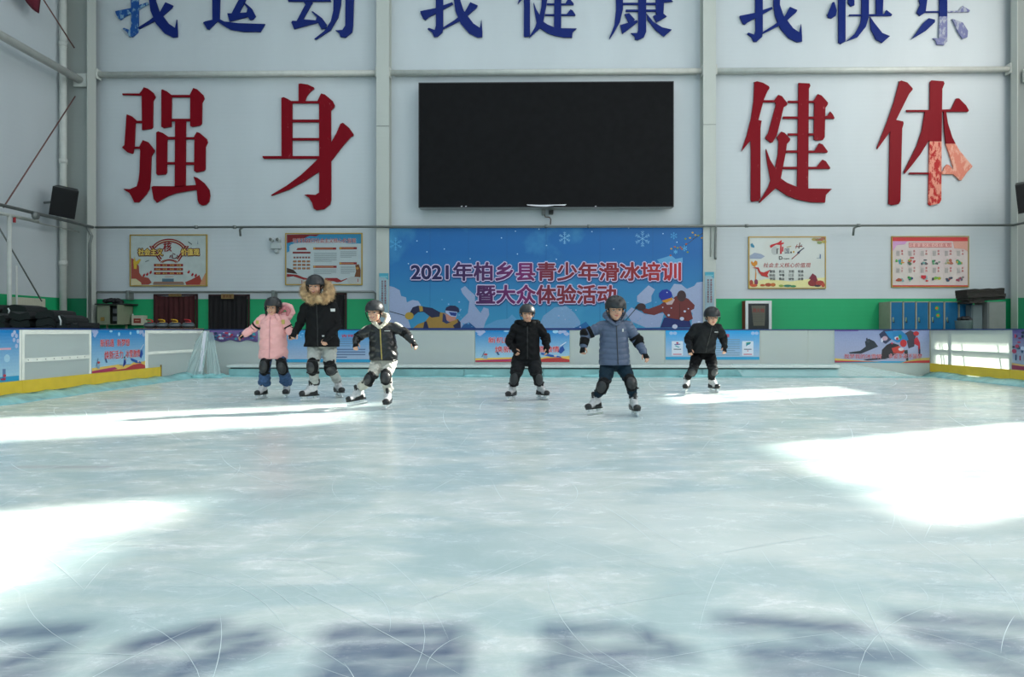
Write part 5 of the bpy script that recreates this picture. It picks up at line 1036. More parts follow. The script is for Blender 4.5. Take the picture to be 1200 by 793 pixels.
# folded poster strip draped on the top of the rear boards by the girl's hand
t = thing('draped_poster', 'crumpled colourful poster strip taped along the rear board by the pink girl\'s hand', 'poster', (P(280, 400, RY1).x, RY1, 0.8))
q, r = P(245.5, 387, RY1-0.02), P(302, 399.5, RY1-0.02); n = 20; vs = []
for i in range(n+1):
    for j in range(4): vs.append((q.x+(r.x-q.x)*i/n, RY1-0.02-0.012*math.sin(i*1.1+j), q.z+(r.z-q.z+0.02*math.sin(i*0.9))*j/3))
o = MB().add(vs, [(4*i+j, 4*i+4+j, 4*i+5+j, 4*i+1+j) for i in range(n) for j in range(3)]).build('sheet', mat('purple_print', hexc('6c5890'), 0.4), t, True); md = o.modifiers.new('th', 'SOLIDIFY'); md.thickness = 0.003
s = Sheet(t, 'Y', RY1-0.042); rr = random.Random(4)
for k in range(60): s.oval(248+50*rr.random(), 389.5+7.5*rr.random(), rr.uniform(0.8, 2.6), rr.uniform(0.5, 1.6), rr.choice(['2c6c9c', 'c03048', 'c0cce0', '5c3068', '1c3c58', '3c98a8', 'b83850']), 1+k*0.12, 7)
s.done()

# ledge at the foot of the rear boards
xa, xb = P(265.5, 430, 13.75).x, P(985, 430, 13.75).x
t = thing('ice_ledge', 'low white ledge with a turquoise icy face along the rear boards', 'ledge', ((xa+xb)/2, 13.95, 0))
MB().bbox((xa, 13.74, 0.185), (xb, RY1-0.02, 0.235), 0.012).build('ledge_top', M_ledge, t)
MB().box((xa+0.03, 13.86, 0.1), (xb-0.03, RY1-0.03, 0.187)).build('shadow_gap', mat('grey_batten', (0.16, 0.19, 0.19), 0.6), t)  # recessed filler, dark grey paints the shadow under the ledge top
M_tf = mat('turquoise_ice_face', (0.30, 0.55, 0.56), 0.25, bump=0.3, bscale=10, var=0.2, scale=3)
x = xa+0.02
k = 0
while x < xb-0.05:
    x1 = min(x+1.6, xb-0.02); MB().bbox((x+0.003, 13.80, 0.0), (x1-0.003, 13.86, 0.155), 0.01).build('face_panel', M_tf, t); x = x1; k += 1
fillet('trim_3', (RX0+0.1, 13.80, 0), (RX1-0.02, 13.80, 0), (0, -1, 0), 0.02, 0.22, 90)
for px in (560, 700, 815): p = P(px, 441, 13.6); mb = MB(); mb.ell((p.x, 13.66, 0.02), (0.32, 0.07, 0.045), 12, 7); tag(mb.build('frost_lump', M_fil, None, True), 'turquoise frost lump on the ice at the ledge foot, ' + {560: 'left of the black-clad boy', 700: 'behind the boy in slate blue', 815: 'behind the rightmost boy'}[px], 'ice lump')

# plastic film: gathered in the left corner, spread over the ledge at right
def film_mat():
    m = bpy.data.materials.new('clear_plastic_film'); m.use_nodes = True; N = m.node_tree.nodes; L = m.node_tree.links; b = N['Principled BSDF']; b.inputs['Base Color'].default_value = (0.60, 0.82, 0.83, 1); b.inputs['Roughness'].default_value = 0.12
    tr = N.new('ShaderNodeBsdfTransparent'); mx = N.new('ShaderNodeMixShader'); mx.inputs[0].default_value = 0.62; L.new(b.outputs[0], mx.inputs[1]); L.new(tr.outputs[0], mx.inputs[2]); L.new(mx.outputs[0], N['Material Output'].inputs[0]); return m
M_film = film_mat()
def drape(name, lb, top, bot, n, m_, amp, mt, freq=9):
    vs = []
    for i in range(n+1):
        u = i/n
        for j in range(m_+1):
            v = j/m_; p = top(u).lerp(bot(u), v); w_ = amp*(0.3+0.7*v)*(math.sin(u*freq*math.pi+2*v)+0.5*math.sin(u*freq*2.3*math.pi+v*3)); vs.append(p+Vector((w_*0.4, -abs(w_)-0.01, 0)))
    o = MB().add(vs, [(i*(m_+1)+j, (i+1)*(m_+1)+j, (i+1)*(m_+1)+j+1, i*(m_+1)+j+1) for i in range(n) for j in range(m_)]).build(name, mt, None, True); return tag(o, lb, 'plastic film' if 'film' in name else 'cloth')
tp = P(241, 388, 14.05)
drape('plastic_film', 'clear plastic film gathered to a point at the left rear corner', lambda u: tp+Vector((0.12*(u-0.5), 0, 0.0)), lambda u: Vector((P(205, 444, 13.55).x+(P(243, 444, 13.55).x-P(205, 444, 13.55).x)*u, 13.45, 0.03)), 44, 14, 0.035, M_film)
drape('plastic_film', 'second fold of clear plastic film hanging right of the white cloth strip', lambda u: tp+Vector((0.02+0.14*u, 0, -0.02)), lambda u: Vector((P(243, 444, 13.6).x+0.30*u, 13.6, 0.04)), 24, 14, 0.02, M_film)
drape('white_cloth', 'narrow white cloth strip hanging inside the plastic film at the left corner', lambda u: tp+Vector((-0.03+0.06*u, -0.02, 0)), lambda u: Vector((P(234.5, 440, 13.55).x+0.09*u, 13.5, 0.12)), 8, 12, 0.015, mat('white_cloth', (0.75, 0.78, 0.85), 0.7), 3)
mb = MB(); rr = random.Random(2)
for k in range(26): x = P(rr.uniform(205, 258), 442, 13.5).x; mb.ell((x, rr.uniform(13.3, 13.7), 0.01), (rr.uniform(.08, .2), rr.uniform(.06, .14), rr.uniform(.02, .07)), 9, 6)
tag(mb.build('film_heap', M_fil, None, True), 'crumpled turquoise film heaped on the ice at the left corner', 'plastic film', kind='stuff')
drape('plastic_film', 'clear plastic film draped over the ledge below the two-emblem poster', lambda u: Vector((P(858, 430, 13.9).x+(P(1000, 430, 13.9).x-P(858, 430, 13.9).x)*u, 13.95, 0.255)), lambda u: Vector((P(868, 440, 13.7).x+(P(1075, 440, 13.7).x-P(868, 440, 13.7).x)*u, 13.62, 0.02)), 70, 10, 0.018, M_film, 24)
# black rubber mats piled behind the left boards
M_rub = mat('black_rubber', (0.009, 0.010, 0.011), 0.6, bump=0.3, bscale=40)
rr = random.Random(17)
piles = [(-4, 358.5, 17, 14.35, 'the leftmost pile at the rear'), (30, 358, 16, 14.35, 'the rear pile under the radiator'), (8, 368, 14, 13.4, 'the front pile nearest the left edge'), (38, 366, 14, 13.45, 'the second front pile from the left'), (65, 364, 12, 13.4, 'the front pile below the brace rod'), (86, 370, 8, 13.45, 'the narrow front pile by the downpipe'), (100, 378.5, 5.5, 13.4, 'the lowest pile at the right end')]
for pi, (px, ptop, hw, Yp, wh) in enumerate(piles):
    top = P(px, ptop, Yp); n = 12; nl2 = 9; W0 = hw*Yp/800
    for k in range(nl2):
        z0 = -0.03+(top.z+0.03)*k/nl2; th = (top.z+0.03)/nl2; W_ = W0*rr.uniform(0.86, 1.0); ox, oy = rr.uniform(-.03, .03), rr.uniform(-.05, .05); rings = []
        for i in range(n+1):
            u = -1+2*i/n; zz = z0+(0.03*math.sin(u*3.0+pi*1.7)+0.02*u*math.cos(pi))*(k/nl2)+0.002; x = top.x+ox+u*W_; dr = 0.5*th*max(0, abs(u)-0.85)/0.15
            rings.append([Vector((x, Yp+oy-0.33, zz-(0.02 if k else 0)*0)), Vector((x, Yp+oy+0.33, zz)), Vector((x, Yp+oy+0.33, zz+th*0.9-dr)), Vector((x, Yp+oy-0.33, zz+th*0.9-dr))])
        mo = tag(MB().loft(rings).build('rubber_mat', M_rub), ['bottom', 'eighth', 'seventh', 'sixth', 'fifth', 'fourth', 'third', 'second', 'topmost'][k]+(' black rubber mat from the top in ' if 0 < k < 8 else ' black rubber mat in ')+wh, 'mat', 'black rubber mats in '+wh)
    if pi in (0, 4):
        M_ws = mat('white_strap', (0.7, 0.72, 0.72)); q = P(69, 370, 13.02) if pi == 4 else P(9.5, 361, 13.98); e_ = P(71, 381, 13.02) if pi == 4 else P(10, 367, 13.98)
        MB().tube([q, q.lerp(e_, 0.5)+Vector((0.02, 0, 0)), e_], 0.015, 6).build('white_strap', M_ws, mo, True)
# curling stones on a bench
Yc = 15.2; xs_ = [176.0, 190.3, 205.2, 220.6]; zb = P(200, 384.6, Yc).z
t = thing('bench_table', 'long table hidden behind the boards that carries the four curling stones', 'table', (P(198, 388, Yc).x, Yc, -0.03))
xa, xb = P(166, 388, Yc).x, P(232, 388, Yc).x
MB().bbox((xa, Yc-0.3, zb-0.05), (xb, Yc+0.3, zb), 0.008).build('table_top', mat('table_wood', (0.3, 0.2, 0.12)), t)
for x in (xa+0.05, xb-0.05):
    for y in (Yc-0.25, Yc+0.25): MB().box((x-0.02, y-0.02, -0.03), (x+0.02, y+0.02, zb-0.05)).build('leg', M_gpipe, t)
M_gr = mat('grey_granite', (0.05, 0.065, 0.075), 0.3, var=0.5, scale=60); M_hr = mat('red_handle', (0.55, 0.015, 0.02), 0.3); M_hy = mat('yellow_handle', (0.75, 0.42, 0.01), 0.3)
lbs = ['curling stone with a red handle, leftmost of the four', 'curling stone with a yellow handle, second from the left', 'curling stone with a yellow handle, third from the left', 'curling stone with a red handle, rightmost of the four']
Z0 = P(200, 375.6, Yc).z-zb; hs = 0.105
st_me = None
for k, px in enumerate(xs_):
    x = P(px, 380, Yc).x; t = thing('curling_stone', lbs[k], 'curling stone', (x, Yc, zb), 'curling stones on the table behind the boards'); o3 = ORG[t.name]
    o = MB().lathe([(0, 0.0), (0.07, 0), (0.105, 0.012), (0.127, 0.040), (0.133, 0.068), (0.127, 0.096), (0.10, 0.124), (0.06, 0.134), (0, 0.136)], o3).build('granite_body', M_gr, t, True)
    MB().lathe([(0.1315, 0.054), (0.1355, 0.068), (0.1315, 0.082)], o3).build('striking_band', mat('pale_band', (0.16, 0.2, 0.22), 0.6), t, True)
    hm = M_hr if k in (0, 3) else M_hy
    MB().tube([o3+Vector((0, 0, 0.13)), o3+Vector((0.0, 0, 0.147))], 0.062, 18).build('handle_base', hm, t, True)
    MB().chain([o3+Vector((0.055, 0, 0.147)), o3+Vector((0.045, 0, 0.177)), o3+Vector((0.0, 0, 0.192)), o3+Vector((-0.085, 0, 0.194))], [0.014, 0.013, 0.013, 0.012], 10).build('handle', hm, t, True)
# ================================================================ THE SIX SKATERS
M_skin = mat('skin', (0.62, 0.34, 0.23), 0.5, var=0.05, scale=20); M_hair = mat('black_hair', (0.008, 0.006, 0.006), 0.5, bump=0.4, bscale=200)
M_eye = mat('dark_eye', (0.01, 0.007, 0.006), 0.25); M_eyew = mat('eye_white', (0.6, 0.58, 0.55), 0.3); M_lip = mat('lips', (0.42, 0.10, 0.09), 0.45); M_brow = mat('eyebrow', (0.03, 0.018, 0.014), 0.8); M_teeth = mat('teeth', (0.75, 0.7, 0.62), 0.3)
M_hel = mat('black_helmet_shell', (0.016, 0.017, 0.019), 0.36, spec=0.5); M_vent = mat('helmet_vent', (0.002, 0.002, 0.002), 0.9); M_strap = mat('black_webbing', (0.008, 0.008, 0.009), 0.8)
M_pad = mat('black_pad_fabric', (0.006, 0.006, 0.007), 0.75, spec=0.2, bump=0.3, bscale=120); M_shell = mat('black_pad_shell', (0.022, 0.022, 0.024), 0.32)
M_boot = mat('boot_grey_white', (0.55, 0.55, 0.56), 0.5, var=0.18, scale=14); M_bootw = mat('boot_white', (0.80, 0.80, 0.80), 0.5); M_bk2 = mat('boot_black', (0.012, 0.012, 0.013), 0.35); M_hold = mat('white_blade_holder', (0.75, 0.80, 0.82), 0.4); M_blade = mat('steel_blade', (0.75, 0.78, 0.8), 0.15, 0.9); M_lace = mat('lace', (0.75, 0.75, 0.75), 0.8); M_tan = mat('tan_eyelet', (0.10, 0.06, 0.03), 0.5)

def frame(o, fx, up):       # matrix with local Y = fx direction, local Z ~ up
    y = Vector(fx).normalized(); x = y.cross(Vector(up)).normalized(); z = x.cross(y)
    M = Matrix.Identity(4)
    for i in range(3): M[i][0], M[i][1], M[i][2], M[i][3] = x[i], y[i], z[i], o[i]
    return M

# skate prototypes (local: +Y toe, Z up, blade contact at the origin)
def skate_meshes(white):
    b = MB(); b.chain([(0, 0.075, 0.103), (0, 0.0, 0.118), (0, -0.055, 0.112)], [0.036, 0.043, 0.042]); b.ell((0, 0.088, 0.100), (0.043, 0.05, 0.034)); b.chain([(0, -0.035, 0.13), (0, -0.052, 0.19), (0, -0.05, 0.225)], [0.046, 0.043, 0.050]); b.chain([(0, 0.02, 0.14), (0, -0.03, 0.18)], [0.036, 0.04])
    me = bake_voxel(b, 0.005, 3); c = co_get(me); c[:, 2] = np.maximum(c[:, 2], 0.072); co_set(me, c); me.materials.append(M_bootw if white else M_boot); me.polygons.foreach_set('use_smooth', [True]*len(me.polygons)); me.name = 'skate'
    out = [('skate', me)]
    def part(n, mb, m, sm=True):
        q = mb.mesh(n); q.materials.append(m); q.polygons.foreach_set('use_smooth', [sm]*len(q.polygons)); out.append((n, q))
    t = MB(); t.ell((0, 0.106, 0.099), (0.043, 0.040, 0.035), 18, 12); part('toe_cap', t, M_bk2)
    t = MB(); pr = [(0, 0.145), (0.034, 0.12), (0.045, 0.07), (0.043, 0.0), (0.044, -0.06), (0.032, -0.098), (0, -0.105), (-0.032, -0.098), (-0.044, -0.06), (-0.043, 0.0), (-0.045, 0.07), (-0.034, 0.12)]
    t.loft([[Vector((x*1.0, y, z)) for x, y in pr] for z in (0.066, 0.074, 0.082)]); part('sole', t, M_bk2, False)
    t = MB()
    for y0, y1 in ((0.045, 0.115), (-0.085, -0.03)): t.loft([[Vector((-0.016, y0, 0.068)), Vector((0.016, y0, 0.068)), Vector((0.016, y1, 0.068)), Vector((-0.016, y1, 0.068))], [Vector((-0.006, y0+0.012, 0.03)), Vector((0.006, y0+0.012, 0.03)), Vector((0.006, y1-0.012, 0.03)), Vector((-0.006, y1-0.012, 0.03))]])
    t.bbox((-0.006, -0.115, 0.022), (0.006, 0.135, 0.036), 0.002); part('blade_holder', t, M_hold, False)
    t = MB(); t.prism([(-0.0018, y, z) for y, z in ((-0.125, 0.024), (-0.13, 0.014), (-0.115, 0.003), (-0.05, 0.0), (0.07, 0.0), (0.125, 0.005), (0.145, 0.016), (0.142, 0.026))], (0.0036, 0, 0)); part('blade', t, M_blade, False)
    t = MB(); t.chain([(0, -0.004, 0.19), (0, 0.004, 0.235)], [0.026, 0.022], 12); part('tongue', t, M_bk2)
    t = MB(); t.tube([(0, -0.052, 0.185), (0, -0.05, 0.212)], [0.0475, 0.051], 22); part('ankle_cuff', t, M_bk2)
    t = MB(); t.chain([(0, -0.096, 0.20), (0, -0.106, 0.245)], [0.02, 0.016], 12); part('tendon_guard', t, M_bk2)
    t = MB()
    for s in (-1, 1): t.add([(s*0.0445, 0.05, 0.085), (s*0.046, 0.0, 0.085), (s*0.047, -0.07, 0.085), (s*0.0475, -0.06, 0.135), (s*0.046, -0.02, 0.115), (s*0.0455, 0.03, 0.11)], [(0, 1, 2, 3, 4, 5)])
    part('side_panel', t, M_bk2, False)
    t = MB()
    for k in range(5):
        y, z = 0.052-0.0165*k, 0.146+0.0155*k; w_ = 0.024
        for s in (-1, 1): t.tube([(s*w_, y, z-0.008), (0, y-0.004, z+0.004), (-s*w_, y-0.014, z+0.004)], 0.0032, 6)
    for s in (-1, 1): t.tube([(0, -0.004, 0.20), (s*0.02, 0.02, 0.205), (s*0.03, 0.025, 0.185)], 0.003, 6); t.tube([(0, -0.004, 0.20), (s*0.03, 0.03, 0.18), (s*0.045, 0.035, 0.15)], 0.0028, 6)
    part('lace', t, M_lace)
    return out
SK = {False: skate_meshes(False), True: skate_meshes(True)}

def hand(mb, W, D, side, s=1.0, curl=0.35, palm=None):
    # W wrist point, D direction of the hand, palm: direction the palm faces; side=+1/-1 puts the thumb
    D = Vector(D).normalized(); pn = Vector(palm or (0, 0.3, -1)); pn = (pn-D*pn.dot(D)).normalized(); ac = D.cross(pn)*side       # ac: towards the thumb side
    def L(x, y, z): return Vector(W)+(D*x+ac*y+pn*z)*s
    for y in (-0.022, -0.008, 0.007, 0.021): mb.chain([L(0.0, y*0.7, 0), L(0.072, y, 0.0)], [0.0125*s, 0.0105*s], 10)
    for k, (y, ln) in enumerate(((0.0235, 0.058), (0.008, 0.066), (-0.008, 0.062), (-0.0235, 0.048))):
        p = L(0.070, y, 0); a = curl*(0.7+0.15*k); q = [p]; x, z = 0.070, 0.0
        for j, f in enumerate((0.42, 0.32, 0.26)):
            x += math.cos(a)*ln*f; z += math.sin(a)*ln*f; a += curl*1.5; q.append(L(x, y*(1+0.12*j), z))
        mb.chain(q, [0.0088*s, 0.0082*s, 0.0076*s, 0.0066*s], 10)
    mb.chain([L(0.018, 0.020, 0.002), L(0.042, 0.040, 0.010), L(0.062, 0.050, 0.018), L(0.078, 0.050, 0.026)], [0.0115*s, 0.0105*s, 0.0092*s, 0.0075*s], 10)
    return L

def nearest_chain(c, pts):
    best = np.full(len(c), 1e9); par = np.zeros(len(c)); acc = 0.0
    for i in range(len(pts)-1):
        a = np.array(pts[i]); b = np.array(pts[i+1]); d = b-a; L2 = (d*d).sum(); t = np.clip(((c-a)@d)/L2, 0, 1); q = a+t[:, None]*d; dist = np.linalg.norm(c-q, axis=1); m = dist < best
        best[m] = dist[m]; par[m] = acc+t[m]*math.sqrt(L2); acc += math.sqrt(L2)
    return best, par
def wrinkle(c, f, seed=0.0):
    x, y, z = c[:, 0]*f, c[:, 1]*f, c[:, 2]*f
    return np.sin(x*1.3+2*np.sin(z*0.9+seed)+seed)*np.sin(z*1.7+1.6*np.sin(y*1.1+x*0.6)+seed*2)+0.5*np.sin(z*3.1+2*np.sin(x*1.9+seed)+y*2.0)

def person(S):
    Y0 = S['Y']; mpp = Y0/F; sc = S.get('s', 1.0)
    J = lambda q, dy=0.0: P(q[0], q[1], Y0+dy)
    gx = G(*S['feet'][0]['c']); gx2 = G(*S['feet'][1]['c']); base = Vector(((gx.x+gx2.x)/2, (gx.y+gx2.y)/2, 0))
    t = thing('person', S['label'], 'person', base)
    chin = J(S['chin'], -0.06+S.get('lean', 0)); top = J(S['top'], 0+S.get('lean', 0)); hsz = (top.z-chin.z)/0.245; hs_ = min(hsz, S.get('hmax', 1.12))
    HC = Vector((J(((S['chin'][0]+S['top'][0])/2, 0)).x, Y0+S.get('lean', 0), chin.z+0.105*hsz))
    HM = Matrix.Translation(HC) @ Matrix.Rotation(S.get('yaw', 0), 4, 'Z') @ Matrix.Rotation(S.get('roll', 0), 4, 'Y') @ Matrix.Rotation(S.get('pitch', 0), 4, 'X') @ Matrix.Scale(hs_, 4)
    H = lambda x, y, z: HM @ Vector((x, y, z))
    # --- feet
    ank = []
    for i, f in enumerate(S['feet']):
        g = G(*f['c']); sf = S.get('foot', 1.0)
        M = Matrix.Translation(g+Vector((0, 0, 0.0005))) @ Matrix.Rotation(math.pi+math.radians(f['a']), 4, 'Z') @ Matrix.Rotation(math.radians(f.get('tilt', 0)), 4, 'Y') @ Matrix.Rotation(math.radians(f.get('toe', 0)), 4, 'X') @ Matrix.Scale(sf, 4)
        if f.get('toe'):   # keep the lowest blade point on the ice
            lo = min((M @ Vector((0, y, 0.0))).z for y in (-0.05, 0.07, 0.125)); M = Matrix.Translation((0, 0, -lo+0.001)) @ M
        ank.append((M @ Vector((0, -0.05, 0.20)), M @ Vector((0, -0.04, 0.13)), M))
        sk = None
        for n, me in SK[S.get('white', False)]:
            o = bpy.data.objects.new(n, me); COL.objects.link(o)
            if sk is None: o.parent = t; o.matrix_parent_inverse = Matrix.Identity(4); o.matrix_basis = Matrix.Translation(-base) @ M; sk = o
            else: o.parent = sk
    hips = [J(S['hip'][i], S.get('hipdy', 0.03)) for i in (0, 1)]; knees = [J(S['knee'][i], S.get('kneedy', (-0.09, -0.09))[i]) for i in (0, 1)]
    sh = [J(S['sh'][i], S.get('shdy', 0.0)) for i in (0, 1)]; el = [J(S['el'][i], S['eldy'][i]) for i in (0, 1)]; hd = [J(S['hand'][i], S['hddy'][i]) for i in (0, 1)]
    hn = 0.105*S.get('hands', 0.9); W = []
    for i in (0, 1):
        d = (hd[i]-el[i]); d.normalize(); W.append(hd[i]-d*hn*0.45)
    # --- body
    b = MB(); k = sc
    pel = (hips[0]+hips[1])/2; chest = (sh[0]+sh[1])/2+Vector((0, 0.0, -0.07*k)); neckb = Vector((HC.x*0.5+chest.x*0.5, (HC.y+chest.y)/2+0.02, sh[0].z*0.5+sh[1].z*0.5+0.02)); nt_ = H(0, 0.02, -0.07)
    for sx in (-1, 1): b.chain([pel+Vector((sx*0.045*k, 0, 0)), pel.lerp(chest, 0.5)+Vector((sx*0.03*k, 0, 0)), chest+Vector((sx*0.05*k, 0, 0))], [0.055*k, 0.058*k, 0.075*k])
    b.chain([chest, neckb, nt_], [0.08*k, 0.05*k, 0.045*k])
    for i in (0, 1):
        s_in = sh[i].lerp(chest, 0.2)
        b.chain([chest.lerp(sh[i], 0.5), s_in, el[i], W[i]], [0.055*k, 0.045*k, 0.032*k, 0.022*k])
        b.chain([pel.lerp(hips[i], 0.6), hips[i], knees[i], ank[i][0], ank[i][1]], [0.055*k, 0.055*k, 0.042*k, 0.025*k, 0.024*k])
        D_ = hd[i]-el[i]; hand(b, W[i]-D_.normalized()*0.02, D_, S['thumb'][i], S.get('hands', 0.9), S['curl'][i], S['palm'][i])
    # head: cranium, face, cheeks, jaw, chin, nose, brow, ears
    R3 = (HM.to_3x3()); hm = MB()
    hm.ell((0, 0.012, 0.035), (0.074, 0.090, 0.082), 24, 16); hm.ell((0, -0.022, -0.02), (0.062, 0.062, 0.078), 22, 14); hm.ell((0, -0.045, -0.078), (0.030, 0.026, 0.024)); hm.ell((0, -0.03, -0.062), (0.046, 0.044, 0.034))
    for s in (-1, 1):
        hm.ell((s*0.034, -0.060, -0.030), (0.022, 0.018, 0.022)); hm.ell((s*0.075, 0.012, -0.008), (0.010, 0.019, 0.028)); hm.ell((s*0.027, -0.079, 0.024), (0.026, 0.010, 0.010))
    hm.chain([(0, -0.078, 0.018), (0, -0.093, -0.014)], [0.009, 0.011], 10)
    for s in (-1, 1): hm.ell((s*0.010, -0.087, -0.020), (0.008, 0.009, 0.007), 10, 8)
    hm.xform(HM); b.v, b.f = b.v+hm.v, b.f+[tuple(i+len(b.v)-0 for i in f) for f in hm.f]
    me = bake_voxel(b, 0.0046, 2, 0.4); c = co_get(me); co_set(me, c-np.array(base)); link('body', me, M_skin, t, True)
    # face details as parts
    hp = lambda name, mb, m: mb.xform(HM).build(name, m, t, True)
    for s in (-1, 1):
        e = MB().ell((s*0.029, -0.0775, 0.004), (0.0135, 0.007, 0.0062), 14, 9); eo = hp('eye', e, M_eyew); hp2 = MB().ell((s*0.029, -0.0825, 0.004), (0.0062, 0.0035, 0.0058), 12, 8).xform(HM).build('iris', M_eye, eo, True)
        MB().tube([(s*0.014, -0.0845, 0.0085), (s*0.029, -0.0862, 0.0125), (s*0.044, -0.0805, 0.008)], 0.0022, 6).xform(HM).build('eyelid', M_brow, eo, True)
        hp('eyebrow', MB().tube([(s*0.013, -0.0905, 0.026), (s*0.030, -0.0905, 0.031), (s*0.046, -0.080, 0.026)], [0.0028, 0.0034, 0.002], 8), M_brow)
    lips = MB()
    if S.get('mouth') == 'smile': lips.tube([(-0.024, -0.076, -0.043), (-0.012, -0.0855, -0.0505), (0, -0.0885, -0.0525), (0.012, -0.0855, -0.0505), (0.024, -0.076, -0.043)], [0.002, 0.005, 0.006, 0.005, 0.002], 8)
    elif S.get('mouth') == 'open': lips.ell((0, -0.082, -0.052), (0.015, 0.009, 0.011), 14, 9)
    else: lips.tube([(-0.019, -0.079, -0.050), (-0.008, -0.0865, -0.0485), (0, -0.0875, -0.0495), (0.008, -0.0865, -0.0485), (0.019, -0.079, -0.050)], [0.002, 0.0048, 0.0052, 0.0048, 0.002], 8)
    lo = hp('lips', lips, M_lip)
    if S.get('mouth') in ('smile', 'open'): MB().ell((0, -0.0865, -0.0475), (0.012, 0.006, 0.003), 12, 6).xform(HM).build('teeth', M_teeth, lo, True)
    hr = MB(); hr.ell((0, 0.035, 0.01), (0.081, 0.082, 0.085), 20, 14)
    for s in (-1, 1): hr.chain([(s*0.070, -0.02, 0.035), (s*0.073, -0.008, 0.0)], [0.012, 0.009], 8)
    if S.get('longhair'):
        for s in (-1, 1): hr.chain([(s*0.066, -0.045, 0.03), (s*0.072, -0.040, -0.03), (s*0.066, -0.045, -0.085), (s*0.058, -0.055, -0.125)], [0.016, 0.015, 0.013, 0.007], 10)
        hr.chain([(0, 0.09, 0.0), (0, 0.10, -0.08)], [0.05, 0.04])
    hp('hair', hr, M_hair)
    # helmet
    he = MB(); n, m_ = 40, 12; rings_o = []
    def hpt(ph, th, off=0.0):
        x, y, z = math.sin(th)*math.cos(ph)*(0.106+off), math.sin(th)*math.sin(ph)*(0.123+off)+0.008, math.cos(th)*(0.104+off)+0.036
        return Vector((x, y, z))
    def thmax(ph):   # lower edge: brim above the brows, dipping over the ears and the nape
        fr = -math.sin(ph); return math.radians(97+ (15*max(0, 1-abs(fr)*1.5)) + (9 if fr < -0.3 else 0)*min(1, (-fr-0.3)*3)) if fr < 0.6 else math.radians(94)
    vs, fs = [], []
    for lay, off in ((0, 0.0), (1, -0.010)):
        for j in range(1, m_+1):
            for i in range(n): ph = 2*math.pi*i/n; vs.append(hpt(ph, thmax(ph)*j/m_, off+(0.004*math.exp(-((j-m_)/1.2)**2) if lay == 0 else 0)))
        vs.append(hpt(0, 0, off))
    T = n*m_+1
    for lay in (0, 1):
        o_ = lay*T
        for j in range(m_-1):
            for i in range(n): q = (o_+j*n+i, o_+j*n+(i+1) % n, o_+(j+1)*n+(i+1) % n, o_+(j+1)*n+i); fs.append(q if lay else q[::-1])
        for i in range(n): q = (o_+n*m_, o_+i, o_+(i+1) % n); fs.append(q if lay else q[::-1])
    for i in range(n): fs.append(((m_-1)*n+i, (m_-1)*n+(i+1) % n, T+(m_-1)*n+(i+1) % n, T+(m_-1)*n+i))
    ho = MB().add(vs, fs).xform(HM).build('helmet', M_hel, t, True)
    for ph, th in ((-90-26, 24), (-90+26, 24), (-90-20, 48), (-90+20, 48), (-90-62, 38), (-90+62, 38), (90-25, 40), (90+25, 40)):
        p = hpt(math.radians(ph), math.radians(th), 0.0); nn = (p-Vector((0, 0.008, 0.0))).normalized(); Mv = frame(p, Vector((0, -1, 0.2)) if abs(nn.y) < 0.9 else Vector((0, 0, 1)), nn)
        MB().ell((0, 0, 0), (0.0055, 0.0125, 0.0022), 10, 6).xform(HM @ Mv).build('vent', M_vent, ho, True)
    stp = MB()
    for s in (-1, 1): stp.tube([(s*0.098, -0.030, 0.0), (s*0.082, -0.040, -0.045), (s*0.052, -0.052, -0.094), (0, -0.060, -0.108)], 0.0045, 8, ry=1.8)
    stp.xform(HM).build('chin_strap', M_strap, ho, True)
    # --- trousers
    tr = S['trousers']; b = MB()
    b.chain([hips[0].lerp(hips[1], 0.15)+Vector((0, 0, 0.04)), hips[1].lerp(hips[0], 0.15)+Vector((0, 0, 0.04))], [0.098*k, 0.098*k])
    b.chain([pel+Vector((0, 0, 0.075*k)), pel+Vector((0, -0.01, 0.15*k))], [0.10*k, 0.10*k])
    legs = []
    for i in (0, 1):
        a_end = ank[i][0].lerp(knees[i], tr.get('end', 0.17)); rs = [r*k for r in tr['r']]; kn = knees[i]; mid = kn.lerp(a_end, 0.5); pts = [hips[i], hips[i].lerp(kn, 0.5), kn, mid, a_end]; b.chain(pts, rs, 16); legs.append(pts)
    me = bake_voxel(b, 0.0062, 2, 0.5); c = co_get(me); nn = no_get(me)
    dz = wrinkle(c, 26, S['Y'])*tr.get('fold', 0.004)
    for pts in legs:
        d, par = nearest_chain(c, pts); L_ = par.max(); wgt = np.exp(-((par-(pts[2]-pts[0]).length)/0.10)**2)+np.exp(-((par-L_)/0.06)**2)
        dz += np.where(d < 0.12, wgt*tr.get('bunch', 0.004)*np.sin(par*95+c[:, 0]*22), 0)
    co_set(me, c+nn*dz[:, None]-np.array(base)); link('trousers', me, tr['m'], t, True)
    if tr.get('shorts'):
        b = MB()
        for i in (0, 1): b.chain([hips[i]+Vector((0, 0, 0.02)), hips[i].lerp(knees[i], 0.5), hips[i].lerp(knees[i], 0.82)], [0.098*k, 0.092*k, 0.088*k], 18)
        b.chain([hips[0], hips[1]], [0.1*k, 0.1*k]); me = bake_voxel(b, 0.007, 2); c = co_get(me); nn = no_get(me); co_set(me, c+nn*(wrinkle(c, 24, 2)*0.005)[:, None]-np.array(base)); link('overtrousers', me, tr['m2'], t, True)
    # --- jacket
    jk = S['jacket']; rings = []; lev = sorted(S['torso'], key=lambda q: -q[0]); NR = 36   # (py, xl, xr[, dy]) hem first
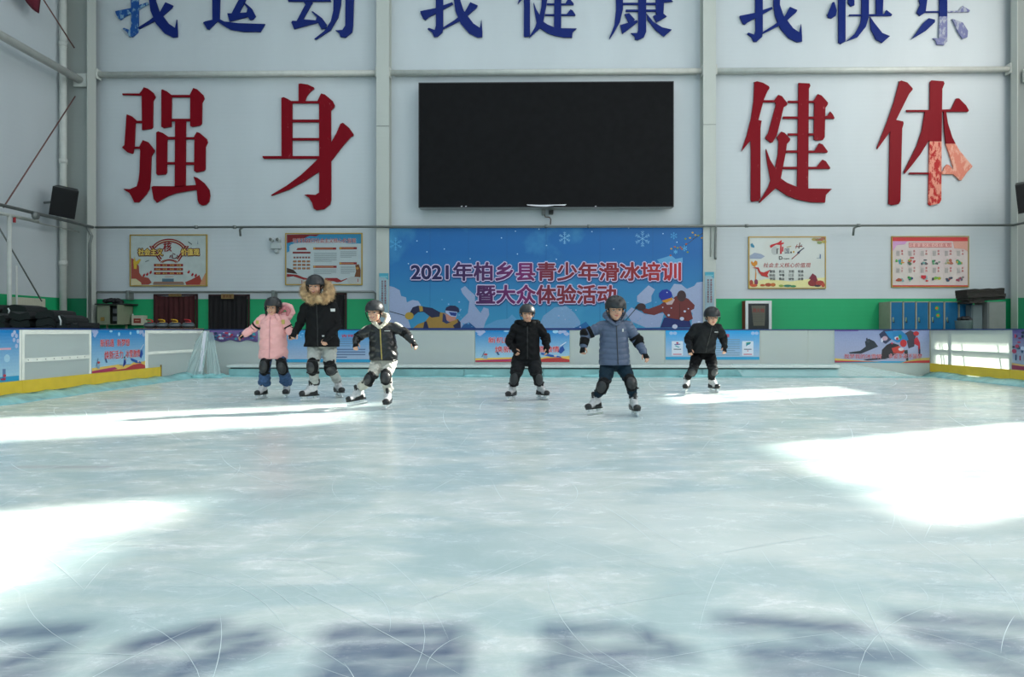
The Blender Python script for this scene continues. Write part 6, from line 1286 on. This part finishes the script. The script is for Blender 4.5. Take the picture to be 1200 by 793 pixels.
    for q in lev:
        dy = q[3] if len(q) > 3 else 0.0; a, b_ = J((q[1], q[0]), dy), J((q[2], q[0]), dy); cx = (a+b_)/2; rx = (b_.x-a.x)/2; ry = max(0.085*k, rx*jk.get('depth', 0.72)) if rx > 0.08*k else rx*0.95
        if len(q) > 4: ry = q[4]
        rg = []
        for j in range(NR):
            an = 2*math.pi*j/NR; ca, sa = math.cos(an), math.sin(an); e = 0.85; rg.append(Vector((cx.x+rx*math.copysign(abs(ca)**e, ca), cx.y+ry*math.copysign(abs(sa)**e, sa), cx.z)))
        rings.append(rg)
    b = MB().loft(rings); R_ = [r*k for r in jk['r']]; arms = []
    for i in (0, 1):
        cuff = W[i].lerp(el[i], jk.get('cuff', 0.12)); s0 = sh[i].lerp(chest+Vector((0, 0, 0.05)), 0.42); s1 = sh[i]+Vector((0, 0, -0.015)); pts = [s0, s1, s1.lerp(el[i], 0.5), el[i], el[i].lerp(cuff, 0.5), cuff]; b.chain(pts, [R_[0]*1.02, R_[0], R_[1], R_[2], R_[3], R_[4]], 18); arms.append(pts)
    if jk.get('collar', 1): 
        nc = neckb+Vector((0, -0.012, 0.015)); b.tube([nc+Vector((0, 0.01, -0.05)), nc+Vector((0, 0, 0.035*k))], [0.085*k, 0.072*k], 24)
    me = bake_voxel(b, 0.0058, 3, 0.5); c = co_get(me); nn = no_get(me); hz = rings[0][0].z
    dz = wrinkle(c, jk.get('wf', 20), S['Y']*1.7)*jk.get('fold', 0.005)
    isarm = np.zeros(len(c), bool)
    for i, pts in enumerate(arms):
        d, par = nearest_chain(c, pts[1:]); side = (c[:, 0] < rings[1][NR//2].x+0.03) if i == 0 else (c[:, 0] > rings[1][0].x-0.03); m = (d < R_[0]*1.25) & ((side) | (c[:, 2] > sh[i].z-0.06)) & (par > 0.02); isarm |= m
        if jk.get('quilt'): dz = np.where(m, dz*0.6+jk['qa']*(np.abs(np.sin(par*math.pi/(jk['quilt']*0.8)))**0.6-0.6), dz)
        else: dz = np.where(m, dz+0.004*np.sin(par*80+c[:, 1]*30)*np.exp(-((par-(pts[3]-pts[1]).length)/0.09)**2), dz)
    if jk.get('quilt'): dz = np.where(~isarm, dz*0.6+jk['qa']*(np.abs(np.sin((c[:, 2]-hz)*math.pi/jk['quilt']+0.35*np.sin(c[:, 0]*14)))**0.6-0.6), dz)
    c2 = c+nn*dz[:, None]
    c2[:, 2] = np.where((c[:, 2] < hz+0.006) & (~isarm), hz, c2[:, 2]); co_set(me, c2-np.array(base)); jo = link('jacket', me, jk['m'], t, True)
    front = c2
    def fp(x, z):      # frontmost jacket point near (x, z)
        d = (front[:, 0]-x)**2+(front[:, 2]-z)**2; near = d < 0.00014
        if not near.any(): near = d <= d.min()+1e-5
        i = np.argmin(np.where(near, front[:, 1], 9e9)); return Vector(front[i])
    if jk.get('zip'):
        m_, zx0, zx1, r_ = jk['zip']; za = J((zx0, S['torso'][0][0])); tz = neckb.z+0.0; pp = []
        for i in range(15):
            f = i/14; x = J((zx0+(zx1-zx0)*f, 388)).x; z = hz+0.012+(tz-hz-0.02)*f; q = fp(x, z); pp.append(Vector((x, q.y-0.002, z)))
        MB().tube(pp, r_, 8, ry=0.5, up=(1, 0, 0)).build('zipper', m_, jo, True)
    for nm, x, y, w_, h_, m_ in jk.get('patch', []):
        q = fp(J((x, 388)).x, J((x, y)).z); MB().bbox((q.x-w_/2, q.y-0.007, q.z-h_/2), (q.x+w_/2, q.y+0.004, q.z+h_/2), 0.002).build(nm, m_, jo)
    def armpt(i, f):
        pts = arms[i][1:]; L = [(pts[j+1]-pts[j]).length for j in range(len(pts)-1)]; T_ = sum(L)*f
        for j, l in enumerate(L):
            if T_ <= l or j == len(L)-1: u = T_/l; return pts[j].lerp(pts[j+1], u), (pts[j+1]-pts[j]).normalized(), R_[j]*(1-u)+R_[j+1]*u if j < 4 else R_[4]
            T_ -= l
    for nm, i, f0, f1, m_, ex in jk.get('bands', []):
        qs = [armpt(i, f0+(f1-f0)*j/5) for j in range(6)]; MB().tube([q[0] for q in qs], [q[2]+ex for q in qs], 22).build(nm, m_, jo if nm == 'sleeve_stripe' else t, True)
    for i, ff in jk.get('elbow_shell', []):
        q = armpt(i, ff); oo = q[0]+Vector((0.012*(1 if i else -1), -0.0, 0)); Mx = frame(oo, q[1], Vector((0, -1, 0.0))); MB().ell((0.0, 0, 0.0), (q[2]+0.012, 0.055, q[2]+0.016), 16, 10).xform(Mx).build('elbow_pad', M_pad, t, True)
    # --- wrist guards / gloves
    for i in (0, 1):
        d = (hd[i]-el[i]).normalized(); hs = S.get('hands', 0.9); gm = MB(); pn = Vector(S['palm'][i]); pn = (pn-d*pn.dot(d)).normalized()
        gm.tube([W[i]-d*0.075, W[i]-d*0.02, W[i]+d*0.02*hs, W[i]+d*0.064*hs], [0.036*k*1.06, 0.031*k*1.06, 0.037*hs, 0.036*hs], 16, ry=0.72, up=d.cross(pn)); gl = gm.build('wrist_guard', S.get('glove', M_pad), t, True)
        MB().tube([W[i]-d*0.05, W[i]-d*0.03], [0.039*k*1.03]*2, 16, ry=0.78, up=d.cross(pn)).build('guard_strap', M_strap, gl, True)
    # --- knee pads
    for i in (0, 1):
        kp = S.get('pad', (0.062, 0.088)); ax = (ank[i][0]-hips[i]).normalized(); ax = ((ank[i][0]-knees[i]).normalized()*0.65+(knees[i]-hips[i]).normalized()*0.35).normalized(); fw = (Vector((-math.sin(math.radians(-S['feet'][i]['a']))*0.6, -1, 0))); fw = (fw-ax*fw.dot(ax)).normalized()
        cc_ = knees[i]+ax*S.get('paddown', 0.02)+fw*0.024; Mx = frame(cc_, -ax, fw)
        pd = MB(); pd.ell((0, 0, 0), (kp[0]*1.12*k, kp[1]*1.15*k, 0.052*k), 20, 12); po = pd.xform(Mx).build('knee_pad', M_pad, t, True)
        sh_ = MB(); sh_.ell((0, -0.004, 0.016), (kp[0]*0.94*k, kp[1]*0.88*k, 0.048*k), 20, 12); sh_.xform(Mx).build('pad_shell', M_shell, po, True)
        for sg in (-0.75, 0.75):
            q = knees[i]+ax*(S.get('paddown', 0.02)-sg*kp[1]*k); rr_ = tr['r'][2]*k*1.05; MB().tube([q-ax*0.011, q+ax*0.011], [rr_, rr_], 18).build('pad_strap', M_strap, po, True)
        MB().bbox((-0.012, -0.009, -0.004), (0.012, 0.009, 0.006), 0.002).xform(frame(knees[i]+ax*(S.get('paddown', 0.02)+0.72*kp[1]*k)+fw*(tr['r'][2]*k*1.12)*0.2+Vector(((0.06 if i else -0.06)*k, 0, 0)), -ax, fw)).build('strap_buckle', M_shell, po)
    return dict(t=t, base=base, HM=HM, J=J, sh=sh, el=el, W=W, hd=hd, neck=neckb, k=k, fp=fp, jo=jo, armpt=armpt, hips=hips, knees=knees)

M_pink = mat('pink_down_fabric', (0.86, 0.42, 0.41), 0.55, sheen=0.2); M_blkj = mat('matt_black_fabric', (0.008, 0.008, 0.009), 0.75, spec=0.15); M_shiny = mat('shiny_black_down', (0.008, 0.008, 0.009), 0.3); M_slate = mat('slate_blue_down', (0.072, 0.100, 0.170), 0.42)
M_coal = mat('charcoal_fabric', (0.009, 0.010, 0.012), 0.65, spec=0.2); M_denim = mat('blue_denim', (0.045, 0.10, 0.22), 0.8, var=0.3, scale=30); M_greyt = mat('light_grey_sweatpants', (0.40, 0.41, 0.39), 0.8); M_cream2 = mat('cream_trousers', (0.52, 0.50, 0.44), 0.75); M_navy = mat('dark_navy_trousers', (0.008, 0.024, 0.040), 0.75, spec=0.2); M_blkt = mat('black_trousers', (0.006, 0.006, 0.007), 0.8, spec=0.12)
M_fur = mat('tan_fur', (0.48, 0.32, 0.17), 0.9, var=0.35, scale=18); M_creamc = mat('cream_fleece', (0.62, 0.58, 0.46), 0.9, bump=0.5, bscale=90); M_goldz = mat('gold_zip', (0.55, 0.42, 0.12), 0.4, 0.5); M_dz = mat('dark_zip', (0.03, 0.035, 0.05), 0.5); M_magenta = mat('magenta_scarf', (0.60, 0.01, 0.12), 0.8); M_wlab = mat('white_label', (0.6, 0.6, 0.6), 0.5)
fw4 = [(0.2, -1, -0.2), (-0.2, -1, -0.2)]

p1 = person(dict(label='small skater in a long pink hooded coat, blue jeans and black helmet', Y=9.25, top=(320.6, 346), chin=(320.5, 371), hmax=1.08, roll=0.06, pitch=0.10, lean=-0.02, mouth='smile', longhair=True, s=1.02, foot=0.98,
  feet=[dict(c=(307, 467.6), a=-14), dict(c=(335.5, 466.2), a=12)], hip=[(313.5, 411), (328, 411)], knee=[(311, 429.5), (330.8, 429)],
  sh=[(307.5, 372.5), (332.5, 373.5)], el=[(297, 384.5), (338.5, 385)], eldy=(0.02, 0.02), hand=[(282, 394.5), (341.5, 395)], hddy=(-0.06, -0.06), thumb=(1, -1), curl=(0.35, 0.8), palm=[(0.2, -0.5, -1), (0, 1, -0.3)],
  trousers=dict(m=M_denim, r=[0.085, 0.075, 0.062, 0.070, 0.082], fold=0.006, bunch=0.006, end=0.14),
  torso=[(420, 303.8, 336.8), (412, 304.3, 336.6), (400, 305, 335.5), (388, 305.5, 334.5), (380, 305.8, 334), (373.5, 308, 332), (370, 313, 328)],
  jacket=dict(m=M_pink, r=[0.063, 0.060, 0.055, 0.050, 0.045], quilt=0.14, qa=0.011, fold=0.005, wf=22, depth=0.75, zip=(mat('pink_zip', (0.55, 0.25, 0.27), 0.4), 320.5, 320, 0.006), cuff=0.18,
    bands=[('sleeve_stripe', 0, 0.36, 0.44, M_blkj, 0.004), ('sleeve_stripe', 0, 0.50, 0.60, M_blkj, 0.004), ('sleeve_stripe', 1, 0.42, 0.50, M_blkj, 0.004), ('sleeve_stripe', 1, 0.62, 0.72, M_blkj, 0.004)], patch=[('sleeve_badge', 334.3, 377.5, 0.05, 0.06, M_goldz), ('sleeve_badge', 303, 377, 0.04, 0.05, MATS['gold_zip'])]), pad=(0.066, 0.112), paddown=-0.005))
# her magenta scarf and the pink hood hanging behind the shoulder
MB().ell(p1['HM'] @ Vector((0, -0.048, -0.128)), (0.034, 0.028, 0.026), 14, 9).build('scarf', M_magenta, p1['t'], True)
hb = MB(); J = p1['J']; arc = [J((325, 366), 0.12), J((333, 357.5), 0.12), J((340, 359.5), 0.12), J((342.3, 366), 0.10), J((337.5, 371.5), 0.07)]
hb.chain(arc, [0.05, 0.042, 0.040, 0.042, 0.050], 14); hb.chain([J((318, 371.5), 0.08), J((334, 371), 0.08)], [0.07, 0.07]); hm_ = bake_voxel(hb, 0.007, 2); c = co_get(hm_); nn = no_get(hm_); co_set(hm_, c+nn*(wrinkle(c, 40)*0.004)[:, None]-np.array(p1['base'])); link('hood', hm_, M_pink, p1['t'], True)
hb = MB(); hb.chain([J((326, 366), 0.04), J((334, 360.3), 0.05), J((338.5, 363.5), 0.05), J((337, 368.5), 0.04)], [0.03, 0.026, 0.026, 0.026], 12); link('hood_lining', bake_voxel(hb, 0.006, 1), mat('rose_lining', (0.62, 0.22, 0.24), 0.9), None, True).parent = None
_o = [o for o in bpy.data.objects if o.name.startswith('hood_lining')][-1]; c = co_get(_o.data); co_set(_o.data, c-np.array(p1['base'])); _o.parent = p1['t']
for a_ in ((312.5, 374), (327, 375)):
    col = MB().chain([J(a_, -0.085), J((a_[0]+(3 if a_[0] < 320 else -3), 369.5), -0.075)], [0.03, 0.026]); col.build('collar', M_pink, p1['t'], True)

p2 = person(dict(label='tallest skater, adult in a black coat with a wide tan fur hood', Y=9.0, top=(370.5, 320.7), chin=(371.5, 346), hmax=1.12, pitch=0.18, lean=-0.06, mouth='open', s=1.22, foot=1.12, hands=1.05,
  feet=[dict(c=(364, 470.2), a=-42), dict(c=(397, 465.4), a=34)], hip=[(369.5, 404), (386, 404)], knee=[(367.5, 427.5), (386.5, 428.5)], kneedy=(-0.16, -0.06),
  sh=[(358.5, 358.5), (389.5, 358)], el=[(352, 378.7), (395, 380.5)], eldy=(0.03, 0.03), hand=[(343.5, 393.5), (381, 399.5)], hddy=(-0.08, -0.22), thumb=(1, -1), curl=(0.9, 0.55), palm=[(0, 1, -0.2), (0.2, 1, 0)],
  trousers=dict(m=M_greyt, r=[0.086, 0.076, 0.058, 0.054, 0.048], fold=0.006, bunch=0.006),
  torso=[(406, 356.8, 397.8, 0.0, 0.17), (398, 357.5, 397, 0.0, 0.165), (385, 359, 394.5), (370, 359.8, 392.5), (362, 360, 391), (356, 362, 387.5), (351.5, 365, 383)],
  jacket=dict(m=M_blkj, r=[0.060, 0.058, 0.052, 0.046, 0.040], fold=0.006, wf=15, depth=0.66, zip=(mat('black_zip', (0.02, 0.02, 0.02), 0.3), 377, 374, 0.005), patch=[('sleeve_label', 391.5, 364, 0.075, 0.038, M_wlab), ('cuff_label', 383, 392.5, 0.03, 0.02, M_wlab)])))
# fur ruff
J = p2['J']; ruff = MB(); pts = []; rr = random.Random(6)
core = [J((373.8, 349.5), -0.17), J((364, 350.5), -0.12), J((357.8, 344.5), -0.03), J((358.5, 337), 0.05), J((364, 333), 0.12), J((372, 331.5), 0.15), J((380, 332.5), 0.12), J((385.5, 336.5), 0.05), J((386.5, 343.5), -0.03), J((382.5, 349.5), -0.12), J((376, 350.5), -0.17)]
rad = [0.045, 0.060, 0.066, 0.062, 0.055, 0.05, 0.055, 0.062, 0.068, 0.060, 0.045]
ruff.chain(core, rad, 14); rm = bake_voxel(ruff, 0.009, 2); c = co_get(rm); co_set(rm, c-np.array(p2['base'])); ro = link('fur_ruff', rm, M_fur, p2['t'], True)
tf = MB()
for k in range(5200):
    i = rr.randrange(len(core)-1); u = rr.random(); q = core[i].lerp(core[i+1], u); r_ = rad[i]*(1-u)+rad[i+1]*u; ax = (core[i+1]-core[i]).normalized()
    d = Vector((rr.gauss(0, 1), rr.gauss(-0.3, 1), rr.gauss(0, 1))); d = (d-ax*d.dot(ax)).normalized(); a0 = q+d*r_*0.85; d2 = (d+Vector((rr.gauss(0, .35), rr.gauss(0, .35), rr.gauss(-0.15, .35)))).normalized(); ln = rr.uniform(0.028, 0.055); tip = a0+d2*ln; sd = ax*0.0022
    tf.add([a0-sd, a0+sd, tip], [(0, 1, 2)])
tag(tf.build('fur_hair', M_fur, ro), kind='stuff')
hb = MB(); hb.chain([J((366, 352), 0.10), J((380, 352), 0.10)], [0.09, 0.09]); hb.build('hood', M_blkj, p2['t'], True)

p3 = person(dict(label='skater in a shiny black puffer with cream collar and cream trousers', Y=8.15, top=(441, 351), chin=(439.3, 376.3), hmax=1.06, yaw=-0.15, pitch=0.15, lean=-0.05, mouth='smile', s=1.0, foot=1.0,
  feet=[dict(c=(420, 476.5), a=-58, tilt=0, toe=-8), dict(c=(454, 479.2), a=2)], hip=[(443, 424), (457, 423)], knee=[(435.5, 442), (452.5, 439.5)], kneedy=(-0.14, -0.10),
  sh=[(432.5, 385.5), (460.5, 382.5)], el=[(418.5, 395.5), (474.5, 389.5)], eldy=(0.03, 0.0), hand=[(416.5, 405.5), (486.5, 404.5)], hddy=(-0.10, -0.06), thumb=(1, -1), curl=(0.4, 0.4), palm=[(0.3, 0.3, -1), (-0.3, 0.5, -1)],
  trousers=dict(m=M_cream2, r=[0.088, 0.078, 0.060, 0.062, 0.056], fold=0.006, bunch=0.006),
  torso=[(422, 433.5, 466), (414, 433, 466), (404, 433, 465), (394, 432.5, 463), (387, 433.5, 461), (381.5, 435.5, 458), (378, 438, 453)],
  jacket=dict(m=M_shiny, r=[0.062, 0.058, 0.052, 0.046, 0.040], quilt=0.115, qa=0.008, fold=0.007, wf=26, zip=(M_goldz, 450, 447.5, 0.006), bands=[('elbow_pad', 1, 0.42, 0.66, M_pad, 0.006), ('elbow_pad', 0, 0.42, 0.64, M_pad, 0.006)], patch=[('chest_lettering', 456, 386.8, 0.07, 0.008, M_wlab)])))
J = p3['J']; b = MB()
for s in (-1, 1): b.chain([J((445+s*1.0, 383.5), -0.12), J((445+s*6.5, 378), -0.08), J((445+s*9.5, 373.5), 0.0), J((445+s*8, 369.5), 0.08), J((445, 368), 0.13)], [0.018, 0.026, 0.03, 0.032, 0.032], 12)
hm_ = bake_voxel(b, 0.006, 2); c = co_get(hm_); nn = no_get(hm_); co_set(hm_, c+nn*(wrinkle(c, 50)*0.003)[:, None]-np.array(p3['base'])); link('collar', hm_, M_creamc, p3['t'], True)
for i in (0, 1):      # cream panel on the shoulder and outer sleeve
    qs = [p3['armpt'](i, f) for f in (0.0, 0.12, 0.24, 0.36)]; pp = [q[0]+Vector(((0.2 if i else -0.2)*q[2], -0.15*q[2], 0.72*q[2] if i else 0.6*q[2])) for q in qs]; MB().tube(pp, [0.028, 0.034, 0.032, 0.022], 12, ry=0.6).build('sleeve_panel', M_creamc, p3['jo'], True)

p4 = person(dict(label='boy all in black standing in the middle before the red-writing poster', Y=9.05, top=(617.5, 355.6), chin=(618, 377.4), hmax=1.03, pitch=0.08, lean=-0.02, s=1.0, foot=1.0,
  feet=[dict(c=(599.5, 469.2), a=-24), dict(c=(635, 468.2), a=36)], hip=[(608.5, 421), (625, 421)], knee=[(605, 438.5), (628.5, 438.5)],
  sh=[(605, 383.5), (632, 383.5)], el=[(597, 399.5), (640, 396.5)], eldy=(0.02, 0.02), hand=[(604.5, 413), (641, 412.5)], hddy=(-0.12, -0.04), thumb=(1, -1), curl=(0.5, 0.4), palm=[(0.5, 1, 0), (-1, 0.3, 0)],
  trousers=dict(m=M_blkt, r=[0.090, 0.082, 0.060, 0.058, 0.052], fold=0.004, shorts=True, m2=M_coal),
  torso=[(421, 602.5, 633), (412, 602.5, 632.5), (400, 603.5, 632), (390, 604, 632), (385, 604.8, 631.5), (380, 608, 628.5), (376.5, 612.5, 624)],
  jacket=dict(m=M_blkj, r=[0.068, 0.064, 0.056, 0.050, 0.042], fold=0.009, wf=20, zip=(MATS['black_zip'], 618, 618, 0.005), bands=[('elbow_pad', 1, 0.40, 0.74, M_pad, 0.008), ('elbow_pad', 0, 0.36, 0.70, M_pad, 0.008)]), pad=(0.060, 0.115), paddown=0.045))
J = p4['J']; b = MB()
for s in (-1, 1): b.chain([J((618+s*3, 381), -0.09), J((618+s*9, 377.5), -0.04), J((618+s*12, 378), 0.05), J((618, 378), 0.12)], [0.026, 0.034, 0.04, 0.045], 12)
b.build('hood', M_blkj, p4['t'], True)

p5 = person(dict(label='boy in a slate blue puffer jacket and dark navy trousers, nearest skater', Y=7.55, top=(720, 345), chin=(720.6, 375.2), hmax=1.10, pitch=0.20, lean=-0.08, s=1.0, foot=1.0,
  feet=[dict(c=(698, 486), a=-46, tilt=8), dict(c=(743.5, 487.2), a=6)], hip=[(712, 429), (730, 429)], knee=[(708, 449.5), (738, 446)], kneedy=(-0.14, -0.12),
  sh=[(705, 381.5), (736, 381)], el=[(686.5, 391.5), (747.5, 400.5)], eldy=(0.0, 0.0), hand=[(682.5, 411.5), (757.5, 418.5)], hddy=(-0.10, -0.10), thumb=(1, -1), curl=(0.7, 0.3), palm=[(0.7, 0.8, 0), (-0.6, 1, -0.3)],
  trousers=dict(m=M_navy, r=[0.086, 0.078, 0.058, 0.056, 0.048], fold=0.004),
  torso=[(427.5, 702.3, 738.2), (418, 702, 737.8), (405, 702.5, 736.5), (393, 703, 735.5), (386, 703.5, 735.5), (379.5, 706, 733.5), (374.5, 711, 729)],
  jacket=dict(m=M_slate, r=[0.066, 0.062, 0.054, 0.048, 0.040], quilt=0.062, qa=0.007, fold=0.004, wf=20, zip=(M_dz, 722.5, 720.8, 0.006), bands=[('elbow_pad', 0, 0.34, 0.46, M_pad, 0.008), ('elbow_pad', 0, 0.74, 0.98, M_pad, 0.006), ('elbow_pad', 1, 0.36, 0.45, M_pad, 0.008), ('elbow_pad', 1, 0.58, 0.70, M_pad, 0.008)], patch=[('chest_label', 729.5, 387, 0.018, 0.032, M_wlab)], elbow_shell=[(0, 0.55), (1, 0.52)])))
J = p5['J']; b = MB()
for s in (-1, 1): b.chain([J((721+s*1.5, 379.5), -0.12), J((720.5+s*7.5, 373.5), -0.09), J((720.5+s*11, 369.5), 0.0), J((720.5+s*9.5, 368), 0.09), J((720.5, 369), 0.15)], [0.020, 0.028, 0.034, 0.038, 0.045], 12)
hm_ = bake_voxel(b, 0.006, 2); c = co_get(hm_); nn = no_get(hm_); co_set(hm_, c+nn*(wrinkle(c, 40)*0.004)[:, None]-np.array(p5['base'])); link('hood', hm_, M_slate, p5['t'], True)

p6 = person(dict(label='rightmost skater, boy in black leaning forward on white skates', Y=10.1, top=(830.6, 358), chin=(830.2, 381.5), hmax=1.10, pitch=0.26, lean=-0.18, s=1.02, foot=1.03, white=True, shdy=-0.08, hipdy=0.10,
  feet=[dict(c=(804.5, 459.6), a=-22), dict(c=(836, 459.9), a=16)], hip=[(817, 417), (832, 417)], knee=[(812.5, 432), (835, 431.5)], kneedy=(-0.14, -0.14),
  sh=[(815.5, 383), (841.5, 383)], el=[(806.5, 397), (847.5, 396)], eldy=(0.0, 0.0), hand=[(808.5, 412.3), (849.3, 410.8)], hddy=(-0.14, -0.14), thumb=(1, -1), curl=(0.4, 0.4), palm=[(0.5, 1, -0.2), (-0.5, 1, -0.2)],
  trousers=dict(m=M_blkt, r=[0.088, 0.080, 0.060, 0.056, 0.050], fold=0.005),
  torso=[(413.5, 809.5, 838, 0.04, 0.13), (406, 810, 838.5, 0.02, 0.13), (397, 811.5, 839.5, -0.02), (390, 813, 841, -0.06), (385, 814.5, 841.5, -0.08), (380.5, 819, 838.5, -0.1), (378, 824, 836, -0.11)],
  jacket=dict(m=M_coal, r=[0.068, 0.064, 0.056, 0.048, 0.040], fold=0.007, wf=18, depth=0.70, zip=(MATS['black_zip'], 825, 830, 0.005), bands=[('elbow_pad', 1, 0.46, 0.72, M_pad, 0.006), ('elbow_pad', 0, 0.44, 0.70, M_pad, 0.006)], patch=[('chest_lettering', 835.5, 389.8, 0.05, 0.012, M_wlab)])))
